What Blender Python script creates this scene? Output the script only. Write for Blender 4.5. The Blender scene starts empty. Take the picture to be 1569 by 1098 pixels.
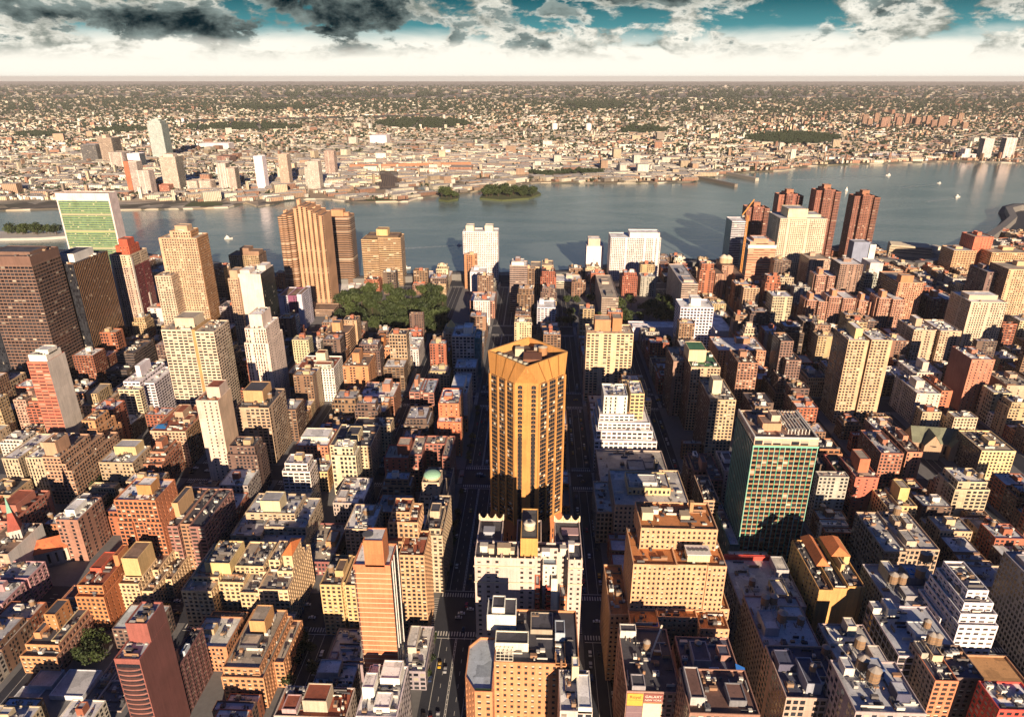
import bpy, math, random, re
import numpy as np
from mathutils import Vector, Matrix
S = bpy.context.scene
COL = S.collection
# ---------------------------------------------------------------- camera
F, CX, CY, EYE = 1046., 784.5, 549., 320.
PITCH, YAW = math.radians(22.4), math.radians(2.25)
cd = bpy.data.cameras.new('camera'); cam = bpy.data.objects.new('camera', cd); COL.objects.link(cam)
cam.location = (0, 0, EYE); cam.rotation_euler = (math.pi/2-PITCH, 0, YAW)
cd.sensor_fit = 'HORIZONTAL'; cd.sensor_width = 36; cd.lens = 36*F/1569; cd.clip_start = 1; cd.clip_end = 120000
S.camera = cam
S.view_settings.view_transform = 'Standard'; S.view_settings.look = 'None'; S.view_settings.gamma = 1
S.view_settings.exposure = 0.95
S.cycles.diffuse_bounces = 1; S.cycles.max_bounces = 6
# ---------------------------------------------------------------- sun
SUN_EL, SUN_AZ = math.radians(16), math.radians(13)          # azimuth measured from straight behind towards the right
sd = Vector((math.sin(SUN_AZ)*math.cos(SUN_EL), -math.cos(SUN_AZ)*math.cos(SUN_EL), math.sin(SUN_EL)))
sl = bpy.data.lights.new('sun', 'SUN'); sun = bpy.data.objects.new('sun', sl); COL.objects.link(sun)
sl.energy = 5.0; sl.angle = math.radians(.5); sl.color = (1, .775, .545)
sun.rotation_euler = sd.to_track_quat('Z', 'Y').to_euler(); sun.location = (300, -500, 700)
# ---------------------------------------------------------------- node helper
class NT:
    def __init__(s, nt): s.nt = nt; nt.nodes.clear()
    def n(s, t, inp=None, **props):
        nd = s.nt.nodes.new(t)
        for k, v in props.items(): setattr(nd, k, v)
        for k, v in (inp or {}).items():
            sk = nd.inputs[k]
            if isinstance(v, bpy.types.NodeSocket): s.nt.links.new(v, sk)
            elif isinstance(v, bpy.types.Node): s.nt.links.new(v.outputs[0], sk)
            else:
                if sk.type == 'RGBA' and len(v) == 3: v = (*v, 1)
                sk.default_value = v
        return nd
    def m(s, op, a, b=None, c=None, clamp=False):
        d = {0: a}
        if b is not None: d[1] = b
        if c is not None: d[2] = c
        return s.n('ShaderNodeMath', d, operation=op, use_clamp=clamp).outputs[0]
    def mix(s, f, a, b, blend='MIX'):
        nd = s.n('ShaderNodeMix', None, data_type='RGBA', blend_type=blend, clamp_result=False)
        for i, v in ((0, f), (6, a), (7, b)):
            if isinstance(v, bpy.types.NodeSocket): s.nt.links.new(v, nd.inputs[i])
            else: nd.inputs[i].default_value = (*v, 1) if isinstance(v, tuple) and len(v) == 3 else v
        return nd.outputs[2]
    def ss(s, x, lo, hi):
        return s.n('ShaderNodeMapRange', {'Value': x, 'From Min': lo, 'From Max': hi}, interpolation_type='SMOOTHSTEP').outputs[0]
    def noise(s, vec, scale, detail=3, rough=.5, dist=0, out=0):
        return s.n('ShaderNodeTexNoise', {'Vector': vec, 'Scale': scale, 'Detail': detail, 'Roughness': rough, 'Distortion': dist}).outputs[out]
    def sep(s, v):
        return s.n('ShaderNodeSeparateXYZ', {0: v}).outputs
    def comb(s, x, y, z=0.0):
        return s.n('ShaderNodeCombineXYZ', {0: x, 1: y, 2: z}).outputs[0]
# ---------------------------------------------------------------- world: Nishita sky with a band of cloud above a bright horizon
wd = bpy.data.worlds.new('World'); S.world = wd; wd.use_nodes = True
t = NT(wd.node_tree)
sky = t.n('ShaderNodeTexSky', None, sky_type='NISHITA', sun_disc=False, sun_elevation=SUN_EL, sun_rotation=math.pi-SUN_AZ, altitude=300, air_density=1.0, dust_density=.6, ozone_density=2.0)
bg1 = t.n('ShaderNodeBackground', {'Color': t.mix(1.0, sky.outputs[0], (.19, .36, .76), 'MULTIPLY'), 'Strength': .05})
dx, dy, dz = t.sep(t.n('ShaderNodeTexCoord').outputs['Generated'])
az = t.m('ARCTAN2', dx, dy)
v1 = t.comb(t.m('MULTIPLY', az, 4.6), t.m('MULTIPLY', dz, 15.0), 3.7)
n1 = t.noise(v1, 1.0, 9, .55, .4)
v2 = t.comb(t.m('MULTIPLY', az, 11.0), t.m('MULTIPLY', dz, 23.0), 9.1)
n2 = t.noise(v2, 1.0, 12, .62, .25)
v3 = t.comb(t.m('MULTIPLY', az, 30.0), t.m('MULTIPLY', dz, 52.0), 2.2)
n3 = t.noise(v3, 1.0, 8, .6, .2)
def blob(az0, el0, sa, se):
    a = t.m('DIVIDE', t.m('SUBTRACT', az, az0), sa); b = t.m('DIVIDE', t.m('SUBTRACT', dz, el0), se)
    r = t.m('ADD', t.m('MULTIPLY', a, a), t.m('MULTIPLY', b, b))
    return t.m('EXPONENT', t.m('MULTIPLY', r, -1.0))
elw = t.m('ADD', dz, t.m('MULTIPLY', t.m('SUBTRACT', n1, .5), .05))
teal = t.mix(t.ss(dz, .04, .11), (.10, .33, .36), (.0, .07, .10))
c = t.mix(t.ss(elw, .032, .060), (.97, .93, .82), teal)
# white billows
wm = t.m('MULTIPLY', t.ss(t.m('ADD', n2, t.m('MULTIPLY', t.m('SUBTRACT', n1, .5), .7)), .44, .54), t.ss(dz, .015, .04))
wcolr = t.mix(t.ss(t.m('ADD', t.m('MULTIPLY', n2, .6), t.m('MULTIPLY', n3, .4)), .42, .58), (.22, .25, .22), (1.0, .96, .84))
c = t.mix(wm, c, wcolr)
# dark undersides
bl = t.m('ADD', t.m('ADD', t.m('MULTIPLY', blob(-.262, .080, .115, .036), 1.15), t.m('MULTIPLY', blob(-.50, .066, .11, .017), .70)),
         t.m('ADD', t.m('MULTIPLY', blob(.30, .105, .12, .018), .80), t.m('MULTIPLY', blob(.13, .092, .08, .016), .62)))
bl = t.m('ADD', bl, t.m('ADD', t.m('MULTIPLY', blob(-.38, .052, .17, .014), .50), t.m('MULTIPLY', blob(-.05, .07, .08, .014), .4)))
dd = t.m('ADD', t.m('MULTIPLY', bl, .62), t.m('ADD', t.m('MULTIPLY', t.m('SUBTRACT', n2, .5), 3.6), t.m('MULTIPLY', t.m('SUBTRACT', n3, .5), 1.3)))
dk = t.ss(dd, .18, .46)
dk = t.m('MULTIPLY', dk, t.ss(t.m('ADD', dz, t.m('MULTIPLY', t.m('SUBTRACT', n1, .5), .05)), .021, .042))
c = t.mix(dk, c, t.mix(t.ss(t.m('SUBTRACT', t.m('ADD', n3, t.m('MULTIPLY', n2, .5)), t.m('MULTIPLY', dd, .45)), .34, .72), (.001, .012, .018), (.26, .32, .30)))
c = t.mix(t.m('MULTIPLY', blob(.60, .11, .17, .03), .75), c, (.05, .075, .09))
c = t.mix(t.ss(dz, .12, .2), c, (.30, .37, .37))
c = t.mix(t.ss(t.m('ABSOLUTE', az), .95, 1.5), c, (.07, .09, .10))  # unseen sky behind the camera, darkened to deepen the shade
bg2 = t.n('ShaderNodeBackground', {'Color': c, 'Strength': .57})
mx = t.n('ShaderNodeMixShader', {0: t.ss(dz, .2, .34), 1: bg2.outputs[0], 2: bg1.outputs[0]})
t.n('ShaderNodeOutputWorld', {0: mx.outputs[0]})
# ---------------------------------------------------------------- where a point of the photograph stands in the city
def ray(px, py):
    a = (px-CX)/F; b = (CY-py)/F
    y = math.cos(PITCH)+b*math.sin(PITCH); z = -math.sin(PITCH)+b*math.cos(PITCH)
    return (a*math.cos(YAW)-y*math.sin(YAW), a*math.sin(YAW)+y*math.cos(YAW), z)
def at(px, py, Y):
    d = ray(px, py); k = Y/d[1]; return (d[0]*k, Y, EYE+d[2]*k)
def gnd(px, py, z=0):
    d = ray(px, py); k = (z-EYE)/d[2]; return (d[0]*k, d[1]*k, z)
def proj(x, y, z):
    z -= EYE
    X = x*math.cos(YAW)+y*math.sin(YAW); Y = -x*math.sin(YAW)+y*math.cos(YAW)
    d = Y*math.cos(PITCH)-z*math.sin(PITCH); u = Y*math.sin(PITCH)+z*math.cos(PITCH)
    return (CX+F*X/d, CY-F*u/d, d)
# ---------------------------------------------------------------- materials
def mat(name):
    m = bpy.data.materials.new(name); m.use_nodes = True
    return m, NT(m.node_tree)
def out(t, sh): t.n('ShaderNodeOutputMaterial', {0: sh.outputs[0]})
def facade():
    m, t = mat('facade')
    u, v, _ = t.sep(t.n('ShaderNodeUVMap', None, uv_map='bay').outputs[0])
    wc = t.n('ShaderNodeAttribute', None, attribute_name='wcol').outputs[0]
    pa = t.n('ShaderNodeAttribute', None, attribute_name='wpar')
    r, g, b = t.n('ShaderNodeSeparateColor', {0: pa.outputs[0]}).outputs[:3]
    fu = t.m('FRACT', u); fv = t.m('FRACT', v)
    rnd = t.n('ShaderNodeObjectInfo').outputs['Random']
    cw = t.sep(t.n('ShaderNodeTexWhiteNoise', {0: t.comb(t.m('FLOOR', u), t.m('MULTIPLY', rnd, 57.0), 3.0)}, noise_dimensions='3D').outputs[1])
    isband = t.m('GREATER_THAN', r, .68)
    keep = t.m('MAXIMUM', isband, t.m('GREATER_THAN', cw[0], .11))
    r0 = r
    r = t.m('MULTIPLY', t.m('MULTIPLY', r, keep), t.m('ADD', t.m('MULTIPLY', isband, .12), t.m('ADD', .88, t.m('MULTIPLY', t.m('MULTIPLY', t.m('SUBTRACT', 1.0, isband), cw[1]), .3))))
    a1 = t.m('LESS_THAN', t.m('MULTIPLY', t.m('ABSOLUTE', t.m('SUBTRACT', fu, .5)), 2.0), r)
    a2 = t.m('LESS_THAN', t.m('MULTIPLY', t.m('ABSOLUTE', t.m('SUBTRACT', fv, .52)), 2.0), g)
    win = t.m('MULTIPLY', a1, a2)
    cell = t.comb(t.m('FLOOR', u), t.m('FLOOR', v), t.m('MULTIPLY', rnd, 91.0))
    wn = t.n('ShaderNodeTexWhiteNoise', {0: cell}, noise_dimensions='3D').outputs
    w2 = t.sep(wn[1])
    glass = t.mix(wn[0], (.004, .005, .009), (.035, .04, .05))
    glass = t.mix(t.m('MULTIPLY', b, t.m('ADD', .6, t.m('MULTIPLY', w2[1], .6))), glass, (.16, .26, .26))
    # a blind drawn part of the way down some of the panes
    bh = t.m('SUBTRACT', .52+.0, t.m('MULTIPLY', g, t.m('SUBTRACT', t.m('MULTIPLY', w2[2], 1.1), .45)))
    bl = t.m('MULTIPLY', t.m('LESS_THAN', w2[0], pa.outputs['Alpha']), t.m('GREATER_THAN', fv, bh))
    glass = t.mix(bl, glass, t.mix(w2[1], (.50, .45, .36), (.2, .18, .15)))
    pos = t.n('ShaderNodeTexCoord').outputs['Object']
    px, py, pz = t.sep(pos)
    off = t.m('MULTIPLY', rnd, 300.0)
    p2 = t.comb(t.m('ADD', px, off), py, pz)
    big = t.noise(p2, .06, 5, .6)
    st = t.noise(t.comb(t.m('ADD', px, off), py, t.m('MULTIPLY', pz, .06)), .9, 4, .65)
    fine = t.noise(p2, 1.7, 2, .7)
    k = t.m('ADD', t.m('MULTIPLY', big, .8), t.m('ADD', t.m('MULTIPLY', st, .75), t.m('MULTIPLY', fine, .55)))
    k = t.m('MAXIMUM', t.m('SUBTRACT', k, .05), .25)
    ln = t.m('MULTIPLY', t.m('LESS_THAN', fv, .09), t.m('GREATER_THAN', r0, .01))
    sb = t.m('SUBTRACT', .52, t.m('MULTIPLY', g, .5)); sill = t.m('MULTIPLY', t.m('MULTIPLY', a1, t.m('LESS_THAN', fv, sb)), t.m('GREATER_THAN', fv, t.m('SUBTRACT', sb, .07)))
    sill = t.m('MULTIPLY', sill, t.m('SUBTRACT', 1.0, isband))
    k = t.m('MULTIPLY', k, t.m('SUBTRACT', 1.0, t.m('MULTIPLY', ln, .22)))
    k = t.m('MULTIPLY', k, t.m('ADD', .94, t.m('MULTIPLY', w2[1], .12)))
    k = t.m('MULTIPLY', k, t.m('ADD', 1.0, t.m('MULTIPLY', sill, .35)))
    wall = t.mix(1.0, wc, t.comb(k, k, k), 'MULTIPLY')
    base = t.mix(win, wall, glass)
    ro = t.m('SUBTRACT', .85, t.m('MULTIPLY', t.m('MULTIPLY', win, t.m('SUBTRACT', 1.0, bl)), .70))
    out(t, t.n('ShaderNodeBsdfPrincipled', {'Base Color': base, 'Roughness': ro})); return m
def roofing():
    m, t = mat('roofing')
    wc = t.n('ShaderNodeAttribute', None, attribute_name='wcol').outputs[0]
    rnd = t.n('ShaderNodeObjectInfo').outputs['Random']
    pos = t.n('ShaderNodeTexCoord').outputs['Object']
    p = t.n('ShaderNodeVectorMath', {0: pos, 1: t.comb(t.m('MULTIPLY', rnd, 500.0), 0.0, 0.0)}, operation='ADD').outputs[0]
    vo = t.n('ShaderNodeTexVoronoi', {'Vector': p, 'Scale': .11, 'Randomness': .8}, distance='CHEBYCHEV')
    cell = t.sep(vo.outputs['Color'])[0]
    big = t.noise(p, .13, 6, .7); fine = t.noise(p, 1.1, 4, .7)
    k = t.m('ADD', t.m('MULTIPLY', cell, .5), t.m('ADD', t.m('MULTIPLY', big, .9), t.m('MULTIPLY', fine, .7)))
    k = t.m('SUBTRACT', k, .08)
    stain = t.ss(t.noise(p, .35, 5, .75), .56, .68)
    base = t.mix(1.0, wc, t.comb(k, k, k), 'MULTIPLY')
    base = t.mix(t.m('MULTIPLY', stain, .65), base, (.035, .033, .035))
    out(t, t.n('ShaderNodeBsdfPrincipled', {'Base Color': base, 'Roughness': .8})); return m
def paint(name='paint', rough=.7, nz=.5, scale=.8):
    m, t = mat(name)
    wc = t.n('ShaderNodeAttribute', None, attribute_name='wcol').outputs[0]
    pos = t.n('ShaderNodeTexCoord').outputs['Object']
    k = t.m('ADD', 1-nz*.5, t.m('MULTIPLY', t.noise(pos, scale, 5, .65), nz))
    out(t, t.n('ShaderNodeBsdfPrincipled', {'Base Color': t.mix(1.0, wc, t.comb(k, k, k), 'MULTIPLY'), 'Roughness': rough})); return m
def plain(name, col, rough=.6, metal=0., nz=.3, scale=1.):
    m, t = mat(name)
    pos = t.n('ShaderNodeTexCoord').outputs['Object']
    k = t.m('ADD', 1-nz*.5, t.m('MULTIPLY', t.noise(pos, scale, 5, .65), nz))
    out(t, t.n('ShaderNodeBsdfPrincipled', {'Base Color': t.mix(1.0, col, t.comb(k, k, k), 'MULTIPLY'), 'Roughness': rough, 'Metallic': metal})); return m
FAC, ROOF, PAINT = facade(), roofing(), paint()
GLASS = plain('window_glass', (.02, .022, .03), .1, 0, .6, .4)
BLIND = plain('window_blind', (.55, .5, .4), .7)
FRAME = plain('window_frame', (.14, .11, .08), .6)
CARP = paint('car_paint', .25, .1)
WOOD = plain('tank_wood', (.26, .16, .09), .8, 0, .7, 2.)
STEEL = plain('steel', (.16, .15, .15), .5, .3)
def leaf(name, c1, c2):
    m, t = mat(name)
    pos = t.n('ShaderNodeTexCoord').outputs['Object']; rnd = t.n('ShaderNodeObjectInfo').outputs['Random']
    k = t.noise(pos, .55, 3, .6)
    k = t.m('ADD', t.m('MULTIPLY', k, .8), t.m('MULTIPLY', t.m('SUBTRACT', rnd, .25), .7), clamp=True)
    out(t, t.n('ShaderNodeBsdfPrincipled', {'Base Color': t.mix(k, c1, c2), 'Roughness': .7})); return m
LEAF = leaf('foliage', (.009, .021, .006), (.050, .072, .016))
BARK = plain('bark', (.08, .055, .04), .9)
MATS = [FAC, ROOF, PAINT, GLASS, BLIND, FRAME, CARP, WOOD, STEEL, LEAF, BARK]
# ---------------------------------------------------------------- mesh builder
class MB:
    def __init__(s): s.v = []; s.f = []; s.uv = []; s.c = []; s.p = []; s.m = []
    def q(s, pts, col=(.5, .5, .5), uv=None, par=(0, 0, 0, 0), m=0):
        b = len(s.v); s.v += [tuple(p) for p in pts]; s.f.append(tuple(range(b, b+len(pts))))
        s.uv += uv if uv else [(0, 0)]*len(pts); s.c.append((*col, 1)); s.p.append(par); s.m.append(m)
    def box(s, x0, x1, y0, y1, z0, z1, col=(.5, .5, .5), m=2, bottom=False):
        P = [(x0, y0), (x1, y0), (x1, y1), (x0, y1)]
        for i in range(4):
            a, b = P[i], P[(i+1) % 4]
            s.q([(*a, z0), (*b, z0), (*b, z1), (*a, z1)], col, m=m)
        s.q([(*p, z1) for p in P], col, m=m)
        if bottom: s.q([(*p, z0) for p in P[::-1]], col, m=m)
    def cyl(s, cx, cy, r0, r1, z0, z1, col=(.5, .5, .5), m=2, n=12, cap=True):
        A = [(math.cos(2*math.pi*i/n), math.sin(2*math.pi*i/n)) for i in range(n)]
        for i in range(n):
            a, b = A[i], A[(i+1) % n]
            pts = [(cx+a[0]*r0, cy+a[1]*r0, z0), (cx+b[0]*r0, cy+b[1]*r0, z0)]
            pts += [(cx+b[0]*r1, cy+b[1]*r1, z1), (cx+a[0]*r1, cy+a[1]*r1, z1)] if r1 > 1e-4 else [(cx, cy, z1)]
            s.q(pts, col, m=m)
        if cap and r1 > 1e-4: s.q([(cx+a[0]*r1, cy+a[1]*r1, z1) for a in A], col, m=m)
    def bar(s, a, b, w, col=(.3, .3, .3), m=2):
        a, b = Vector(a), Vector(b); d = (b-a).normalized()
        u = d.cross(Vector((0, 0, 1))); u = Vector((1, 0, 0)) if u.length < 1e-3 else u.normalized(); n = d.cross(u)
        u *= w/2; n *= w/2
        c = [a-u-n, a+u-n, a+u+n, a-u+n]; e = [b-u-n, b+u-n, b+u+n, b-u+n]
        for i in range(4): s.q([c[i], c[(i+1) % 4], e[(i+1) % 4], e[i]], col, m=m)
        s.q(c[::-1], col, m=m); s.q(e, col, m=m)
    def mesh(s, name, smooth=False):
        me = bpy.data.meshes.new(name); me.from_pydata(s.v, [], s.f)
        used = sorted(set(s.m)); ix = {k: i for i, k in enumerate(used)}
        for k in used: me.materials.append(MATS[k])
        me.polygons.foreach_set('material_index', [ix[k] for k in s.m])
        l = me.uv_layers.new(name='bay'); l.data.foreach_set('uv', [x for p in s.uv for x in p])
        a = me.attributes.new('wcol', 'FLOAT_COLOR', 'FACE'); a.data.foreach_set('color', [x for p in s.c for x in p])
        a = me.attributes.new('wpar', 'FLOAT_COLOR', 'FACE'); a.data.foreach_set('color', [x for p in s.p for x in p])
        if smooth: me.polygons.foreach_set('use_smooth', [True]*len(s.f))
        return me
def link(name, data, parent=None, loc=(0, 0, 0), rz=0, scale=None):
    o = bpy.data.objects.new(name, data); COL.objects.link(o); o.location = loc
    if rz: o.rotation_euler.z = rz
    if scale: o.scale = scale
    if parent: o.parent = parent
    return o
def tag(o, label=None, cat=None, group=None, kind=None):
    for k, v in (('label', label), ('category', cat), ('group', group), ('kind', kind)):
        if v: o[k] = v
    return o
def part(root, name, mb, **k):
    return link(name, mb.mesh(name), root, **k) if mb.f else None
# ---------------------------------------------------------------- styles: bay m, storey m, window width, window height, glass tint, share with blinds
ST = dict(blank=(9, 9, 0, 0, 0, 0), apt=(3.1, 3.0, .57, .62, 0, .2), band=(4.2, 3.1, .98, .52, 0, .1), office=(1.9, 3.7, .66, .55, 0, .12),
          pier=(2.5, 3.7, .55, .85, 0, .1), grid=(3.9, 3.7, .72, .62, 0, .15), loft=(3.3, 3.9, .67, .66, 0, .15), sparse=(4.6, 3.0, .28, .5, 0, .3),
          glass=(1.6, 3.6, .86, .8, .25, .06), teal=(1.6, 3.6, .86, .82, .85, .05), dark=(1.6, 3.6, .8, .9, 0, .03), pair=(4.2, 3.0, .67, .62, 0, .2),
          wide=(4.6, 3.0, .76, .55, 0, .15), col=(2.7, 3.0, .5, .8, 0, .25), house=(2.4, 3.2, .54, .64, 0, .22), half=(3.2, 3.0, .62, .63, 0, .22))
R = random.Random(11)
def shrink(P, d):
    """inset a convex polygon (counter-clockwise) by d"""
    n = len(P); o = []
    for i in range(n):
        a, b, c = Vector(P[i-1]), Vector(P[i]), Vector(P[(i+1) % n])
        e1, e2 = (b-a).normalized(), (c-b).normalized()
        n1, n2 = Vector((-e1.y, e1.x)), Vector((-e2.y, e2.x))
        k = n1+n2; o.append(tuple(b+k*(d/max(.35, 1+n1.dot(n2)))))
    return o
class Bd:
    """one building: collects its wall, its roof and its windows"""
    def __init__(s, name, label, cat, x, y, short=None, group=None):
        s.root = link(name, None, loc=(x, y, 0)); tag(s.root, label, cat, group)
        s.x, s.y = x, y; s.w = MB(); s.r = MB(); s.win = []; s.short = short
    def wallface(s, a, b, z0, z1, col, sty, geo=False):
        L = math.hypot(b[0]-a[0], b[1]-a[1]); bay, fl, wf, hf, tint, bld = sty
        n = max(1, round(L/bay)); nf = max(1, round((z1-z0)/fl))
        if not geo or wf == 0:
            s.w.q([(*a, z0), (*b, z0), (*b, z1), (*a, z1)], col, [(0, 0), (n, 0), (n, nf), (0, nf)], (wf, hf, tint, bld)); return
        dx, dy = (b[0]-a[0])/L, (b[1]-a[1])/L; ox, oy = -dy, dx          # inward normal
        bw, bh = L/n, (z1-z0)/nf; d = .35
        P = lambda u, z, k=0: (a[0]+dx*u+ox*k, a[1]+dy*u+oy*k, z)
        rz = math.atan2(dy, dx)
        for j in range(nf):
            zb = z0+j*bh; za, zc = zb+bh*(.52-hf/2), zb+bh*(.52+hf/2)
            s.w.q([P(0, zb), P(L, zb), P(L, za), P(0, za)], col); s.w.q([P(0, zc), P(L, zc), P(L, zb+bh), P(0, zb+bh)], col)
            for i in range(n):
                u0 = i*bw; ua, ub = u0+bw*(.5-wf/2), u0+bw*(.5+wf/2)
                s.w.q([P(u0, za), P(ua, za), P(ua, zc), P(u0, zc)], col)
                s.w.q([P(ub, za), P(u0+bw, za), P(u0+bw, zc), P(ub, zc)], col)
                s.w.q([P(ua, za), P(ub, za), P(ub, za, d), P(ua, za, d)], col); s.w.q([P(ua, zc, d), P(ub, zc, d), P(ub, zc), P(ua, zc)], col)
                s.w.q([P(ua, za), P(ua, za, d), P(ua, zc, d), P(ua, zc)], col); s.w.q([P(ub, za, d), P(ub, za), P(ub, zc), P(ub, zc, d)], col)
                s.win.append((P((ua+ub)/2, za, d-.02), rz, ub-ua, zc-za, R.random() < bld))
    def prism(s, P, z0, z1, col, sty, roofcol=(.25, .25, .26), par=1.1, geo=(), sides=None, cols=None, top=True, flat=False):
        n = len(P)
        for i in range(n):
            a, b = P[i], P[(i+1) % n]
            st = sides.get(i, sty) if sides else sty; cc = cols.get(i, col) if cols else col
            s.wallface(a, b, z0, z1, cc, st, i in geo)
            if top and par: s.w.q([(*a, z1), (*b, z1), (*b, z1+par), (*a, z1+par)], cc)
        if not top: return
        if par:
            I = shrink(P, .45)
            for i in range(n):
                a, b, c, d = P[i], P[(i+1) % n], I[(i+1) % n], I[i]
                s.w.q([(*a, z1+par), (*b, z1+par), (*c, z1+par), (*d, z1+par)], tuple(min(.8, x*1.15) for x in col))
                s.w.q([(*c, z1), (*d, z1), (*d, z1+par), (*c, z1+par)], col)
            s.r.q([(*p, z1) for p in I], roofcol, m=1)
        else: s.r.q([(*p, z1) for p in P], roofcol, m=1)
    def done(s):
        w = part(s.root, 'wall', s.w); r = part(s.root, 'roof', s.r)
        if s.win:
            def key(t):
                (x, y, z), rz, w_, h_, b_ = t
                wx, wy = x+s.x, y+s.y; nx, ny = math.sin(rz), -math.cos(rz)
                dv = Vector((wx, wy, z-EYE)); f = -(dv.x*nx+dv.y*ny)/dv.length
                p = proj(wx, wy, z)
                return -(max(f, 0)/dv.length if 0 < p[0] < 1569 and p[1] < 1098 else 0)
            s.win.sort(key=key); rest = MB()
            for i, (p, rz, w_, h_, b_) in enumerate(s.win):
                if i < 100: link('window', WINM[(1 if b_ else 0)+2*(i % 2)], s.root, p, rz, (w_, 1, h_))
                else:
                    c, sn = math.cos(rz)*w_/2, math.sin(rz)*w_/2; x, y, z = p
                    rest.q([(x-c, y-sn, z), (x+c, y+sn, z), (x+c, y+sn, z+h_), (x-c, y-sn, z+h_)], m=3)
                    if b_: rest.q([(x-c+.01*sn, y-sn-.02*c, z+h_*.45), (x+c+.01*sn, y+sn-.02*c, z+h_*.45), (x+c+.01*sn, y+sn-.02*c, z+h_), (x-c+.01*sn, y-sn-.02*c, z+h_)], m=4)
            o = part(s.root, 'window_panes', rest)
            if o: tag(o, kind='stuff')
def window_mesh(blind, k):
    b = MB()
    b.q([(-.5, 0, 0), (.5, 0, 0), (.5, 0, 1), (-.5, 0, 1)], m=3)
    fr = .05
    for x0, x1, z0, z1 in ((-.5, -.5+fr, 0, 1), (.5-fr, .5, 0, 1), (-.5+fr, .5-fr, 0, fr), (-.5+fr, .5-fr, 1-fr, 1), (-.5+fr, .5-fr, .47, .52)):
        b.box(x0, x1, -.1, -.005, z0, z1, m=5, bottom=True)
    if blind: b.q([(-.45, -.02, .30+.22*k), (.45, -.02, .30+.22*k), (.45, -.02, .95), (-.45, -.02, .95)], m=4)
    return b.mesh('window')
WINM = [window_mesh(i % 2, i//2) for i in range(4)]
# ---------------------------------------------------------------- roof furniture shared by the buildings
def tank_meshes():
    r = []
    b = MB(); b.cyl(0, 0, 1.9, 1.8, 3.2, 7.0, m=7, n=12, cap=False); b.cyl(0, 0, 1.95, 1.95, 3.9, 4.0, m=8); b.cyl(0, 0, 1.9, 1.9, 5.5, 5.6, m=8); r.append(b.mesh('water_tank'))
    b = MB(); b.cyl(0, 0, 2.05, .05, 7.0, 8.3, (.34, .3, .26), n=12); r.append(b.mesh('tank_lid'))
    b = MB()
    for x in (-1.3, 1.3):
        for y in (-1.3, 1.3): b.bar((x, y, 0), (x, y, 3.0), .25, m=8)
    b.box(-1.7, 1.7, -1.7, 1.7, 2.95, 3.2, m=8, bottom=True); b.bar((-1.3, -1.3, .2), (1.3, -1.3, 2.8), .15, m=8); b.bar((1.3, 1.3, .2), (-1.3, 1.3, 2.8), .15, m=8)
    r.append(b.mesh('tank_stand')); return r
TANK = tank_meshes()
def unit_mesh(k):
    b = MB(); c = [(.42, .41, .39), (.62, .6, .55), (.13, .13, .14), (.3, .2, .13)][k]
    b.box(-1.4, 1.4, -1, 1, .25, 1.9, c); b.box(-1.5, 1.5, -1.1, 1.1, 0, .25, (.1, .1, .1))
    for x in (-.7, .7): b.cyl(x, 0, .5, .5, 1.9, 2.15, (.08, .08, .09), n=10)
    return b.mesh('roof_unit')
UNIT = [unit_mesh(i) for i in range(4)]
def add_tank(root, x, y, z, s=1.0):
    t = link('water_tank', TANK[0], root, (x, y, z), R.random()*3, (s, s, s))
    link('tank_lid', TANK[1], t); link('tank_stand', TANK[2], t)
def add_bulk(B, x0, x1, y0, y1, z0, h, col, sty='blank', roofcol=None, name='bulkhead'):
    b = Bd.__new__(Bd); b.w = MB(); b.r = MB(); b.win = []; b.x = B.x; b.y = B.y
    b.prism([(x0, y0), (x1, y0), (x1, y1), (x0, y1)], z0, z0+h, col, ST[sty], roofcol or (.2, .2, .21), .5)
    for k in ('v', 'uv', 'c', 'p', 'm'): pass
    base = len(b.w.v); b.w.v += b.r.v; b.w.f += [tuple(i+base for i in f) for f in b.r.f]; b.w.uv += b.r.uv; b.w.c += b.r.c; b.w.p += b.r.p; b.w.m += b.r.m
    return part(B.root, name, b.w)
def jit(c, k=.1): 
    f = 1+R.uniform(-k, k); return tuple(max(.01, min(.85, x*f*(1+R.uniform(-k, k)*.4))) for x in c)
LAST = [None]
FOOT = []          # footprints already built on: x0, x1, y0, y1
LAND = []          # landmarks by which the small houses are described: px, py, phrase
cream, white, tan, gold, brown, brick, rust, orange, olive, purple, grey, dark, yellow, black = (.58, .46, .29), (.74, .69, .6), (.47, .33, .18), (.62, .33, .08), (.22, .135, .085), (.30, .10, .05), (.40, .18, .08), (.5, .23, .085), (.36, .31, .19), (.19, .09, .085), (.36, .35, .34), (.05, .047, .05), (.64, .47, .19), (.012, .013, .018)
rgrey, rblue, rwhite, rtar, rbrn, rred, rtan = (.44, .44, .45), (.44, .49, .55), (.78, .77, .75), (.07, .07, .085), (.22, .15, .11), (.3, .09, .05), (.40, .34, .27)
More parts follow.
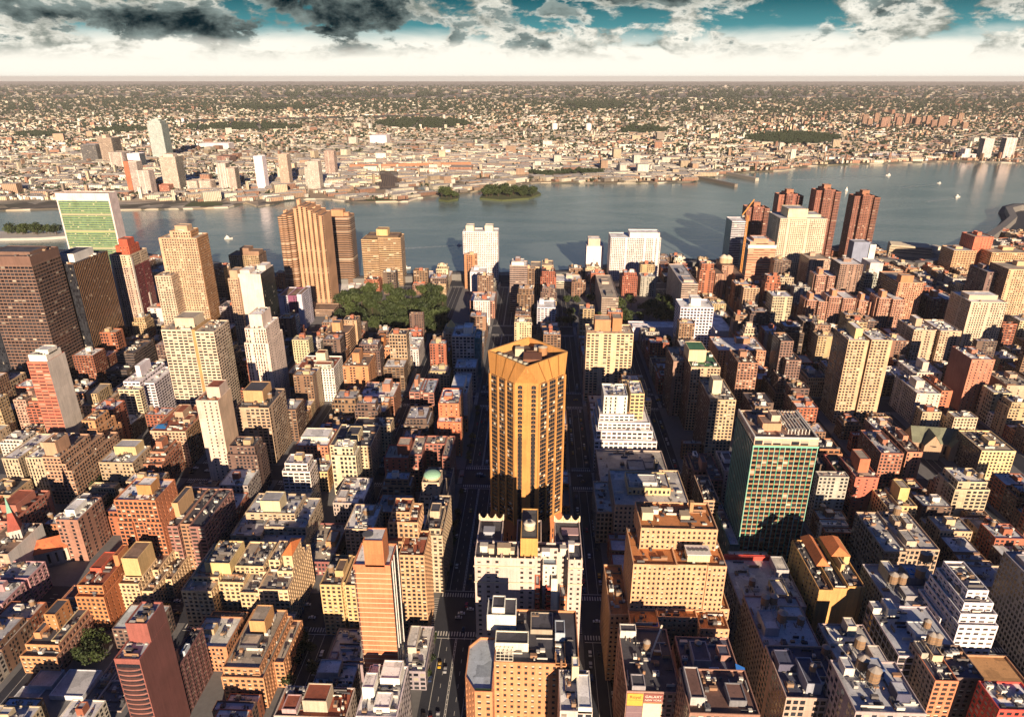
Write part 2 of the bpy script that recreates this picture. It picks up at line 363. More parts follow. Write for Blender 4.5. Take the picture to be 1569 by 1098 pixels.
def b(name, label, cat, xl, xr, yr, Y, dep, col, sty='apt', roof=rgrey, short=None, tiers=None, fs=None, ss=None, sc=None, fc=None, bulk=None, tanks=(), units=None, geo=False, par=1.1, group=None, h=None, land=True, fin=True, jt=.06):
    x0 = at(xl, yr, Y)[0]; x1 = at(xr, yr, Y)[0]; hh = h or at((xl+xr)/2, yr, Y)[2]
    W = x1-x0; cx, cy = (x0+x1)/2, Y+dep/2
    B = Bd(name, label, cat, cx, cy, short, group); B.W, B.D, B.h = W, dep, hh; B.col = jit((col[0], col[1]*.95, min(.8, col[2]*1.12)), jt)
    col = B.col
    FOOT.append((x0-1, x1+1, Y-1, Y+dep+1))
    if land and short: LAND.append((*proj(cx, Y, hh)[:2], short))
    st = ST[sty] if isinstance(sty, str) else sty
    g = lambda q: ST[q] if isinstance(q, str) else q
    sides = {}
    if fs: sides[0] = g(fs)
    if ss: sides[1] = sides[3] = g(ss)
    cols = {}
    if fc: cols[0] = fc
    if sc: cols[1] = cols[3] = sc  # side colour: separate cladding on some, on others shade put into the tone
    vis = ()
    if geo: vis = (0, 1 if cx < 0 else 3)
    B.tops = []
    for i, tr in enumerate(tiers or [(0, 1, 0, 1, 0, 1)]):
        a0, a1, c0, c1, z0, z1 = tr[:6]; e = .06*i if z0 > 0 else 0
        X0, X1, Y0, Y1 = -W/2+a0*W+e, -W/2+a1*W-e, -dep/2+c0*dep+e, -dep/2+c1*dep-e
        tc = tr[6] if len(tr) > 6 and tr[6] else col; ts = g(tr[7]) if len(tr) > 7 else st
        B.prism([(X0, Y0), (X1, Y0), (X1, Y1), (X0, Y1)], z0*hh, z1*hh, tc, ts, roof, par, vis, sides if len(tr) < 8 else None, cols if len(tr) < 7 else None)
        B.tops.append((X0, X1, Y0, Y1, z1*hh))
    mx = max(B.tops, key=lambda q: q[4])
    X0, X1, Y0, Y1, zt = mx; w, d = X1-X0, Y1-Y0
    if bulk is None:
        s_ = R.uniform(.2, .34); u = R.uniform(.1, .9-s_); v = R.uniform(.35, .6)
        bulk = [(u, u+s_, v, min(.97, v+R.uniform(.2, .35)), R.uniform(3.2, 6))] if min(w, d) > 8 else []
    for q in bulk:
        u0, u1, v0, v1, bh = q[:5]
        add_bulk(B, X0+u0*w, X0+u1*w, Y0+v0*d, Y0+v1*d, zt, bh, q[5] if len(q) > 5 and q[5] else tuple(x*.95 for x in col), q[6] if len(q) > 6 else 'blank', roof, name='bulkhead')
    for q in tanks: add_tank(B.root, X0+q[0]*w, Y0+q[1]*d, zt+(q[2] if len(q) > 2 else 0), q[3] if len(q) > 3 else 1.)
    dist = Y
    if units is None: units = 0 if dist > 800 else min(7, int(w*d/90)) if dist < 620 else min(3, int(w*d/200))
    for tp in B.tops[-3:]:
        a0, a1, c0, c1, z_ = tp
        if a1-a0 < 7 or c1-c0 < 7: continue
        for _ in range(units if tp is mx else min(2, units)):
            sc_ = R.uniform(.7, 1.35)
            link('roof_unit', UNIT[R.randrange(4)], B.root, (R.uniform(a0+2.2, a1-2.2), R.uniform(c0+2.2, c1-2.2), z_), R.choice((0, math.pi/2)), (sc_, sc_, sc_))
    LAST[0] = B
    if dist < 800 and units != 0:
        for a0, a1, c0, c1, z_ in B.tops:
            if a1-a0 < 5 or c1-c0 < 5: continue
            for _ in range(min(30, int((a1-a0)*(c1-c0)/(13 if dist < 460 else 28)))):
                s1 = R.uniform(.25, .9); X, Y_ = R.uniform(a0+1.2, a1-1.2), R.uniform(c0+1.2, c1-1.2); s2 = s1*R.uniform(.6, 2.5)
                if R.random() < .3: s1 = .14; s2 = R.uniform(1.5, 5)
                elif R.random() < .2: s2 = .14; s1 = R.uniform(1.5, 4)
                if X+s2 < a1-.6 and X-s2 > a0+.6 and Y_+s1 < c1-.6 and Y_-s1 > c0+.6: B.r.box(X-s2, X+s2, Y_-s1, Y_+s1, z_, z_+R.uniform(.4, 2.0), R.choice(((.5, .48, .44), (.62, .58, .5), (.12, .11, .11), (.3, .17, .1), (.05, .05, .06))))
    if fin: B.done()
    return B
# ================================================================ the setting
def struct(name, mb, m=None, label=None, kind='structure'):
    me = mb.mesh(name)
    if m: me.materials.clear(); me.materials.append(m)
    o = link(name, me); o['kind'] = kind
    if label: o['label'] = label
    return o
def water_mat():
    m, t = mat('river_water')
    pos = t.n('ShaderNodeNewGeometry').outputs['Position']
    px, py, _ = t.sep(pos)
    q = t.comb(px, t.m('MULTIPLY', py, 1.6))
    n = t.noise(q, .07, 6, .62, .4); sw = t.noise(t.comb(t.m('MULTIPLY', px, .35), py), .006, 5, .6, 1.2)
    h = t.m('ADD', n, t.m('MULTIPLY', sw, 1.5))
    bp = t.n('ShaderNodeBump', {'Height': h, 'Strength': .22, 'Distance': 2.0})
    base = t.mix(t.ss(sw, .38, .62), (.10, .15, .15), (.175, .225, .215))
    out(t, t.n('ShaderNodeBsdfPrincipled', {'Base Color': base, 'Roughness': t.m('ADD', .05, t.m('MULTIPLY', sw, .14)), 'Normal': bp, 'Specular IOR Level': .5})); return m
WATER = water_mat()
mb = MB(); mb.q([(-9000, -500, -3), (12000, -500, -3), (12000, 9000, -3), (-9000, 9000, -3)])
struct('water', mb, WATER)
ASPH = plain('asphalt', (.028, .032, .046), .8, 0, .9, .08)
PAVE = plain('paving', (.15, .15, .155), .85, 0, .6, .3)
MARK = plain('road_paint', (.55, .54, .5), .7, 0, .6, 1.)
def land(name, P, z, m, zb=-4):
    mb = MB(); mb.q([(*p, z) for p in P])
    for i in range(len(P)):
        a, b_ = P[i], P[(i+1) % len(P)]; mb.q([(*a, zb), (*b_, zb), (*b_, z), (*a, z)])
    return struct(name, mb, m)
shore = [(-300, 377), (0, 378), (210, 386), (340, 402), (440, 421), (520, 424), (620, 419), (700, 415), (765, 417), (870, 413), (1010, 394), (1100, 398), (1180, 388), (1270, 378), (1300, 372), (1345, 374), (1365, 396), (1420, 398), (1465, 382), (1500, 364), (1525, 350), (1536, 336), (1530, 324), (1536, 316), (1552, 312), (1600, 311), (1800, 314)]
sp = [gnd(*p)[:2] for p in shore]
land('ground', [(sp[0][0], -200), (sp[-1][0], -200)]+sp[::-1], 0, ASPH)
# far shore, out to the horizon
fs_ = [(-300, 324), (0, 322), (90, 319), (185, 321), (290, 319), (350, 317), (377, 310), (395, 316), (420, 312), (440, 305), (497, 304), (540, 309), (625, 308), (640, 303), (672, 299), (702, 297), (735, 291), (780, 283), (830, 279), (900, 280), (1000, 280), (1058, 278), (1075, 272), (1150, 263), (1200, 261), (1240, 254), (1310, 251), (1380, 249), (1470, 246), (1569, 250), (1800, 252), (2300, 262)]
FSH = [gnd(*p)[:2] for p in fs_]
def terrain():
    m, t = mat('far_land')
    pos = t.n('ShaderNodeNewGeometry').outputs['Position']
    px, py, _ = t.sep(pos)
    vo = t.n('ShaderNodeTexVoronoi', {'Vector': pos, 'Scale': .022, 'Randomness': .9}).outputs['Color']
    k = t.sep(vo)
    big = t.noise(pos, .00045, 6, .62); mid = t.noise(pos, .0022, 5, .7)
    tree = t.ss(t.m('ADD', t.m('MULTIPLY', mid, .55), t.m('MULTIPLY', big, .7)), .56, .72)
    bld = t.mix(t.ss(k[0], .3, .75), (.10, .085, .07), t.mix(k[1], (.42, .34, .25), (.55, .50, .42)))
    grn = t.mix(k[2], (.022, .03, .014), (.055, .062, .028))
    col = t.mix(t.m('MULTIPLY', tree, .85), bld, grn)
    q = t.comb(t.m('ADD', t.m('MULTIPLY', px, .92), t.m('MULTIPLY', py, .38)), t.m('SUBTRACT', t.m('MULTIPLY', py, .92), t.m('MULTIPLY', px, .38)))
    qx, qy, _ = t.sep(q)
    st = t.m('MAXIMUM', t.m('LESS_THAN', t.m('FRACT', t.m('DIVIDE', qx, 240.)), .075), t.m('LESS_THAN', t.m('FRACT', t.m('DIVIDE', qy, 85.)), .15))
    col = t.mix(t.m('MULTIPLY', st, .6), col, (.06, .06, .062))
    out(t, t.n('ShaderNodeBsdfPrincipled', {'Base Color': col, 'Roughness': .9})); return m
LANDM = terrain()
land('terrain', [(-60000, FSH[0][1]+100)]+FSH+[(60000, FSH[-1][1]+50), (60000, 55000), (-60000, 55000)], .5, LANDM)
GRASS = plain('dry_grass', (.07, .085, .03), .9, 0, .8, .02)
def patch(name, pts, z, m, kind='structure'):
    mb = MB(); mb.q([(*gnd(*p, z)[:2], z) for p in pts]); return struct(name, mb, m, None, kind)
patch('creek_water', [(640, 290), (655, 268), (648, 256), (632, 245), (640, 233), (652, 226), (664, 226), (655, 240), (662, 252), (676, 262), (690, 280), (672, 294)], .9, WATER)
patch('creek_water', [(700, 285), (745, 274), (800, 268), (872, 268), (872, 272), (805, 274), (770, 279), (735, 288), (712, 292)], .9, WATER)
patch('waterfront_lawn', [(556, 305), (580, 299), (612, 300), (620, 304), (600, 307), (565, 308)], .9, GRASS)
patch('waterfront_lawn', [(280, 317), (292, 310), (318, 308), (342, 311), (340, 315)], .9, GRASS)
SAND = plain('bare_sand', (.34, .26, .17), .95, 0, .7, .01)
patch('bare_yard', [(455, 303), (470, 290), (560, 291), (672, 290), (690, 298), (640, 301), (556, 303)], .8, SAND)
patch('bare_yard', [(800, 279), (830, 268), (1060, 268), (1100, 262), (1150, 261), (1070, 272), (1050, 277), (900, 279)], .8, SAND)
RAILM = plain('rail_yard_gravel', (.16, .12, .09), .95, 0, .9, .05)
patch('rail_yard', [(577, 288), (584, 266), (596, 263), (613, 276), (618, 288)], 1.0, RAILM)
# islands
def island(px, w, label_z=1.5, m=GRASS):
    return land('island', [gnd(*p, 0)[:2] for p in px], label_z, m, -4)
island([(672, 306), (686, 308), (702, 305), (704, 299), (690, 296), (676, 300)], 0)
island([(735, 304), (770, 307), (810, 304), (829, 297), (818, 290), (780, 289), (742, 294)], 0)
CONC = plain('sea_wall_concrete', (.42, .40, .37), .9, 0, .5, .05)
land('island', [gnd(*p)[:2] for p in [(-200, 369), (0, 367), (60, 366), (106, 363), (104, 358), (60, 357), (0, 356), (-200, 357)]], 2.5, CONC)
# ---------------------------------------------------------------- street grid
STREET = [-47-85-79*k for k in range(8, -1, -1)]+[-47]+[40+79*k for k in range(14)]
SW = {-47: 15}
AVE = [(195, 12), (343, 15), (506, 12), (661, 15), (876, 15), (1100, 15)]
EDGE = 1175
BLOCKS = []
mbp = MB()
def bank(x):
    ys = [p for p in sp]
    for a, b_ in zip(ys, ys[1:]):
        if a[0] <= x <= b_[0]: return a[1]+(b_[1]-a[1])*(x-a[0])/max(1e-6, b_[0]-a[0])
    return 1200
for i in range(len(STREET)-1):
    xa = STREET[i]+SW.get(STREET[i], 9); xb = STREET[i+1]-SW.get(STREET[i+1], 9)
    ya = AVE[0][0]+AVE[0][1]
    for j, (yc, hw) in enumerate(AVE[1:]+[(None, 0)]):
        yb = yc-hw if yc else bank((xa+xb)/2)-45
        if yb-ya > 20:
            mbp.box(xa, xb, ya, yb, -.5, .15); BLOCKS.append((xa+4, xb-4, ya+4, yb-4, j))
        if yc: ya = yc+hw
struct('pavement', mbp, PAVE)
mk = MB(); Z = .012
def rect(x0, x1, y0, y1, z=Z): mk.q([(x0, y0, z), (x1, y0, z), (x1, y1, z), (x0, y1, z)])
for xs in STREET:
    if abs(xs) > 420: continue
    hw = SW.get(xs, 9)
    for j in range(len(AVE)-1):
        y0, y1 = AVE[j][0]+AVE[j][1]+6, AVE[j+1][0]-AVE[j+1][1]-6
        if xs == -47:
            rect(xs-.6, xs-.25, y0, y1); rect(xs+.25, xs+.6, y0, y1)
            y = y0
            while y < y1: rect(xs-.25, xs+.25, y, y+.7); y += 3.2
            for o in (-9.3, 9.3): rect(xs+o-.15, xs+o+.15, y0, y1)
            for o in (-5, 5):
                y = y0
                while y < y1: rect(xs+o-.12, xs+o+.12, y, y+3); y += 9
        else:
            for o in (-3.2, 3.2): rect(xs+o-.12, xs+o+.12, y0, y1)
    for yc, ha in AVE[1:]:
        for s_ in (-1, 1):                     # zebra bars across this street and across the avenue
            ya = yc+s_*(ha+2.2)
            x = xs-hw+1.2
            while x < xs+hw-1: rect(x, x+.75, ya-1.9, ya+1.9); x += 1.7
            xa = xs+s_*(hw+2.2); y = yc-ha+1.2
            if xs in (-47, 40, 119):
                while y < yc+ha-1: rect(xa-1.9, xa+1.9, y, y+.75, Z+.004); y += 1.7
            rect(xs-hw+1, xs+hw-1, yc+s_*(ha+6)-.25, yc+s_*(ha+6)+.25, Z+.008)
for yc, ha in AVE[1:]:
    for o in ((-7, -3.5, 0, 3.5, 7) if ha > 12 else (-4, 0, 4)):
        for i in range(len(STREET)-1):
            a = STREET[i]+SW.get(STREET[i], 9)+7; e = STREET[i+1]-SW.get(STREET[i+1], 9)-7
            if abs(a) > 420: continue
            x = a
            while x < e: rect(x, x+3, yc+o-.12, yc+o+.12); x += 8
struct('road_markings', mk, MARK)
# ================================================================ the towers and blocks, one call each
# ---- upper left
b('office_tower', 'wide brown office tower with rows of dark window bands at the left edge', 'tower', -34, 45, 394, 680, 46, (.19, .115, .075), (4.4, 3.7, .84, .6, 0, .07), rtar, 'the wide brown office tower', bulk=[(.1, .9, .2, .8, 3)], tiers=[(0, 1, 0, 1, 0, .935), (0, 1, 0, 1, .935, 1, (.16, .09, .07), 'blank')])
b('office_tower', 'dark glass office tower behind the salmon tower at the left edge', 'tower', -70, 4, 470, 690, 40, (.03, .03, .035), 'dark', rtar, bulk=[])
B = b('office_tower', 'black glass tower with thin copper stripes and a white plant box on top', 'tower', 71, 112, 406, 730, 66, (.02, .018, .02), 'dark', rtar, 'the black glass tower', bulk=[(.15, .8, .2, .75, 9, (.7, .68, .64))], fin=False)
for i in range(22):
    y = -33+1.5+i*3.0; B.w.box(B.W/2, B.W/2+.14, y, y+.4, 6, B.h+.9, (.34, .18, .09))
B.done()
b('office_block', 'low dark building stepped in two bands at the foot of the black glass tower', 'office block', 158, 190, 552, 660, 60, (.11, .085, .065), 'band', rtar, tiers=[(0, 1, 0, 1, 0, .68), (.15, 1, .3, 1, .68, 1)], bulk=[])
B = b('apartment_tower', 'slim dark red and white tower with an orange stepped crown', 'tower', 167, 199, 392, 830, 40, (.20, .035, .035), 'apt', rbrn, 'the red crowned tower', fc=(.5, .35, .28), bulk=[], tiers=[(0, 1, 0, 1, 0, .86), (.0, 1, 0, 1, .86, 1, (.62, .47, .33)), (.2, .85, .2, .8, 1, 1.09, (.48, .1, .05), 'sparse'), (.3, .75, .3, .7, 1.09, 1.16, (.45, .09, .05), 'blank')], fin=False)
B.w.box(B.W/2, B.W/2+.5, -20, -16.5, 2, B.h*.98, (.7, .62, .55)); B.w.box(B.W/2, B.W/2+.5, 3, 6, 2, B.h*.5, (.7, .62, .55)); B.w.box(-B.W/2-.02, -B.W/2+1.6, -20.4, -20, 2, B.h*.9, (.72, .66, .58))
B.done()
# the tall green slab by the river
B = b('office_slab', 'thin green glass slab tower with white stone ends beside the river', 'tower', 84, 166, 297, 1150, 24, (.70, .63, .50), 'blank', rtan, 'the green glass slab', bulk=[], fin=False)
bw = B.W/2
B.wallface((-bw+2.5, -12.25), (bw-2.5, -12.25), 3, B.h*.915, (.21, .31, .12), (2.6, 3.9, 1.0, .46, .5, .08))
for z in (.30, .52, .73): B.w.box(-bw+2.5, bw-2.5, -12.32, -12.2, B.h*z, B.h*z+3.4, (.34, .34, .2))
B.done()
b('apartment_tower', 'tall tan apartment tower with stepped top between red crowned tower and white slab', 'tower', 243, 301, 366, 790, 30, (.60, .42, .23), 'apt', rtan, 'the tall tan tower', tiers=[(0, 1, 0, 1, 0, 1), (.25, .8, .2, .9, 1, 1.05)], bulk=[(.2, .8, .2, .8, 6)], sc=(.5, .26, .12))
b('apartment_block', 'narrow cream wing stuck to the left foot of the tall tan tower', 'apartment block', 237, 262, 424, 772, 20, cream, 'apt', rtan, bulk=[])
b('apartment_tower', 'cream blank fronted slab with a black glass right side', 'tower', 362, 399, 421, 760, 42, (.66, .58, .42), 'blank', rwhite, 'the cream slab with a black side', sc=black, ss='dark', bulk=[(.1, .5, .1, .5, 4), (.6, .95, .5, .9, 5)])
b('apartment_block', 'tan stepped wing left of the cream slab with a black side', 'apartment block', 349, 364, 428, 755, 40, tan, 'apt', rtan, bulk=[(.1, .9, .1, .5, 9)])
b('apartment_tower', 'brown apartment tower with twin roof blocks against the river', 'tower', 350, 396, 392, 1000, 30, (.28, .18, .10), 'apt', rbrn, 'the brown riverside tower with twin roof blocks', bulk=[(.35, .65, .2, .8, 10), (.65, 1, .1, .7, 6)], fc=(.36, .25, .14))
b('apartment_tower', 'bulky cream tower with a tan strip down its front and a square roof box', 'tower', 247, 327, 507, 600, 34, (.62, .50, .33), 'wide', rtan, 'the bulky cream tower', tiers=[(0, .58, 0, 1, 0, 1), (.58, .64, .02, 1, 0, 1, (.42, .25, .1), 'blank'), (.64, 1, 0, 1, 0, .985)], bulk=[(.3, .95, .3, .9, 9, (.62, .52, .38))], units=6)
b('deco_tower', 'slim white deco tower with a narrow stepped top left of the terrace tower', 'tower', 371, 408, 506, 620, 40, (.70, .60, .42), 'col', rwhite, 'the slim white deco tower', tiers=[(0, 1, 0, 1, 0, .84), (.06, .94, .06, .94, .84, 1), (.2, .75, .2, .8, 1, 1.14, None, 'blank')], bulk=[], ss='sparse')
b('apartment_tower', 'plain cream tower with a tall roof block above the black roofed house', 'tower', 300, 334, 615, 480, 24, (.66, .53, .37), 'sparse', rred, 'the plain cream tower', bulk=[(.35, .95, .3, .9, 9)], ss='blank', sc=(.6, .43, .3))
b('apartment_tower', 'tan brick apartment tower with a round tank house on its roof', 'tower', 361, 412, 626, 520, 40, (.50, .36, .21), 'pair', rtar, 'the tan brick tower', bulk=[(.1, .7, .3, .8, 11, (.5, .3, .15))], tanks=[(.85, .4)], units=4)
b('apartment_block', 'white block with rows of balconies and a black corner panel', 'apartment block', 189, 229, 586, 590, 48, (.72, .68, .62), 'wide', rwhite, 'the white balcony block', tiers=[(0, .62, 0, 1, 0, 1), (.62, 1, .15, 1, 0, .9)], bulk=[(.35, .65, .3, .7, 11)], units=5)
b('apartment_block', 'tan block with a cream roof box right of the salmon tower', 'apartment block', 125, 156, 622, 578, 40, (.54, .37, .2), 'half', rtan, bulk=[(.2, .75, .1, .7, 11, (.5, .36, .2), 'col')], ss='half')
b('unfinished_tower', 'salmon and white concrete tower under construction by the left edge', 'tower', 41, 72, 556, 530, 24, (.56, .17, .09), (5.2, 3.2, .9, .34, 0, .3), rwhite, 'the salmon tower', sc=(.62, .55, .49), ss='blank', tiers=[(0, 1, 0, 1, 0, 1), (.05, .95, .1, .9, 1, 1.06, (.72, .66, .58), 'blank')], bulk=[(.3, 1, .2, .8, 4, (.75, .7, .62))])
b('apartment_block', 'narrow brown block left of the salmon tower', 'apartment block', 20, 39, 614, 560, 30, (.42, .28, .18), 'apt', rbrn)
b('apartment_block', 'grey teal block cut by the left edge beside the brown office tower', 'office block', -60, 3, 640, 560, 30, (.14, .2, .2), 'grid', rgrey)
# ---- left, middle distance
b('deco_block', 'orange terracotta block stepping up to a narrow cream cap', 'apartment block', 118, 151, 676, 500, 34, (.56, .29, .12), 'half', rtan, 'the orange stepped block', tiers=[(0, 1, 0, 1, 0, 1), (.08, .92, .1, .9, 1, 1.28), (.18, .8, .2, .8, 1.28, 1.5)], bulk=[])
b('apartment_block', 'cream double winged block with white roof clutter left of the brown stepped tower', 'apartment block', 2, 72, 702, 465, 42, (.53, .43, .25), 'col', rwhite, 'the cream double winged block', tiers=[(0, .36, 0, 1, 0, .96), (.36, .52, .3, 1, 0, .94), (.52, 1, 0, 1, 0, 1)], units=7, bulk=[(.1, .4, .4, .8, 5)], tanks=[(.7, .6)])
b('deco_tower', 'brown brick tower stepping up to a square tank block on its left side', 'tower', 64, 104, 702, 452, 64, (.46, .29, .16), 'half', rbrn, 'the brown stepped tower', tiers=[(0, 1, 0, 1, 0, .72), (0, .84, .0, .8, .72, .86), (0, .7, 0, .6, .86, 1), (.05, .55, .05, .3, 1, 1.26, None, 'blank')], bulk=[], geo=False)
b('apartment_block', 'rust fronted block with a blue tarpaulin on its roof', 'apartment block', 230, 284, 662, 512, 52, (.50, .35, .2), 'half', rred, 'the block with the blue tarpaulin', sc=(.36, .2, .1), units=7, bulk=[(.3, .55, .5, .8, 6), (.7, .9, .3, .5, 4)])
mbx = MB(); p_ = at(248, 652, 525); mbx.q([(p_[0]-6, 518, p_[2]+.7), (p_[0]+7, 517, p_[2]+.7), (p_[0]+5, 526, p_[2]+1.6), (p_[0]-5, 525, p_[2]+1.2)], (.03, .22, .55)); mbx.q([(p_[0]-6, 518, p_[2]), (p_[0]+7, 517, p_[2]), (p_[0]+7, 517, p_[2]+.7), (p_[0]-6, 518, p_[2]+.7)], (.03, .2, .5))
tag(link('tarpaulin', mbx.mesh('tarpaulin')), 'bright blue tarpaulin spread over a rust coloured roof', 'tarpaulin')
b('apartment_block', 'red brick block with stepped terraces below the blue tarpaulin', 'apartment block', 206, 246, 706, 478, 42, (.42, .18, .09), 'half', rbrn, tiers=[(0, 1, 0, 1, 0, .84), (.1, 1, .15, 1, .84, .94), (.25, .85, .3, .9, .94, 1.02)], bulk=[(.2, .6, .3, .7, 6)])
b('apartment_block', 'tan block with a hedge along its roof edge and a cream roof house', 'apartment block', 151, 203, 710, 465, 28, (.44, .34, .19), 'apt', rgrey, 'the tan block with a roof hedge', bulk=[(.2, .85, .5, .95, 7, (.55, .42, .22))])
b('apartment_tower', 'rust brick tower ruled with white mullions and a wide white roof rim', 'tower', 175, 238, 768, 368, 26, (.45, .17, .07), (3.0, 3.2, .74, .7, .05, .15), rwhite, 'the white ruled rust tower', geo=True, ss='sparse', tiers=[(0, 1, 0, 1, .74, 1), (-.03, .33, -.04, 1, 0, .74), (.33, .66, .03, 1, 0, .74), (.66, 1.05, -.04, 1, 0, .74)], bulk=[(.42, .78, .3, .7, 7, (.5, .24, .09))], units=6)
def mullions(B, xs, y, z0, z1, w=.45, col=(.74, .7, .62), name='mullion'):
    for x in xs:
        m_ = MB(); m_.box(x-w/2, x+w/2, y-.4, y+.05, z0, z1, col); part(B.root, name, m_)
b('apartment_block', 'dark brown block with a notched front and a tan roof tower', 'apartment block', 243, 313, 808, 372, 46, (.28, .145, .105), 'wide', rtar, 'the notched dark brown block', geo=True, tiers=[(0, .42, 0, 1, 0, 1), (.42, .66, .07, 1, 0, .99, (.36, .2, .12)), (.66, 1, 0, 1, 0, 1)], bulk=[(.38, .72, .25, .7, 11, (.54, .34, .18))], units=2)
b('apartment_block', 'olive cream block with a white roof house and planted setbacks', 'apartment block', 350, 462, 822, 382, 46, (.46, .38, .22), 'half', rgrey, 'the olive cream block', tiers=[(0, 1, 0, 1, 0, .80), (0, .42, .05, 1, .80, .92), (.42, 1, .2, 1, .80, 1.02), (.1, .8, .4, .95, 1.02, 1.2)], bulk=[(.3, .7, .1, .6, 9, (.6, .5, .32))], units=6)
b('apartment_block', 'brown brick tower with white roof boxes behind the church spire', 'tower', 85, 119, 798, 384, 28, (.34, .18, .11), 'half', rwhite, 'the brown tower with white roof boxes', bulk=[(.25, .7, .2, .7, 5, (.75, .74, .7))], units=7)
b('apartment_block', 'rust block with a pale side wall cut by the left edge', 'apartment block', -30, 19, 800, 392, 40, (.42, .17, .1), 'half', rred, bulk=[(.3, .8, .3, .8, 6)])
b('apartment_block', 'low rust block at left edge with a white side wall', 'apartment block', -40, 12, 850, 355, 34, (.5, .36, .22), 'half', rbrn, sc=(.6, .58, .55), ss='blank')
# ---- bottom left
b('apartment_block', 'long purple brown block with dense windows on its right side', 'apartment block', -58, 3, 926, 318, 40, (.42, .24, .21), 'pair', rgrey, 'the long purple brown block', geo=True, tiers=[(0, 1, 0, .5, 0, 1), (0, .97, .5, .58, 0, .97), (0, 1, .58, 1, 0, 1)], units=6)
b('apartment_block', 'orange brick block with a red and grey roof terrace and tall blank side', 'apartment block', 112, 156, 905, 320, 36, (.52, .22, .08), 'half', rred, 'the orange block with a red terrace', geo=True, ss='sparse', sc=(.40, .13, .05), tiers=[(0, 1, 0, 1, 0, .82), (0, .9, .1, 1, .82, 1)], bulk=[(.05, .5, .4, .9, 3, (.5, .1, .06)), (.8, 1, .6, .95, 8)])
b('apartment_block', 'low red roofed brick wing left of the orange block', 'apartment block', 80, 112, 935, 322, 22, (.5, .25, .13), 'half', rred, bulk=[(.4, .9, .3, .9, 4, (.6, .45, .35))], units=2)
b('apartment_block', 'orange brown block with square roof turret and pale roof terrace', 'apartment block', 28, 84, 1000, 286, 42, (.50, .26, .11), 'half', rtar, 'the orange block with a square turret', geo=True, sc=(.3, .16, .12), tiers=[(0, 1, 0, 1, 0, .76), (.02, .95, .12, 1, .76, 1)], bulk=[(.25, .6, .35, .7, 11, (.46, .22, .09), 'sparse'), (.1, .3, .15, .4, 4), (.65, .95, .1, .9, .6, (.62, .5, .3))], units=2)
B = b('deco_tower', 'cream terraced apartment tower with a round tank well on its top block', 'tower', 178, 222, 896, 335, 52, (.64, .48, .24), 'half', rbrn, 'the cream terraced tower', geo=True, tiers=[(0, .78, 0, .4, 0, 1), (.1, 1, .3, .75, 0, .92), (.2, 1.15, .7, 1, 0, .84), (.78, 1.18, .02, .5, 0, .72), (.15, .85, .08, .42, 1, 1.12), (1, 1.4, .3, 1, 0, .6)], bulk=[(.1, .95, .0, 1, 14, (.62, .42, .2))], units=2)
B = b('deco_block', 'yellow cream terraced block with a big square roof tower', 'apartment block', 278, 394, 908, 325, 46, (.65, .47, .24), 'half', rtan, 'the yellow block with a square roof tower', geo=True, tiers=[(0, .40, 0, 1, 0, 1), (.40, .74, .2, 1, 0, .98), (.74, 1, .05, 1, 0, .92), (.05, .42, .2, .8, 1, 1.1), (.2, .55, .3, .8, 1.1, 1.36, (.66, .48, .22), 'blank'), (.55, .95, .4, .95, .98, 1.16)], bulk=[], units=3)
B = b('deco_block', 'yellow cream terraced block with an orange pyramid roof', 'apartment block', 395, 441, 905, 325, 44, (.63, .45, .23), 'half', rtan, 'the yellow block with an orange pyramid', geo=True, tiers=[(0, 1, 0, 1, 0, 1), (-.35, 0, .4, 1, 0, .95), (.0, .4, .45, .9, 1, 1.2), (.4, .95, .3, .85, 1, 1.1), (.55, .9, .4, .8, 1.1, 1.38, None, 'sparse')], bulk=[], units=2, fin=False)
X0, X1, Y0, Y1, zt = B.tops[-1]; m_ = MB()
ap = ((X0+X1)/2, (Y0+Y1)/2, zt+5)
for i in range(4):
    P_ = [(X0-.4, Y0-.4), (X1+.4, Y0-.4), (X1+.4, Y1+.4), (X0-.4, Y1+.4)]; m_.q([(*P_[i], zt+1.15), (*P_[(i+1) % 4], zt+1.15), ap], (.62, .19, .06))
part(B.root, 'pyramid_roof', m_); B.done()
B = b('apartment_tower', 'dark red brick tower with curved black balcony bands and a blank side', 'tower', 175, 214, 1012, 236, 26, (.25, .085, .06), 'blank', rblue, 'the dark red tower with balcony bands', sc=(.17, .065, .06), ss='blank', tiers=[(0, 1, 0, 1, 0, 1), (.12, 1, .42, 1, 1, 1.17)], bulk=[], units=3, fin=False)  # purplish side colour: the wall's shadow is put into the brick tone
nfl = 22
for i in range(nfl):
    z1_ = B.h-2.2-i*3.1
    w_ = MB(); a_ = -B.W/2
    pts = [(a_+B.W*k/8, -B.D/2-.1-1.5*math.sin(math.pi*min(1, (k/8)*1.0))**.5) for k in range(9)]
    for k in range(8):
        w_.q([(*pts[k], z1_-2.75), (*pts[k+1], z1_-2.75), (*pts[k+1], z1_-1.9), (*pts[k], z1_-1.9)], (.26, .11, .09))
        w_.q([(*pts[k], z1_-1.9), (*pts[k+1], z1_-1.9), (pts[k+1][0], -B.D/2+.02, z1_-1.9), (pts[k][0], -B.D/2+.02, z1_-1.9)], (.2, .1, .09))
    part(B.root, 'balcony', w_)
    g_ = MB(); g_.q([(a_+.5, -B.D/2-.05, z1_-2.6), (-a_-.5, -B.D/2-.05, z1_-2.6), (-a_-.5, -B.D/2-.05, z1_+.25), (a_+.5, -B.D/2-.05, z1_+.25)], m=3)
    part(B.root, 'window', g_)
B.done()
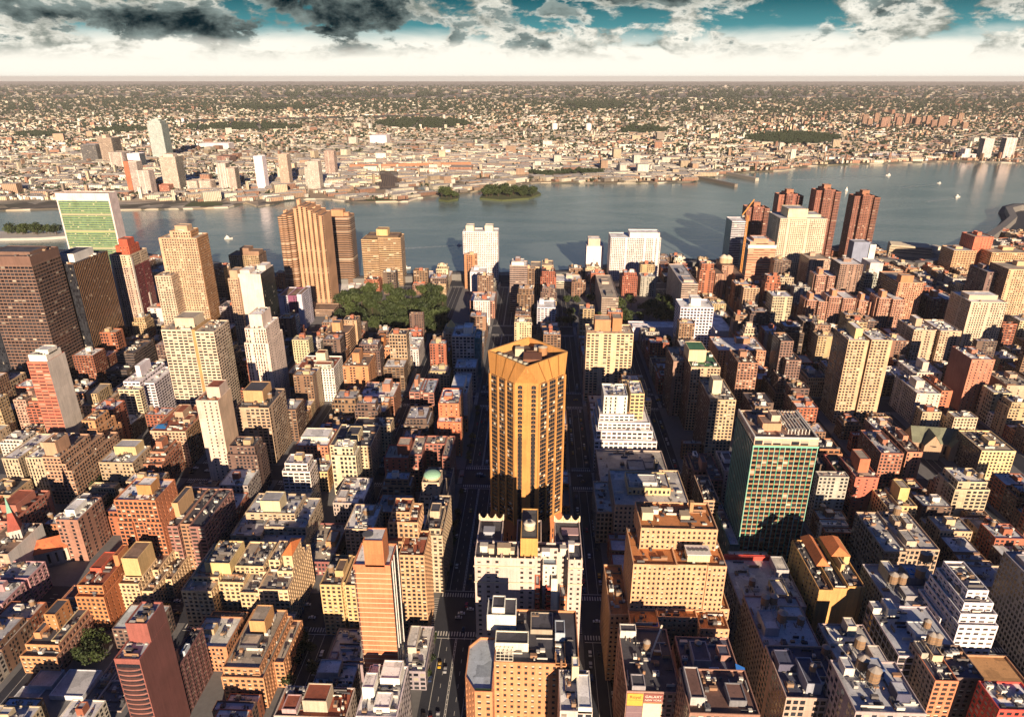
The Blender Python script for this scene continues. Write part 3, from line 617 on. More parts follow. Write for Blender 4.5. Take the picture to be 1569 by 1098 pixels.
b('apartment_block', 'dark brown slab with a brown roof turret and long balconied right side', 'apartment block', 256, 274, 1024, 262, 28, (.18, .085, .07), 'wide', rtar, 'the dark slab with a brown turret', geo=True, bulk=[(.1, .7, .02, .2, 8, (.3, .14, .1)), (.6, .95, .3, .5, 3, rblue)], units=3)
b('apartment_block', 'orange brick block with stepped right side and roof bulkhead at the bottom', 'apartment block', 337, 402, 1030, 268, 46, (.52, .27, .11), 'half', rtan, 'the orange stepped block at the bottom', geo=True, tiers=[(0, 1, 0, 1, 0, .82), (.02, .9, .05, 1, .82, 1), (1, 1.25, .3, 1, 0, .7)], bulk=[(.3, .75, .55, .85, 10, (.52, .28, .12)), (.2, .7, .3, .5, 3, rtar)], units=5)
b('low_block', 'low dark block carrying two pale metal sheds at the bottom left corner', 'building', 10, 122, 1096, 262, 26, (.3, .27, .25), 'grid', rgrey, 'the block with two metal sheds', bulk=[(.02, .36, .2, .55, 5, (.55, .57, .6)), (.12, .45, .5, .95, 7, (.42, .44, .47)), (.52, .98, .25, .95, 7.5, (.55, .57, .62))], units=0)
b('low_block', 'low cream block with stained grey roofs beside the dark red tower', 'building', 118, 186, 1090, 262, 40, (.5, .42, .3), 'half', rgrey, tiers=[(0, .3, 0, 1, 0, .9), (.3, 1, 0, .5, 0, 1), (.35, 1, .5, 1, 0, 1.15)], units=5)
# ---- centre left, near
b('apartment_tower', 'slim red brick tower ruled with pale floor lines and a tall red roof block', 'tower', 541, 598, 868, 265, 17, (.55, .20, .08), 'blank', rwhite, 'the slim red brick tower', ss='dark', sc=(.05, .045, .05), bulk=[(.33, .85, .0, .6, 15, (.5, .18, .075))], units=0, fin=False)
B = LAST[0]
for i in range(33):
    z_ = B.h-1.0-3.05*(i+1)
    if z_ > 1: m_ = MB(); m_.box(-B.W/2+.15, B.W/2+.02, -B.D/2-.06, -B.D/2+.02, z_, z_+.28, (.72, .6, .42)); part(B.root, 'floor_line', m_)
for y in (.25, .5, .95): m_ = MB(); m_.box(B.W/2-.1, B.W/2+.3, -B.D/2+y*B.D-.5, -B.D/2+y*B.D, 0, B.h+1, (.75, .72, .68)); part(B.root, 'side_pier', m_)
m_ = MB(); m_.box(-B.W/2-.02, -B.W/2+.9, -B.D/2-.05, -B.D/2+.01, 2, B.h-2, (.1, .05, .04)); part(B.root, 'window_strip', m_)
m_ = MB(); m_.cyl(-.1*B.W+.0, -B.D*.2, 2.6, 2.6, B.h+15.1, B.h+15.7, (.1, .1, .11), n=16); part(B.root, 'cooling_fan', m_)
B.done()
b('apartment_block', 'yellow block in two bays with a water tank left of the slim red tower', 'apartment block', 490, 553, 898, 322, 28, (.64, .46, .19), 'apt', rbrn, 'the yellow block in two bays', tiers=[(0, .52, 0, 1, 0, 1), (.52, .60, .12, 1, 0, .98), (.60, 1, 0, 1, 0, 1)], geo=True, tanks=[(.35, .35)], units=3, bulk=[(.55, .95, .3, .7, 4)])
b('apartment_tower', 'tan brick tower with red roof terraces right of the slim red tower', 'tower', 583, 650, 852, 324, 34, (.52, .32, .15), 'half', rred, 'the tan tower with red terraces', geo=True, tiers=[(.42, 1, 0, .7, 0, 1), (0, .45, .25, 1, 0, 1.05), (.1, .8, .4, 1, 1.05, 1.22), (.15, .6, .5, .95, 1.22, 1.3)], bulk=[], units=1)
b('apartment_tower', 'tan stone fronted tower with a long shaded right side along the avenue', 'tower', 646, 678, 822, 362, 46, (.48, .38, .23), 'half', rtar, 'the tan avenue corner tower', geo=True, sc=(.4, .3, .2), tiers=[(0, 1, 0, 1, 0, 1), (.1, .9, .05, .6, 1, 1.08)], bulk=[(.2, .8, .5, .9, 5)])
B = b('deco_tower', 'tan tower with a mint green copper dome', 'tower', 638, 682, 768, 424, 56, (.54, .43, .26), 'half', rtar, 'the mint domed tower', tiers=[(0, 1, 0, 1, 0, .8), (.1, .9, .05, .5, .8, 1.06), (.18, .8, .08, .4, 1.06, 1.42, None, 'sparse')], bulk=[], fin=False)
X0, X1, Y0, Y1, zt = B.tops[-1]; m_ = MB(); r_ = min(X1-X0, Y1-Y0)*.5; cx_, cy_ = (X0+X1)/2, (Y0+Y1)/2
m_.cyl(cx_, cy_, r_, r_*.98, zt+.2, zt+2, (.5, .4, .25), n=20)
for i in range(5):
    a0, a1 = i*math.pi/10, (i+1)*math.pi/10; m_.cyl(cx_, cy_, r_*math.cos(a0), max(.001, r_*math.cos(a1)), zt+2+r_*.5*math.sin(a0), zt+2+r_*.5*math.sin(a1), (.30, .52, .36), n=20)
part(B.root, 'dome', m_); B.done()
b('apartment_block', 'plain red brick slab with a dark roof turret left of the mint domed tower', 'apartment block', 588, 626, 703, 482, 22, (.40, .115, .06), 'sparse', rtan, 'the plain red brick slab', bulk=[(.5, 1, .3, .9, 9, (.3, .1, .06))], units=1)
b('apartment_block', 'brown brick courtyard block joined to the plain red slab', 'apartment block', 626, 690, 700, 478, 34, (.30, .13, .08), 'half', rtan, tiers=[(0, .3, .1, 1, 0, .98), (.3, .8, .6, 1, 0, 1), (.8, 1, 0, 1, 0, 1.0)], bulk=[], units=5)
b('apartment_block', 'low tan block with a white roof rim behind the slim red tower', 'apartment block', 528, 572, 812, 392, 30, (.54, .43, .25), 'half', rwhite, tanks=[(.6, .5)], units=4)
b('row_house', 'long dark red row building with a grey stained roof', 'row house', 459, 508, 862, 376, 44, (.26, .10, .08), 'house', rtan, units=7, bulk=[(.6, .9, .4, .7, 4, (.5, .25, .12))])
b('row_house', 'long white roofed row cluttered with roof boxes', 'row house', 510, 556, 772, 436, 36, (.42, .36, .27), 'house', rwhite, units=12, bulk=[(.1, .4, .1, .4, 3)])
b('low_block', 'low flat building with a tiled grey roof at the foot of the slim red tower', 'building', 500, 557, 1022, 287, 27, (.26, .22, .2), 'blank', rgrey, bulk=[(.05, .25, .1, .3, 2)], units=2, h=12, land=False)
b('low_block', 'low white roofed building right of the slim red tower along the wide avenue', 'building', 612, 652, 1030, 283, 34, (.3, .28, .26), 'grid', rwhite, bulk=[(.1, .5, .4, .9, 4, (.55, .5, .42))], units=2, h=13)
b('low_block', 'white roofed shed building left of the plant covered block at the bottom', 'building', 471, 533, 1078, 258, 24, (.34, .3, .28), 'grid', rwhite, bulk=[(.05, .6, .6, .98, 4, (.4, .38, .36))], units=6, h=18)
b('low_block', 'cream block with a tan stair tower at the bottom left of centre', 'building', 420, 530, 1100, 238, 18, (.50, .43, .32), 'half', rred, bulk=[(.38, .72, .2, .8, 7, (.5, .42, .32)), (.1, .3, .1, .6, 3, (.45, .3, .3))], units=5)
b('office_block', 'white roofed block crowded with white plant boxes in front of the slim red tower', 'building', 545, 608, 1100, 228, 30, (.60, .56, .5), 'grid', rwhite, 'the white plant box block', bulk=[(.05, .35, .35, .65, 7, (.78, .76, .7)), (.4, .9, .6, .98, 5, (.76, .74, .68)), (.1, .3, .72, .95, 3, (.76, .74, .68)), (.4, .8, .1, .4, 3, (.7, .66, .6))], units=8)
# ---- centre left, middle
B = b('apartment_tower', 'round fronted rust balcony tower near the park', 'tower', 494, 531, 514, 750, 38, (.50, .30, .15), 'wide', rbrn, 'the round fronted balcony tower', bulk=[], fin=False)
B.w = MB(); B.r = MB()
P_ = [(B.W/2*math.cos(a), -B.D/2+B.W/2*.9+B.W/2*.9*math.sin(a)) for a in [math.pi+i*math.pi/8 for i in range(9)]]+[(B.W/2, B.D/2), (-B.W/2, B.D/2)]
B.prism(P_, 0, B.h, B.col, (99, 3.1, 1, .52, 0, .25), rbrn); add_bulk(B, -6, 4, -6, 5, B.h, 11, (.5, .28, .14)); B.done()
b('apartment_block', 'square white apartment block with a tall cream roof box', 'apartment block', 454, 511, 565, 648, 34, (.74, .68, .55), 'apt', rred, 'the square white block', bulk=[(.45, .7, .4, .7, 12, (.6, .5, .35)), (.5, .95, -.02, .25, 5, (.7, .62, .5), 'wide')])
B = b('apartment_block', 'orange brick block with a curved front and a brick chimney block', 'apartment block', 525, 564, 562, 652, 36, (.52, .25, .1), 'half', rbrn, 'the curved orange block', bulk=[(.3, .58, .3, .7, 11)], fin=False)
B.done()
b('apartment_block', 'rust brick block with tank house in front of curved orange block', 'apartment block', 550, 603, 609, 612, 36, (.42, .2, .1), 'wide', rwhite, bulk=[(.6, .82, .4, .8, 8)], units=6)
b('apartment_block', 'cream block with a planted roof garden and an arched roof house', 'apartment block', 505, 568, 684, 498, 54, (.60, .48, .26), 'apt', rtar, 'the cream roof garden block', tiers=[(0, 1, 0, .7, 0, 1), (.3, 1.25, .7, 1, 0, .97)], bulk=[(.36, .66, .2, .6, 7, (.62, .5, .3), 'sparse')], units=5)
b('apartment_block', 'rust block with a white crenellated roof rim left of the cream roof garden block', 'apartment block', 453, 502, 684, 500, 30, (.44, .19, .09), 'apt', rwhite, bulk=[(.05, .9, .35, .9, 3, (.7, .62, .5))], units=4)
b('apartment_block', 'small yellow corner block with a roof tank below the cream roof garden block', 'apartment block', 475, 502, 724, 478, 34, (.60, .43, .18), 'half', rgrey, sc=(.5, .26, .1), tanks=[(.3, .3)], units=4)
b('apartment_block', 'bright red orange brick block by the avenue with a white roof', 'apartment block', 669, 701, 628, 540, 44, (.56, .17, .07), 'sparse', rwhite, 'the bright red orange block', tiers=[(0, 1, .25, 1, 0, 1), (0, 1.15, 0, .25, 0, .72)], bulk=[(.2, .6, .3, .6, 3)], sc=(.5, .22, .1))
b('apartment_block', 'slim white block with a curved roof house behind the bright red orange block', 'apartment block', 690, 716, 604, 596, 50, (.62, .56, .46), 'apt', rwhite, bulk=[(.05, .8, .05, .6, 7, (.72, .68, .6))], sc=(.5, .42, .32))
b('apartment_block', 'brown brick block with a tank tower right of the rust tank house block', 'apartment block', 627, 665, 602, 606, 34, (.30, .14, .09), 'wide', rblue, tiers=[(0, .42, 0, 1, 0, 1), (.42, .55, .15, 1, 0, .98), (.55, 1, 0, 1, 0, .98)], bulk=[(.3, .65, .4, .8, 8, (.34, .15, .09))])
b('apartment_tower', 'beige grid tower with a green glass right corner', 'tower', 692, 731, 516, 712, 34, (.56, .50, .38), 'grid', rwhite, 'the beige and green glass tower', tiers=[(0, .88, 0, 1, 0, 1), (.88, 1.12, .1, .8, 0, .93, (.1, .22, .2), 'teal')], bulk=[(.5, .9, .2, .7, 8, (.72, .68, .6)), (.15, .45, .4, .8, 4)], fin=True)
B = b('apartment_block', 'cream block with a golden roof dome behind the beige glass tower', 'apartment block', 678, 704, 512, 748, 34, (.54, .42, .26), 'half', rtan, bulk=[(.15, .75, .1, .6, 6, (.5, .4, .25))], fin=False)
m_ = MB(); m_.cyl(-1, -5, 6, 4, B.h+6, B.h+9, (.65, .45, .16), n=10); m_.cyl(-1, -5, 4, .05, B.h+9, B.h+14, (.65, .45, .16), n=10); part(B.root, 'dome', m_); B.done()
b('apartment_block', 'rust block left of the beige glass tower', 'apartment block', 664, 691, 533, 738, 34, (.50, .26, .13), 'half', rred)
b('apartment_block', 'rust stepped block with a round orange roof tank below the park', 'apartment block', 566, 606, 536, 742, 36, (.5, .23, .1), 'half', rbrn, 'the rust stepped block below the park', tiers=[(0, 1, 0, 1, 0, .8), (.1, .9, .1, 1, .8, 1)], bulk=[(.2, .5, .2, .6, 11, (.55, .22, .08))])
b('apartment_block', 'white stepped block with a white roof tower below the park', 'apartment block', 603, 641, 536, 742, 40, (.66, .6, .5), 'half', rwhite, 'the white stepped block below the park', bulk=[(.3, .6, .3, .6, 13, (.78, .75, .7))])
# ---- riverside, left of centre
B = b('apartment_tower', 'huge bronze fluted tower with a stepped crown above the park', 'tower', 424, 493, 332, 965, 46, (.50, .31, .15), 'blank', rbrn, 'the bronze fluted tower', bulk=[], units=0, fin=False)
B.w = MB(); B.r = MB(); W_, D_ = B.W, B.D; n = 9; cw = W_/n
FL = (1.5, 3.0, .42, .62, 0, .15)
for i in range(n):
    z1_ = B.h+(-2, 2, 0, 10, 13, 12, 8, 4, 0)[i]; x = -W_/2+cw*(i+.5)
    yo = -D_/2+(3, 0, 2, 5, 4, 3, 2, 1, 3)[i]
    if i < 3: P_ = [(x+cw*.5*math.cos(a), yo+cw*.5*math.sin(a)) for a in [math.pi+k*math.pi/6 for k in range(7)]]+[(x+cw*.5, D_/2), (x-cw*.5, D_/2)]; st = (99, 3.0, 1, .5, 0, .2); sd_ = None
    else: P_ = [(x-cw*.5, yo+4), (x-cw*.28, yo), (x+cw*.28, yo), (x+cw*.5, yo+4), (x+cw*.5, D_/2), (x-cw*.5, D_/2)]; st = (99, 9, 0, 0, 0, 0); sd_ = {0: (99, 3.0, .8, .6, 0, .1), 2: (99, 3.0, .8, .6, 0, .1)}
    B.prism(P_, 0, z1_, B.col, st, rbrn, sides=sd_)
    if i in (0, 3, 6): B.prism([(x-cw*.3, 0), (x+cw*.3, 0), (x+cw*.3, 8), (x-cw*.3, 8)], z1_, z1_+(5, 9, 0.2)[i//3], B.col, ST['blank'], rbrn)
B.done()
b('low_block', 'low terrace podium ring at the foot of the bronze fluted tower', 'building', 445, 512, 484, 925, 30, (.36, .25, .15), 'band', rbrn, h=9, land=False)
B = b('apartment_tower', 'dark bronze banded tower with rounded corners and an orange roof block', 'tower', 494, 535, 334, 1085, 40, (.36, .23, .12), 'band', rbrn, 'the dark bronze banded tower', bulk=[], fin=False)
B.w = MB(); B.r = MB(); W_, D_ = B.W/2, B.D/2; c_ = W_*.35
P_ = []
for sx, sy, a0 in ((1, 1, 0), (-1, 1, .5), (-1, -1, 1), (1, -1, 1.5)):
    P_ += [(sx*(W_-c_)+c_*math.cos(math.pi*(a0+k/6)), sy*(D_-c_)+c_*math.sin(math.pi*(a0+k/6))) for k in range(4)]
B.prism(P_, 0, B.h, B.col, (99, 3.0, 1, .56, 0, .1), rbrn); add_bulk(B, -W_*.5, W_*.4, -6, 8, B.h, 10, (.5, .26, .14)); add_bulk(B, W_*.4, W_*.75, -3, 6, B.h, 5, (.45, .25, .14)); B.done()
b('apartment_tower', 'tan tower banded with brown balconies rising behind the park trees', 'tower', 553, 613, 366, 1080, 36, (.55, .36, .17), 'band', rbrn, 'the tan banded tower', tiers=[(0, .42, 0, 1, 0, .97), (.42, 1, .1, 1, 0, 1), (.12, .95, .1, .9, 1, 1.04, (.12, .08, .05), 'blank')], bulk=[(.3, .65, .2, .8, 10, (.6, .42, .2))])
b('apartment_tower', 'tall white riverside tower with two roof blocks like ears', 'tower', 709, 763, 356, 1110, 30, (.76, .70, .58), 'apt', rwhite, 'the white tower with two roof blocks', bulk=[(.08, .3, .2, .8, 9, (.72, .6, .42)), (.62, .85, .2, .8, 9, (.72, .6, .42))])
b('apartment_block', 'cream block with a white roof left of the park beside the bronze towers', 'apartment block', 510, 544, 447, 1040, 46, (.66, .58, .44), 'apt', rwhite, h=None)
B = b('low_block', 'cream block with a white dome on its roof beside the park', 'building', 650, 688, 428, 1085, 50, (.52, .40, .26), 'sparse', rwhite, 'the domed riverside block', fin=False, bulk=[])
m_ = MB()
for i in range(4): m_.cyl(0, 0, 9*math.cos(i*math.pi/8), max(.01, 9*math.cos((i+1)*math.pi/8)), B.h+.5+7*math.sin(i*math.pi/8), B.h+.5+7*math.sin((i+1)*math.pi/8), (.7, .68, .62), n=18)
part(B.root, 'dome', m_); B.done()
b('apartment_block', 'brown brick apartment block in front of the white tower with two roof blocks', 'apartment block', 720, 758, 462, 925, 44, (.38, .19, .11), 'half', rwhite, tanks=[(.7, .5)])
b('apartment_block', 'bright white block at the foot of the white tower with two roof blocks', 'apartment block', 720, 744, 418, 1040, 30, (.74, .7, .62), 'sparse', rwhite)
b('apartment_block', 'white and purple striped block left of the park', 'apartment block', 426, 462, 454, 868, 40, (.62, .6, .6), 'apt', rbrn, tiers=[(0, .4, 0, 1, 0, 1), (.4, .8, .04, 1, 0, .99, (.22, .07, .14), 'apt'), (.8, 1, 0, 1, 0, 1.04)])
# ---- riverside, right of centre
b('apartment_tower', 'grey tan tower with balcony rows left of the hospital slabs', 'tower', 781, 808, 408, 955, 30, (.42, .32, .22), 'band', rwhite, 'the grey tan balcony tower', bulk=[(.1, .8, .1, .8, 5, (.7, .66, .6)), (.3, .6, .3, .7, 9, (.2, .12, .1))])
b('apartment_tower', 'tan twin topped apartment block right of the grey tan balcony tower', 'apartment block', 813, 848, 408, 1040, 34, (.54, .40, .22), 'apt', rtan, tiers=[(0, .45, 0, 1, 0, .96), (.5, 1, .1, 1, 0, 1)])
b('apartment_block', 'cream low block with a white roof beside the white laboratory tower', 'apartment block', 852, 892, 432, 1080, 40, (.52, .44, .3), 'band', rwhite)
b('hospital_tower', 'narrow white laboratory tower with an orange topped roof house', 'tower', 899, 925, 378, 1175, 34, (.72, .68, .6), 'blank', rwhite, 'the white laboratory tower', bulk=[(.1, .8, .2, .8, 12, (.6, .45, .36))])
b('hospital_slab', 'wide white hospital slab with a speckle of windows and a raised roof', 'tower', 936, 1013, 365, 1130, 40, (.74, .69, .56), 'apt', rwhite, 'the wide white hospital slab', tiers=[(0, 1, 0, 1, 0, 1), (.38, .98, .1, .8, 1, 1.1, None, 'blank')], bulk=[])
b('hospital_block', 'tan brick wing below the wide white hospital slab', 'building', 943, 1002, 440, 1085, 26, (.56, .44, .25), 'apt', rtan, bulk=[])
b('hospital_slab', 'long tan slab with square roof openings left of the hospital trees', 'building', 922, 948, 457, 930, 120, (.50, .40, .27), 'band', rtan, 'the long tan slab', sc=(.42, .36, .28), ss='blank', bulk=[(.3, .7, .1, .25, 3, (.1, .1, .1)), (.25, .7, .6, .75, 3)])
b('hospital_slab', 'long grey sided slab right of the hospital trees', 'building', 1045, 1070, 436, 925, 110, (.52, .42, .28), 'band', rgrey, 'the long grey sided slab', sc=(.36, .33, .29), ss='sparse', bulk=[(.2, .8, .1, .3, 3), (.3, .6, .5, .7, 3, rtar)])
b('apartment_tower', 'white grid fronted tower with a white roof block', 'tower', 1043, 1094, 472, 800, 34, (.76, .73, .68), 'grid', rwhite, 'the white grid tower', bulk=[(.35, .65, .3, .7, 9, (.8, .78, .72))])
b('low_block', 'long low white building with a red shop band', 'building', 966, 1042, 505, 842, 30, (.66, .62, .55), 'blank', rwhite, bulk=[(.05, .95, .1, .5, 2)])
b('low_block', 'flat white building right of the white grid tower', 'building', 1096, 1122, 508, 838, 60, (.64, .6, .53), 'blank', rwhite, bulk=[])
b('apartment_tower', 'yellow cream apartment tower with balconies behind the white stepped deco block', 'tower', 899, 971, 512, 660, 28, (.64, .50, .27), 'pair', rtan, 'the yellow cream tower', bulk=[(.18, .52, .3, .9, 12, (.5, .24, .12)), (.56, .76, .3, .9, 14, (.5, .22, .1))], units=5)
b('apartment_block', 'white and teal block in front of the tan twin topped block', 'apartment block', 823, 851, 472, 858, 30, (.62, .6, .55), 'wide', rwhite)
b('office_tower', 'blue glass tower with a cream top near the construction tower', 'tower', 1122, 1145, 340, 1190, 40, (.62, .6, .54), 'band', rwhite, 'the blue glass riverside tower', sc=(.16, .28, .32), ss='teal', bulk=[])
b('unfinished_tower', 'white and orange striped tower under construction by the river', 'tower', 1148, 1190, 372, 1110, 46, (.62, .30, .16), (9, 4, 1, .3, 0, .5), rwhite, 'the white and orange construction tower', sc=(.18, .26, .32), ss='band', tiers=[(0, 1, 0, 1, 0, .86), (-.02, 1.02, 0, 1, .86, .93, (.78, .75, .68), 'blank'), (.05, .95, .05, .95, .93, 1)], bulk=[(.2, .8, .2, .8, 4)])
# tower crane beside it
c_ = link('tower_crane', None, loc=at(1146, 330, 1108)[:2]+(0,)); tag(c_, 'thin orange tower crane standing against the construction tower', 'crane')
zc = at(1146, 330, 1108)[2]; m_ = MB()
for x in (-1.2, 1.2):
    for y in (-1.2, 1.2): m_.bar((x, y, 0), (x, y, zc), .7, (.6, .26, .06))
z = 0
while z < zc-6: m_.bar((-1.2, -1.2, z), (1.2, -1.2, z+5), .4, (.6, .26, .06)); m_.bar((1.2, 1.2, z), (-1.2, 1.2, z+5), .4, (.6, .26, .06)); z += 5
part(c_, 'mast', m_); m_ = MB(); m_.bar((-8, 2, zc), (5, -6, zc+26), 1.6, (.65, .3, .08)); part(c_, 'jib', m_); m_ = MB(); m_.box(-9, -5, 0, 4, zc-3, zc, (.3, .28, .25)); part(c_, 'counterweight', m_)
b('hospital_tower', 'broad cream hospital tower with darker left side and a roof house', 'tower', 1196, 1268, 336, 1130, 60, (.66, .56, .36), 'apt', rgrey, 'the broad cream hospital tower', sc=(.5, .44, .32), bulk=[(.2, .62, .2, .8, 14, (.66, .56, .36)), (.62, .95, .3, .8, 4)])  # the left side's shade is put into its darker colour
def waterside(label, short, xl, xr, yr, Y):
    B = b('apartment_tower', label, 'tower', xl, xr, yr, Y, 34, (.27, .115, .07), 'band', rbrn, short, bulk=[], group=None, fin=False)
    B.w = MB(); B.r = MB(); w, d = B.W/2, B.D/2
    for i, (x0, x1, y0, z1_) in enumerate(((-1, -.45, -.6, .97), (-.45, .1, -1, 1.0), (.1, .55, -.75, .985), (.55, 1, -1, .96))):
        B.prism([(x0*w, y0*d), (x1*w, y0*d), (x1*w, d), (x0*w, d)], 0, B.h*z1_, jit(B.col, .1), (4, 2.9, (.5, .7, .5, .9)[i], .5, 0, .12), rbrn, 2)
    add_bulk(B, -.3*w, .3*w, -.2*d, .5*d, B.h, 7, (.32, .15, .09)); B.done()
waterside('brown riverside tower half hidden behind the white and orange construction tower', 'the half hidden brown riverside tower', 1146, 1180, 318, 1340)
waterside('brown riverside tower directly behind the broad cream hospital tower', 'the brown tower behind the cream hospital', 1196, 1232, 298, 1330)
waterside('tallest brown riverside tower touching the right corner of the broad cream hospital tower', 'the tallest brown riverside tower', 1254, 1290, 291, 1275)
waterside('lone brown riverside tower standing apart right of the others', 'the lone brown riverside tower', 1313, 1350, 300, 1265)
B = b('hospital_block', 'old brown hospital with two domed roof lanterns', 'building', 1098, 1142, 412, 1040, 60, (.40, .23, .13), 'half', rbrn, 'the old domed hospital', tiers=[(0, .3, 0, 1, 0, .8), (.3, .7, .3, 1, 0, 1), (.7, 1, 0, 1, 0, .75)], bulk=[], fin=False)
for x, z in ((-.05, B.h), (.12, B.h*.98)):
    m_ = MB(); m_.cyl(x*B.W, 10, 7, 7, z, z+8, (.5, .36, .22), n=14); m_.cyl(x*B.W, 10, 7.5, 3, z+8, z+12, (.6, .52, .4), n=14); m_.cyl(x*B.W, 10, 3, .1, z+12, z+13.5, (.6, .52, .4), n=14); part(B.root, 'dome', m_)
B.done()
b('office_block', 'slate blue slab with a pale right edge near the marina', 'tower', 1309, 1343, 372, 1120, 20, (.22, .26, .30), 'blank', rgrey, 'the slate blue slab', tiers=[(0, .72, 0, 1, 0, 1), (.72, 1, -.1, 1, 0, .95, (.62, .63, .6), 'blank')], bulk=[])
b('office_block', 'white framed block with one huge dark window below the slate blue slab', 'building', 1334, 1354, 404, 1010, 30, (.62, .6, .5), (18, 40, .5, .8, 0, 0), rwhite, bulk=[])
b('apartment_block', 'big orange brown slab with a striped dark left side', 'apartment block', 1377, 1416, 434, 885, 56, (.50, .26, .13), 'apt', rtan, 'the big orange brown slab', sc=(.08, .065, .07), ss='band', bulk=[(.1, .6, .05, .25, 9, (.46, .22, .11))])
def kips(label, short, xl, xr, yr, Y, c=(.42, .22, .13)):
    b('apartment_tower', label, 'tower', xl, xr, yr, Y, 34, c, 'half', rwhite, short, tiers=[(0, .5, .12, .9, 0, 1), (.5, 1, 0, 1, 0, 1.0), (-.06, .12, .25, .8, 0, .99)], bulk=[(.35, .75, .3, .7, 8, (.48, .22, .12))])
kips('brown white rimmed apartment tower, leftmost of the row below the slate blue slab', None, 1239, 1271, 463, 882)
kips('brown white rimmed apartment tower with the widest front in its row', 'the widest brown white rimmed tower', 1273, 1312, 458, 876)
kips('small brown white rimmed tower between two wider ones', None, 1319, 1348, 464, 884)
kips('brown white rimmed tower in front of the big orange brown slab', 'the brown tower before the orange slab', 1350, 1388, 460, 868)
kips('dark shaded round shouldered tower with a white rim at the right end of its row', None, 1430, 1467, 460, 880, (.2, .11, .085))
kips('brown white rimmed tower standing above the row of similar ones', None, 1253, 1287, 424, 968, (.44, .25, .15))
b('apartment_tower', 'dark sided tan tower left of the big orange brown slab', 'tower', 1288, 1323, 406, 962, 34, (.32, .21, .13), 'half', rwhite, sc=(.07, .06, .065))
b('hospital_block', 'tan stepped hospital block behind the dark sided tan tower', 'building', 1240, 1292, 398, 1060, 40, (.46, .33, .2), 'apt', rtan, tiers=[(0, .6, 0, 1, 0, 1), (.6, 1, .2, 1, 0, .8)])
b('apartment_block', 'tan orange block with ribbed front by the river at right', 'apartment block', 1462, 1497, 385, 1190, 40, (.56, .36, .17), 'wide', rgrey, 'the ribbed tan block')
b('apartment_tower', 'vivid red orange tower by the river at right', 'tower', 1494, 1523, 364, 1200, 40, (.58, .16, .08), (5, 3, .3, .5, 0, .1), rtan, 'the vivid red orange tower')
b('apartment_block', 'golden tan block with dark window grid right of the vivid red tower', 'apartment block', 1520, 1580, 388, 1170, 40, (.58, .38, .17), 'grid', rtan)
b('apartment_tower', 'tall tan tower cut by the right edge', 'tower', 1546, 1600, 414, 880, 40, (.56, .38, .20), 'apt', rtan, 'the tall tan tower at the right edge', sc=(.3, .17, .11))
b('apartment_block', 'dark brown block left of the tall tan tower at the right edge', 'apartment block', 1513, 1541, 418, 900, 40, (.2, .13, .1), 'half', rgrey)
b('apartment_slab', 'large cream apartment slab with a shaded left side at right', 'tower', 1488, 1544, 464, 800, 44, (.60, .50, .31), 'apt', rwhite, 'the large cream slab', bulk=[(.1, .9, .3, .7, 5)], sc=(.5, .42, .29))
b('apartment_block', 'tan twin fronted block below the large cream slab', 'apartment block', 1402, 1474, 508, 752, 40, (.54, .40, .23), 'half', rwhite, 'the tan twin fronted block', tiers=[(0, .45, .05, 1, 0, 1), (.45, .55, .15, 1, 0, .98), (.55, 1, 0, 1, 0, 1)], bulk=[(.35, .65, .4, .8, 9)])
b('apartment_tower', 'tan twin shafted tower with a deep slot down its front', 'tower', 1300, 1369, 523, 618, 34, (.56, .39, .21), 'half', rwhite, 'the twin shafted tan tower', tiers=[(0, .46, 0, 1, 0, 1), (.46, .53, .25, 1, 0, .98, (.3, .17, .09), 'sparse'), (.53, 1, .04, 1, 0, 1)], bulk=[(.42, .78, .2, .8, 10, (.58, .43, .22))], sc=(.36, .25, .17))
b('apartment_block', 'white stepped block with a roof house behind the pale corner block', 'apartment block', 1374, 1444, 572, 690, 34, (.62, .54, .38), 'half', rwhite, tiers=[(0, .35, 0, 1, 0, .72), (.35, 1, 0, 1, 0, 1)], bulk=[(.4, .6, .2, .6, 10)])
b('apartment_block', 'pale cream corner block with a red brick right flank', 'apartment block', 1405, 1442, 604, 620, 44, (.62, .54, .38), 'sparse', rwhite, 'the pale corner block', ss='apt', bulk=[(.2, .55, .3, .6, 8)])
b('apartment_block', 'narrow orange brick block right of the pale corner block', 'apartment block', 1443, 1460, 600, 632, 38, (.50, .17, .08), 'half', rbrn)
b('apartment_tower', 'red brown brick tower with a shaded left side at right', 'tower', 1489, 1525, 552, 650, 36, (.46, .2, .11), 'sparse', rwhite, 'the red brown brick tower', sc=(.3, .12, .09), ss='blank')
b('apartment_block', 'tan blank sided block cut by the right edge', 'apartment block', 1543, 1590, 592, 640, 36, (.5, .36, .22), 'sparse', rtan, ss='blank')
b('apartment_block', 'small white block left of the red brown brick tower', 'apartment block', 1459, 1488, 602, 668, 26, (.66, .62, .54), 'loft', rwhite)
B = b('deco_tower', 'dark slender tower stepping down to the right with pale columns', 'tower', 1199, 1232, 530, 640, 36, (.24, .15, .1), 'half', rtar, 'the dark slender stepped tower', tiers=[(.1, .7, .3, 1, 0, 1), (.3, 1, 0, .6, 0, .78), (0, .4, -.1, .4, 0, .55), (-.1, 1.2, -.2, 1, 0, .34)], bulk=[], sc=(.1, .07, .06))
b('apartment_tower', 'brick tower with a green roof terrace and a cream roof block', 'tower', 1059, 1104, 564, 598, 42, (.50, .36, .2), 'half', (.05, .16, .08), 'the green terrace tower', sc=(.2, .12, .09), bulk=[(.0, .6, .35, .9, 12, (.6, .48, .3))])
b('apartment_tower', 'brown wing joined behind the green terrace tower', 'tower', 1032, 1060, 555, 628, 40, (.34, .22, .14), 'half', rtan, sc=(.16, .1, .08))
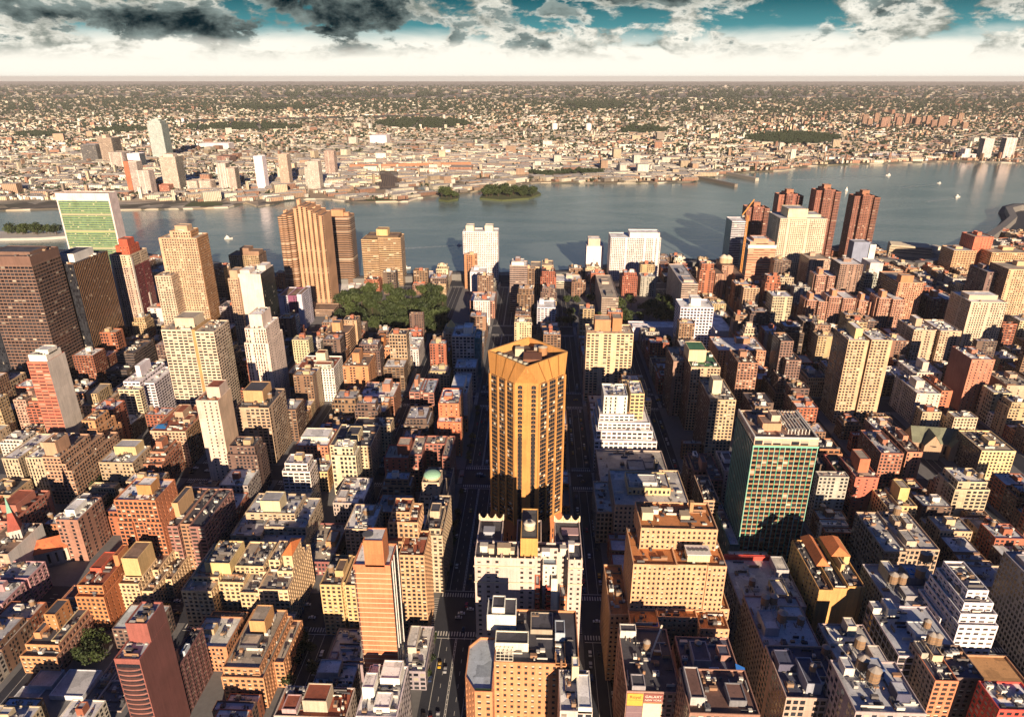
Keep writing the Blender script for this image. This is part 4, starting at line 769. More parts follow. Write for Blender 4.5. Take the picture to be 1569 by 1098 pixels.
b('apartment_tower', 'tan brick tower with a round cream roof tank house', 'tower', 1088, 1128, 614, 538, 44, (.54, .40, .22), 'half', rtan, 'the tan tank house tower', sc=(.22, .13, .09), ss='half', bulk=[(.2, .55, .3, .6, 13, (.66, .56, .38))])  # left face shadow put into the dark side colour
b('apartment_block', 'wide orange brown block with white roof clutter behind the green terrace tower', 'apartment block', 1100, 1174, 538, 728, 44, (.44, .24, .12), 'apt', rwhite, units=6)
b('apartment_tower', 'plain brown brick tower right of the wide orange brown block', 'tower', 1131, 1162, 557, 660, 36, (.34, .18, .10), 'half', rbrn, 'the plain brown tower', sc=(.14, .08, .07))
b('row_house', 'rust house with a white gable roof beside the plain brown tower', 'house', 1161, 1190, 582, 690, 34, (.46, .2, .09), 'sparse', rwhite, bulk=[(.3, .6, .5, .9, 5)])
# ---- centre
B = Bd('office_tower', 'big golden brick office tower turned corner on with a walled roof of plant', 'tower', -5.8, 399.5, 'the golden tower')
a = 25.6
def octo(f, s, k=1.0): 
    A = a*k
    return [(-f, -(A-f)), (f, -(A-f)), (A-s, -s), (A-s, s), (f, A-f), (-f, A-f), (-(A-s), s), (-(A-s), -s)]
FOOT.append((-33, 32, 371, 430)); LAND.append((808, 640, 'the golden tower'))
gold_ = (.50, .235, .068); base_ = (.42, .155, .06); zt, zr = 145., 160.5
Pb = octo(7.2, 1.6)
B.w.v  # wall: shaft, splayed foot, crown
for i in range(8):
    p, q_ = Pb[i], Pb[(i+1) % 8]
    back = i in (3, 4, 5)
    B.wallface(p, q_, 42, zt, gold_, (5.8, 3.05, .8, .6, 0, .1) if back else ST['blank'])
    Q = octo(8, 2, 1.10); r_, s_ = Q[i], Q[(i+1) % 8]
    B.w.q([(*r_, 34), (*s_, 34), (*q_, 42), (*p, 42)], base_)
    B.wallface(r_, s_, 0, 34, base_, (4.5, 4.2, .3, .7, 0, .05))
    T = octo(.5, .5); t0, t1 = T[i], T[(i+1) % 8]
    B.w.q([(*p, zt), (*q_, zt), (*q_, zt+1.6), (*p, zt+1.6)], gold_)
    B.w.q([(*p, zt+1.6), (*q_, zt+1.6), (*t1, zr), (*t0, zr)], gold_)
I = shrink(octo(.5, .5), 1.0); T = octo(.5, .5)
for i in range(8):
    p, q_, r_, s_ = T[i], T[(i+1) % 8], I[(i+1) % 8], I[i]
    B.w.q([(*p, zr), (*q_, zr), (*r_, zr), (*s_, zr)], (.55, .3, .1)); B.w.q([(*r_, zr-5), (*s_, zr-5), (*s_, zr), (*r_, zr)], (.58, .28, .09))
B.r.q([(*p, zr-5) for p in I], (.10, .085, .08), m=1)
# piers and windows on the two broad faces seen, windows on the cut corner
def gwin(k):
    m_ = MB(); m_.q([(-.5, 0, 0), (.5, 0, 0), (.5, 0, 1), (-.5, 0, 1)], m=3)
    for x in (-.5, -.17, .16, .47): m_.box(x, x+.03, -.06, -.005, 0, 1, m=5)
    m_.box(-.5, .5, -.1, -.004, -.12, 0, (.42, .21, .07), m=2, bottom=True)
    if k: x0 = (-.46, -.14, .19)[k-1]; m_.q([(x0, -.02, .35), (x0+.28, -.02, .35), (x0+.28, -.02, 1), (x0, -.02, 1)], m=4)
    return m_.mesh('window')
GW = [gwin(k) for k in range(4)]
def chev():
    m_ = MB(); m_.q([(-.5, 0, 0), (.5, 0, 0), (.5, 0, .8), (0, 0, 1), (-.5, 0, .8)], m=3); m_.box(-.03, .03, -.05, -.004, 0, .9, m=5); m_.box(-.5, .5, -.06, -.004, .36, .40, m=5); return m_.mesh('window')
CH = chev()
gw = []
for fi in (1, 7):
    p, q_ = Vector(Pb[fi]), Vector(Pb[(fi+1) % 8]); d = (q_-p); L = d.length; d /= L; nrm = Vector((d.y, -d.x)); rz = math.atan2(d.y, d.x)
    pw = 1.2; bw_ = (L-4*pw)/3
    for k in range(4):
        u = k*(bw_+pw); m_ = MB(); c0 = p+d*u; c1 = p+d*(u+pw)
        o0, o1 = c0+nrm*.85, c1+nrm*.85
        for z0, z1 in ((42, zt+.8),):
            m_.q([(*o0, z0), (*o1, z0), (*o1, z1), (*o0, z1)], gold_, m=0); m_.q([(*c0, z0), (*o0, z0), (*o0, z1), (*c0, z1)], gold_, m=0); m_.q([(*o1, z0), (*c1, z0), (*c1, z1), (*o1, z1)], gold_, m=0); m_.q([(*c0, z1), (*o0, z1), (*o1, z1), (*c1, z1)], gold_, m=0)
        part(B.root, 'pier', m_)
    for k in range(3):
        u = pw+k*(bw_+pw)+bw_/2; c0 = p+d*u+nrm*.06
        for j in range(34):
            z = 43+3.0*j; gw.append(((c0.x, c0.y, z+.5), rz, bw_*.985, 2.5, R.choice((0, 0, 0, 0, 0, 0, 0, 1, 2, 3))))
        # slot under the crown
        m_ = MB(); e0, e1 = p+d*(u-bw_*.42)+nrm*.05, p+d*(u+bw_*.42)+nrm*.05; m_.q([(*e0, zt+.4), (*e1, zt+.4), (*e1, zt+1.1), (*e0, zt+1.1)], (.05, .03, .02)); part(B.root, 'vent_slot', m_)
    for k in range(1, 4):     # folds of the crown panels
        f = k/4+.0; m_ = MB(); b0 = p.lerp(q_, f); Tf = (Vector(T[fi]).lerp(Vector(T[(fi+1) % 8]), f))
        m_.bar((*(b0+nrm*.05), zt+1.7), (*(Tf+nrm*.05), zr-.1), .6, (.26, .12, .03)); part(B.root, 'panel_joint', m_)
p, q_ = Vector(Pb[0]), Vector(Pb[1])
for x in (-4.2, 4.2):
    for j in range(34): gw.append(((x, p.y-.06, 43+3.0*j+.4), 0, 2.8, 2.6, 9))
gw.sort(key=lambda w: -w[0][2]); rest = MB()
for i, (pp, rz, w_, h_, k) in enumerate(gw):
    if i < 100: link('window', CH if k == 9 else GW[k], B.root, pp, rz, (w_, 1, h_))
    else:
        c, sn = math.cos(rz)*w_/2, math.sin(rz)*w_/2; x, y, z = pp; nx, ny = math.sin(rz), -math.cos(rz)
        rest.q([(x-c, y-sn, z), (x+c, y+sn, z), (x+c, y+sn, z+h_)]+([(x, y, z+h_*1.2)] if k == 9 else [])+[(x-c, y-sn, z+h_)], m=3)
        for f in (-.5, -.17, .16, .47):
            x0, y0 = x+2*c*f+nx*.05, y+2*sn*f+ny*.05; rest.q([(x0, y0, z), (x0+2*c*.03, y0+2*sn*.03, z), (x0+2*c*.03, y0+2*sn*.03, z+h_), (x0, y0, z+h_)], m=5)
        if k in (1, 2, 3): f = (-.46, -.14, .19)[k-1]; x0, y0 = x+2*c*f+nx*.03, y+2*sn*f+ny*.03; rest.q([(x0, y0, z+h_*.35), (x0+c*.56, y0+sn*.56, z+h_*.35), (x0+c*.56, y0+sn*.56, z+h_), (x0, y0, z+h_)], m=4)
tag(part(B.root, 'window_panes', rest), kind='stuff')
# plant on its roof
zf = zr-5
for i in range(6):
    x, y = -17.5+i*3.3, -1.5-i*3.1
    m_ = MB(); m_.box(x-1.7, x+1.7, y-1.7, y+1.7, zf, zf+3.6, (.42, .37, .27)); m_.cyl(x, y, 1.2, 1.2, zf+3.6, zf+4.0, (.6, .55, .42), n=12); part(B.root, 'cooling_unit', m_)
m_ = MB(); m_.box(-8, -2.5, 3, 8, zf, zf+5, (.55, .47, .33)); part(B.root, 'plant_house', m_)
m_ = MB(); m_.box(-2.5, 9, -12, 0, zf, zf+4.2, (.2, .085, .045)); m_.box(-1, 6, 0, 6, zf, zf+3, (.33, .16, .08)); part(B.root, 'plant_house', m_)
m_ = MB(); m_.cyl(9.5, 3.5, 2.9, 2.9, zf, zf+6.5, (.36, .18, .08), n=18); m_.cyl(9.5, 3.5, 3, .4, zf+6.5, zf+7.2, (.6, .52, .38), n=18); part(B.root, 'roof_tank', m_)
m_ = MB(); m_.box(4, 8, 6, 11, zf, zf+5, (.3, .27, .24)); part(B.root, 'plant_house', m_)
B.done()
# ---- the cream hotel in front of it
B = b('hotel', 'big cream hotel with scalloped roof wings and a light court of red windows', 'hotel', 727, 893, 858, 291, 34, (.53, .45, .34), (4.4, 3.35, .34, .48, 0, .2), rtar, 'the cream hotel', bulk=[], units=0, fin=False, jt=0)
B.w = MB(); B.r = MB(); B.win = []; W_, D_, h_ = B.W, B.D, B.h
for u in [o for o in list(COL.objects) if o.parent == B.root and o.name.startswith('roof_unit')]: bpy.data.objects.remove(u)
fx = lambda f: -W_/2+f*W_
hs = (4.4, 3.35, .36, .5, 0, .25)
y0 = -D_/2
def pz(x0, x1, ya, yb, z0, z1, col=B.col, sty=hs, geo=(), roof=rtar, par=1.1, **k): B.prism([(x0, ya), (x1, ya), (x1, yb), (x0, yb)], z0, z1, col, sty, roof, par, geo=geo, **k)
pz(fx(0), fx(.25), y0, y0+14, 0, h_, geo=(0, 3))
pz(fx(.25), fx(.40), y0+.02, y0+14, 0, h_, sty=ST['blank'])
pz(fx(.40), fx(.56), y0, y0+14, 0, h_, geo=(0,))
pz(fx(.56), fx(.87), y0+9, y0+14, 0, h_, geo=(0,))
pz(fx(.87), fx(1), y0, y0+14, 0, h_, geo=(0, 1))
for f0, f1 in ((0, .24), (.38, .62), (.75, 1)): pz(fx(f0), fx(f1), y0+14.02, D_/2, 0, h_)
m_ = MB(); m_.box(fx(.265), fx(.365), y0-.35, y0+.0, 14, h_*.66, (.58, .47, .35)); m_.box(fx(.27), fx(.36), y0-.42, y0-.36, 15, h_*.655, (.50, .41, .32)); part(B.root, 'blank_panel', m_)
for xa, xb in ((fx(0)-.5, fx(.56)), (fx(.87), fx(1)+.5)): M_ = MB(); M_.box(xa, xb, y0-.6, y0-.02, h_-4.6, h_-3.9, (.7, .58, .4)); part(B.root, 'cornice', M_)
for xa, xb in ((fx(0)-.4, fx(.56)), (fx(.87), fx(1)+.4)): M_ = MB(); M_.box(xa, xb, y0-.5, y0-.02, h_-15, h_-14.4, (.6, .5, .36)); part(B.root, 'cornice', M_)
rw = (2.2, 3.35, .55, .45, 0, .2)
def inf(f0, f1, ya, z1, col, sty, roof=rgrey, nm='court_infill'):
    q_ = Bd.__new__(Bd); q_.w = MB(); q_.r = MB(); q_.win = []; q_.prism([(fx(f0), y0+ya), (fx(f1), y0+ya), (fx(f1), y0+8.98), (fx(f0), y0+8.98)], 0, h_*z1, col, sty, roof, .6)
    n_ = len(q_.w.v); q_.w.v += q_.r.v; q_.w.f += [tuple(i+n_ for i in f) for f in q_.r.f]; q_.w.uv += q_.r.uv; q_.w.c += q_.r.c; q_.w.p += q_.r.p; q_.w.m += q_.r.m
    part(B.root, nm, q_.w)
redw = (.55, .09, .05)
inf(.565, .61, .3, .80, (.60, .16, .09), (9, 3.35, .8, .4, 0, .4)); inf(.67, .715, .5, .78, redw, (9, 3.35, .8, .45, 0, .3)); inf(.715, .775, -.3, .86, (.72, .66, .54), ST['blank'], rtar)
inf(.775, .80, 1.5, .74, (.6, .6, .58), ST['blank']); inf(.80, .865, .2, .72, (.62, .24, .12), (9, 3.35, .7, .5, 0, .4), rgrey)
inf(.635, .765, 3.5, .93, (.64, .58, .5), ST['sparse'], (.25, .33, .40))
# roof: finials, scalloped parapets, central tank house
for i in range(16):
    x = fx(.01+i*.0653)
    m_ = MB(); m_.box(x-.2, x+.2, y0+.02, y0+.42, h_+1.15, h_+2.2, (.7, .58, .4)); part(B.root, 'finial', m_)
for f0, f1 in ((0, .24), (.75, 1)):
    for k in range(4):
        x = fx(f0+(f1-f0)*k/3); m_ = MB(); m_.box(x-.3, x+.3, D_/2-1.1, D_/2-.4, h_+1.1, h_+4.9, (.7, .58, .4)); part(B.root, 'finial', m_)
    for k in range(3):
        xa, xb = fx(f0+(f1-f0)*k/3)+.5, fx(f0+(f1-f0)*(k+1)/3)-.5; m_ = MB(); N_ = 8
        for i in range(N_):
            t0, t1 = i/N_, (i+1)/N_; z0_, z1_ = [h_+1.1+2.0*(abs(2*t-1)**2.2)+.9 for t in (t0, t1)]
            A = (xa+(xb-xa)*t0, xa+(xb-xa)*t1)
            for y in (D_/2-.9, D_/2-.5): m_.q([(A[0], y, h_+1), (A[1], y, h_+1), (A[1], y, z1_), (A[0], y, z0_)], (.7, .56, .33))
            m_.q([(A[0], D_/2-.9, z0_), (A[1], D_/2-.9, z1_), (A[1], D_/2-.5, z1_), (A[0], D_/2-.5, z0_)], (.7, .56, .33))
        part(B.root, 'scalloped_parapet', m_)
add_bulk(B, fx(.425), fx(.585), y0+3, D_/2-4, h_, 11, (.56, .30, .09), roofcol=(.1, .1, .1))
m_ = MB(); xm = fx(.505); m_.cyl(xm, y0+13, 3.0, 3.0, h_+11, h_+14, (.55, .46, .33), n=20); m_.cyl(xm, y0+13, 3.3, 2.2, h_+14, h_+15, (.72, .64, .5), n=20); m_.cyl(xm, y0+13, 1.2, 1.0, h_+15, h_+15.4, (.05, .05, .06), n=12); part(B.root, 'roof_tank', m_)
for f, y, w2, d2, hh_, c_ in ((.08, 6, 4, 3, 4, (.7, .64, .55)), (.15, 5, 3, 3, 3.5, (.62, .5, .36)), (.27, 5, 7, 4, 4.5, (.56, .42, .28)), (.11, 22, 6, 5, 2, (.35, .37, .42)), (.66, 4, 4, 3, 3, (.75, .72, .66)), (.82, 5, 3, 3, 4.5, (.6, .55, .48)), (.9, 8, 3, 3, 5, (.7, .66, .6)), (.90, 24, 9, 6, .5, (.5, .33, .33)), (.34, 5, 3, 3, 2.2, (.6, .5, .36))):
    m_ = MB(); m_.box(fx(f)-w2/2, fx(f)+w2/2, y0+y-d2/2+1, y0+y+d2/2+1, h_+.01, h_+hh_, c_); m_.box(fx(f)-w2/2-.2, fx(f)+w2/2+.2, y0+y-d2/2+.8, y0+y+d2/2+1.2, h_+hh_, h_+hh_+.25, tuple(q*.8 for q in c_)); part(B.root, 'roof_house', m_)
B.done()
# ---- the orange roofed hotel block on the right of the street
B = b('office_block', 'big yellow brick block stepping up in orange roofed terraces', 'office block', 970, 1114, 868, 297, 32, (.54, .335, .155), (2.7, 3.3, .46, .52, 0, .25), (.50, .20, .07), 'the orange roofed block', bulk=[], units=4, geo=True,
      tiers=[(0, .47*1.0, 0, 1, 0, 1), (.47, .8, .02, 1, 0, .998), (.8, 1, 0, 1, 0, 1), (.1, .95, .45, 1.25, 1, 1.16), (-.02, .29, -.42, 0, 0, .62), (.72, 1.03, -.42, 0, 0, .62), (.29, .72, -.2, 0, 0, .63), (-.22, -.0, -.1, 1.2, 0, .60), (1.0, 1.12, .1, 1.2, 0, .6)], fin=False)
m_ = MB(); W_, D_, h_ = B.W, B.D, B.h; m_.box(W_*.08, W_*.32, -D_*.44, -D_*.2, h_+2, h_+6.5, (.6, .5, .3)); m_.box(W_*.07, W_*.33, -D_*.45, -D_*.19, h_+6.5, h_+6.9, (.7, .66, .6))
for i in range(5): m_.cyl(W_*(.11+.045*i), -D_*.32, 1.1, 1.1, h_+6.9, h_+7.3, (.12, .12, .12), n=12)
for i in range(8): m_.box(W_*(.085+.03*i), W_*(.085+.03*i)+.15, -D_*.44-.1, -D_*.44, h_+2.2, h_+6.4, (.75, .68, .5))
part(B.root, 'cooling_tower', m_)
for x, y, w2, d2, hh_, c_ in ((-.3, .3, 6, 5, 5, (.6, .5, .34)), (-.2, .45, 4, 3, 3, (.7, .66, .58)), (.12, .3, 5, 5, 3.5, (.52, .42, .28)), (.22, .5, 2, 2, 7, (.4, .24, .12)), (-.02, .5, 3, 2, 2, (.75, .7, .62))):
    m_ = MB(); z_ = h_*1.16; m_.box(x*W_-w2/2, x*W_+w2/2, y*D_-d2/2, y*D_+d2/2, z_, z_+hh_, c_); m_.box(x*W_-w2/2-.2, x*W_+w2/2+.2, y*D_-d2/2-.2, y*D_+d2/2+.2, z_+hh_, z_+hh_+.2, tuple(q*.8 for q in c_)); part(B.root, 'roof_house', m_)
m_ = MB(); m_.box(-W_*.28, -W_*.2, -D_*.88, -D_*.78, h_*.62+.05, h_*.62+.5, (.03, .08, .45)); part(B.root, 'tarpaulin', m_)
B.done()
# ---- foreground centre
B = b('office_block', 'orange brick block with a chamfered wing and white plant houses below the cream hotel', 'office block', 757, 888, 1018, 236, 34, (.50, .235, .095), (3.4, 3.6, .42, .5, 0, .55), rtar, 'the orange brick block below the cream hotel', bulk=[], units=5, geo=True, fin=False)
W_, D_, h_ = B.W, B.D, B.h; zl = at(735, 1062, 224)[2]
x0 = -W_/2; xw = at(710, 1062, 224)[0]-B.x
P_ = [(xw+5, -D_/2-12), (x0-.02, -D_/2-12), (x0-.02, D_/2-14), (xw+5, D_/2-14), (xw, D_/2-20), (xw, -D_/2-4)]
B.prism(P_, 0, zl, B.col, (3.4, 3.6, .42, .5, 0, .5), (.36, .42, .48), 1.3, geo=(0, 5, 4))
m_ = MB(); m_.box(xw+5.2, x0-.4, -D_/2-11.4, -D_/2-10, zl+.0, zl+1.0, (.05, .1, .03)); part(B.root, 'hedge', m_)
for xa, xb, ya, yb, z_, c_ in ((-.12, .24, .1, .45, 9, (.78, .73, .62)), (-.06, .1, .15, .4, 12, (.76, .71, .6)), (.0, .40, -.28, -.05, 4.5, (.74, .68, .54)), (.42, .7, .05, .4, 2.2, (.4, .34, .26)), (.72, .84, -.1, .15, 5.5, (.40, .46, .52)), (.72, .84, -.5, .15, .8, (.5, .24, .1))):
    add_bulk(B, x0+xa*W_, x0+xb*W_, ya*D_, yb*D_, h_, z_, c_, roofcol=rtar)
m_ = MB()
for i in range(5): m_.bar((x0+W_*(.02+.05*i), -D_*.48, h_+1.1), (x0+W_*(.02+.05*i), -D_*.3, h_+3.4), .22, (.8, .75, .6)); m_.bar((x0+W_*.02, -D_*(.48-.04*i), h_+1.2+.5*i), (x0+W_*.22, -D_*(.48-.04*i), h_+1.2+.5*i), .2, (.8, .75, .6))
part(B.root, 'roof_frame', m_)
m_ = MB(); m_.box(x0+W_*.775, x0+W_*.8, -D_/2-1.0, -D_/2-.01, 0, h_+4, (.22, .12, .07)); part(B.root, 'chimney', m_)
B.done()
b('office_block', 'white roofed block with a round cream chimney at bottom centre', 'office block', 858, 908, 1092, 212, 22, (.60, .52, .4), 'half', rwhite, 'the white roofed block at bottom centre', bulk=[(.55, .98, .0, .8, 3, (.76, .72, .64)), (.4, .62, .72, .98, 9, (.66, .56, .36))], units=6)
B = b('office_block', 'brown block carrying a yellow billboard and a cream billboard under a roof crane', 'office block', 960, 1043, 1062, 238, 40, (.36, .22, .15), 'half', rtar, 'the billboard block', tanks=[(.5, .62)], bulk=[(.02, .35, .85, .98, 4, (.55, .53, .48)), (.1, .35, .02, .2, 3, (.3, .28, .3))], units=2, fin=False)
W_, D_, h_ = B.W, B.D, B.h
m_ = MB(); m_.bar((W_*.08, 2, h_+2), (W_*.33, 12, h_+11), .7, (.72, .64, .5)); m_.bar((W_*.08, 2, h_), (W_*.08, 2, h_+5), .5, (.6, .55, .45)); m_.bar((W_*.33, 12, h_), (W_*.33, 12, h_+11), .4, (.4, .3, .2)); part(B.root, 'roof_crane', m_)
for i in range(4): m_ = MB(); m_.box(W_*(.16+.035*i)-.4, W_*(.16+.035*i)+.4, 3, 4.2, h_, h_+2.2, (.6, .22, .06)); m_.box(W_*(.16+.035*i)-.4, W_*(.16+.035*i)+.4, 3, 4.2, h_+2.2, h_+2.6, (.8, .7, .5)); part(B.root, 'gas_bottle', m_)
m_ = MB(); m_.q([(W_/2-.2, D_*.1, h_), (W_/2+.4, -D_*.45, h_), (W_/2+.4, -D_*.45, h_+2.5), (W_/2-.2, D_*.1, h_+7)], (.34, .14, .08)); part(B.root, 'gable_wall', m_)
B.done()
def lettering(name, txt, size, loc, col, parent, label=None):
    cu = bpy.data.curves.new(name, 'FONT'); cu.body = txt; cu.size = size; cu.align_x = 'CENTER'; cu.extrude = .03
    o = bpy.data.objects.new(name+'_tmp', cu); COL.objects.link(o); dg = bpy.context.evaluated_depsgraph_get(); dg.update()
    me = bpy.data.meshes.new_from_object(o.evaluated_get(dg)); bpy.data.objects.remove(o)
    a_ = me.attributes.new('wcol', 'FLOAT_COLOR', 'FACE'); a_.data.foreach_set('color', [x for _ in me.polygons for x in (*col, 1)])
    me.materials.clear(); me.materials.append(PAINT); q_ = link(name, me, parent, loc); q_.rotation_euler.x = math.pi/2; return q_
ya = 238-.05; xl_ = at(960, 1062, 238)[0]
bd = link('billboard', None, loc=(xl_+.4, ya, h_-16)); tag(bd, 'yellow billboard lettered Royal above a purple grey panel', 'billboard')
m_ = MB(); m_.box(0, 7.4, -.4, -.02, 8.5, 16, (.64, .36, .06), bottom=True); m_.box(.3, 7.1, -.43, -.40, 12, 12.15, (.2, .08, .04)); part(bd, 'panel', m_)
m_ = MB(); m_.box(0, 7.4, -.4, -.02, 0, 8.3, (.20, .13, .15), bottom=True); m_.box(0, 7.4, -.42, -.4, 4, 4.12, (.4, .3, .3)); part(bd, 'panel', m_)
lettering('lettering', 'Royal', 2.4, (3.8, -.47, 13.2), (.16, .04, .02), bd)
bd = link('billboard', None, loc=(xl_+8.1, ya, h_-16)); tag(bd, 'cream billboard under a red strip lettered GALAXY NEW YORK', 'billboard')
m_ = MB(); m_.box(0, 8.6, -.4, -.02, 0, 11, (.70, .6, .44), bottom=True); m_.box(0, 8.6, -.44, -.4, 10.2, 11, (.5, .16, .08)); part(bd, 'panel', m_)
m_ = MB(); m_.box(0, 9, -.4, -.02, 11.2, 16.2, (.24, .08, .07), bottom=True); part(bd, 'panel', m_)
lettering('lettering', 'GALAXY', 2.0, (4.5, -.47, 13.9), (.75, .7, .62), bd); lettering('lettering', 'NEW YORK', 1.5, (4.5, -.47, 11.9), (.75, .7, .62), bd)
b('office_block', 'dark blue roofed brown block right of the billboard block', 'office block', 1055, 1146, 1068, 236, 36, (.34, .2, .13), 'half', (.09, .10, .15), 'the dark blue roofed block', bulk=[(.2, .5, .45, .8, 5, (.3, .3, .34)), (.45, .62, .1, .4, 3, (.6, .6, .62)), (.7, .9, .6, .8, 3)], units=7, tanks=[(.35, .75, 0, .9)])
mbx = MB(); p_ = at(1140, 1058, 240); mbx.q([(p_[0]-2.5, 241, p_[2]+2.2), (p_[0]+1.5, 240, p_[2]+2.2), (p_[0]+2.5, 250, p_[2]+4), (p_[0]-1.5, 252, p_[2]+4.5)], (.02, .17, .6)); mbx.q([(p_[0]-2.5, 241, p_[2]-1), (p_[0]+1.5, 240, p_[2]-1), (p_[0]+1.5, 240, p_[2]+2.2), (p_[0]-2.5, 241, p_[2]+2.2)], (.02, .15, .5))
tag(link('tarpaulin', mbx.mesh('tarpaulin')), 'deep blue tarpaulin hanging on the corner of a dark roof at bottom', 'tarpaulin')
b('office_block', 'red brown roofed block at the bottom edge right of centre', 'office block', 1056, 1165, 1096, 214, 24, (.3, .17, .11), 'half', (.18, .10, .08), bulk=[(.04, .25, .2, .9, 4, (.5, .48, .46)), (.6, .85, .2, .6, 3, (.2, .2, .22))], units=6)
# ---- centre right
b('deco_block', 'white deco block stepping up like a staircase behind grey flat roofs', 'apartment block', 912, 1006, 655, 520, 46, (.74, .68, .56), (4.2, 3.5, .74, .5, 0, .1), rwhite, 'the white stepped deco block', tiers=[(0, 1.03, 0, 1, 0, .68), (.03, .96, .08, 1, .68, .86), (.06, .92, .16, 1, .86, 1.0), (.08, .66, .24, .95, 1.0, 1.13), (.14, .54, .3, .85, 1.13, 1.52, (.76, .71, .6), (4, 3.6, .3, .7, 0, .1)), (.58, .82, .34, .95, 1.0, 1.55, (.58, .42, .22))], bulk=[], units=3, sc=(.5, .42, .33))
b('office_block', 'grey flat roofed block with dark plant boxes', 'office block', 920, 1030, 742, 462, 52, (.44, .36, .26), 'loft', (.40, .38, .34), 'the grey flat roofed block', bulk=[(.42, .66, .25, .55, 5, (.06, .07, .11)), (.68, .82, .4, .6, 2, (.3, .28, .26)), (.8, .84, .35, .45, 9, (.2, .17, .12))], units=3, sc=(.3, .22, .17))
b('office_block', 'tan block with white skylight roofs and a red edge', 'office block', 942, 1058, 776, 412, 48, (.54, .41, .21), (3.2, 3.7, .5, .5, 0, .15), (.52, .50, .47), 'the tan skylight block', tiers=[(0, 1, 0, 1, 0, 1), (.2, .78, .3, .75, 1, 1.14, (.6, .46, .24)), (-.22, 0, .15, 1, 0, .7, (.5, .37, .25), 'loft')], bulk=[(.05, .7, .2, .7, 2.5, (.62, .6, .56))], units=5, sc=(.34, .24, .17))
m_ = None
B = b('apartment_block', 'purple brown block with a zigzag white roof edge', 'apartment block', 1068, 1108, 735, 462, 40, (.26, .13, .11), 'half', rtar, 'the zigzag edged block', bulk=[(.55, .95, .0, .4, 8, (.28, .14, .12)), (.4, .7, .7, .95, 3, rwhite)], tiers=[(0, .5, .3, 1, 0, 1), (.5, 1, 0, 1, 0, .98), (-.12, .2, .5, 1, 0, .9)], sc=(.12, .08, .08))
b('apartment_block', 'dark block striped with orange balcony slabs left of the green ribbed tower', 'apartment block', 1078, 1102, 768, 428, 34, (.55, .36, .2), (4, 3.2, .9, .6, 0, .1), rtar, bulk=[], sc=(.1, .08, .08))
b('apartment_block', 'plain beige block left of the green ribbed tower', 'apartment block', 1110, 1136, 722, 470, 30, (.58, .50, .40), 'sparse', rtar, bulk=[(.2, .7, .4, .8, 3, rwhite)], sc=(.4, .36, .3))
B = b('office_tower', 'tall tower ruled with mint green ribs and a dark green left side', 'tower', 1156, 1255, 674, 392, 40, (.38, .21, .085), (3.4, 3.6, .80, .66, 0, .06), (.3, .2, .15), 'the green ribbed tower', sc=(.02, .07, .06), ss=(3.1, 3.6, .86, .8, .55, .02), bulk=[(.2, .5, .3, .6, 5, (.45, .24, .14)), (.36, .5, .4, .6, 9, (.5, .4, .3))], units=5, tiers=[(0, 1, 0, 1, 0, .955), (0, 1, 0, 1, .955, 1, (.62, .42, .3), (6.2, 5, .86, .7, 0, .9))], fin=False)
W_, D_, h_ = B.W, B.D, B.h; mint = (.30, .62, .45); n_ = 12
for i in range(n_+1):
    x = -W_/2+W_*i/n_; m_ = MB(); m_.box(x-.2, x+.2, -D_/2-.45, -D_/2+.0, 0, h_*.955, (.10, .45, .29) if i % 2 else (.28, .56, .43)); part(B.root, 'rib', m_)
for i in range(13):
    y = -D_/2+D_*i/12; m_ = MB(); m_.box(-W_/2-.4, -W_/2, y-.2, y+.2, 0, h_*.955, (.16, .42, .32)); part(B.root, 'rib', m_)
m_ = MB(); m_.box(-W_/2-.5, W_/2+.5, -D_/2-.55, -D_/2-.46, h_*.95, h_*.962, (.2, .6, .38)); part(B.root, 'green_band', m_)
m_ = MB(); zz = h_+1.1
for x in (-W_/2, W_/2-1): m_.box(x, x+1, -D_/2, D_/2, zz, zz+.8, (.7, .66, .58))
m_.box(-W_/2+1.01, W_/2-1.01, -D_/2, -D_/2+1, zz, zz+.8, (.7, .66, .58)); part(B.root, 'roof_rim', m_)
for i in range(7): m_ = MB(); x = W_*(.08+.055*i); m_.box(x, x+.5, -D_*.3, D_*.4, h_+3, h_+3.5, (.75, .72, .64)); m_.box(x, x+.4, -D_*.3, -D_*.28, h_, h_+3, (.7, .66, .6)); part(B.root, 'roof_beam', m_)
B.done()
b('office_block', 'green glass annex with an orange rim on the left of the green ribbed tower', 'office block', 1118, 1134, 836, 388, 52, (.05, .14, .11), 'teal', rgrey, bulk=[], units=3, land=False)
# ---- right, nearer
b('apartment_block', 'tan block with a tank on stilts and a wide grey roof', 'apartment block', 1355, 1443, 846, 372, 44, (.48, .35, .21), 'loft', (.46, .45, .43), 'the tan stilt tank block', sc=(.28, .24, .22), ss='loft', tanks=[(.28, .7, 4, 1.3)], bulk=[(.1, .4, .1, .4, 3.5, (.5, .42, .32)), (.5, .7, .55, .75, 4, (.5, .42, .32)), (.2, .36, .6, .8, 4)], units=4, tiers=[(0, .4, 0, 1, 0, .98), (.4, 1, .05, 1, 0, 1)])
b('apartment_tower', 'red brick tower ruled with thin pale lines and a red roof block', 'tower', 1311, 1347, 733, 446, 30, (.46, .14, .08), (5, 3, .26, .4, 0, .3), rtan, 'the red ruled brick tower', sc=(.24, .08, .07), ss='band', bulk=[(.3, .75, .3, .8, 11, (.46, .15, .08))])
b('apartment_tower', 'red brick shaft with a green roof left of red ruled brick tower', 'tower', 1281, 1303, 724, 462, 26, (.34, .10, .07), 'sparse', (.1, .14, .06), bulk=[], sc=(.22, .07, .06))
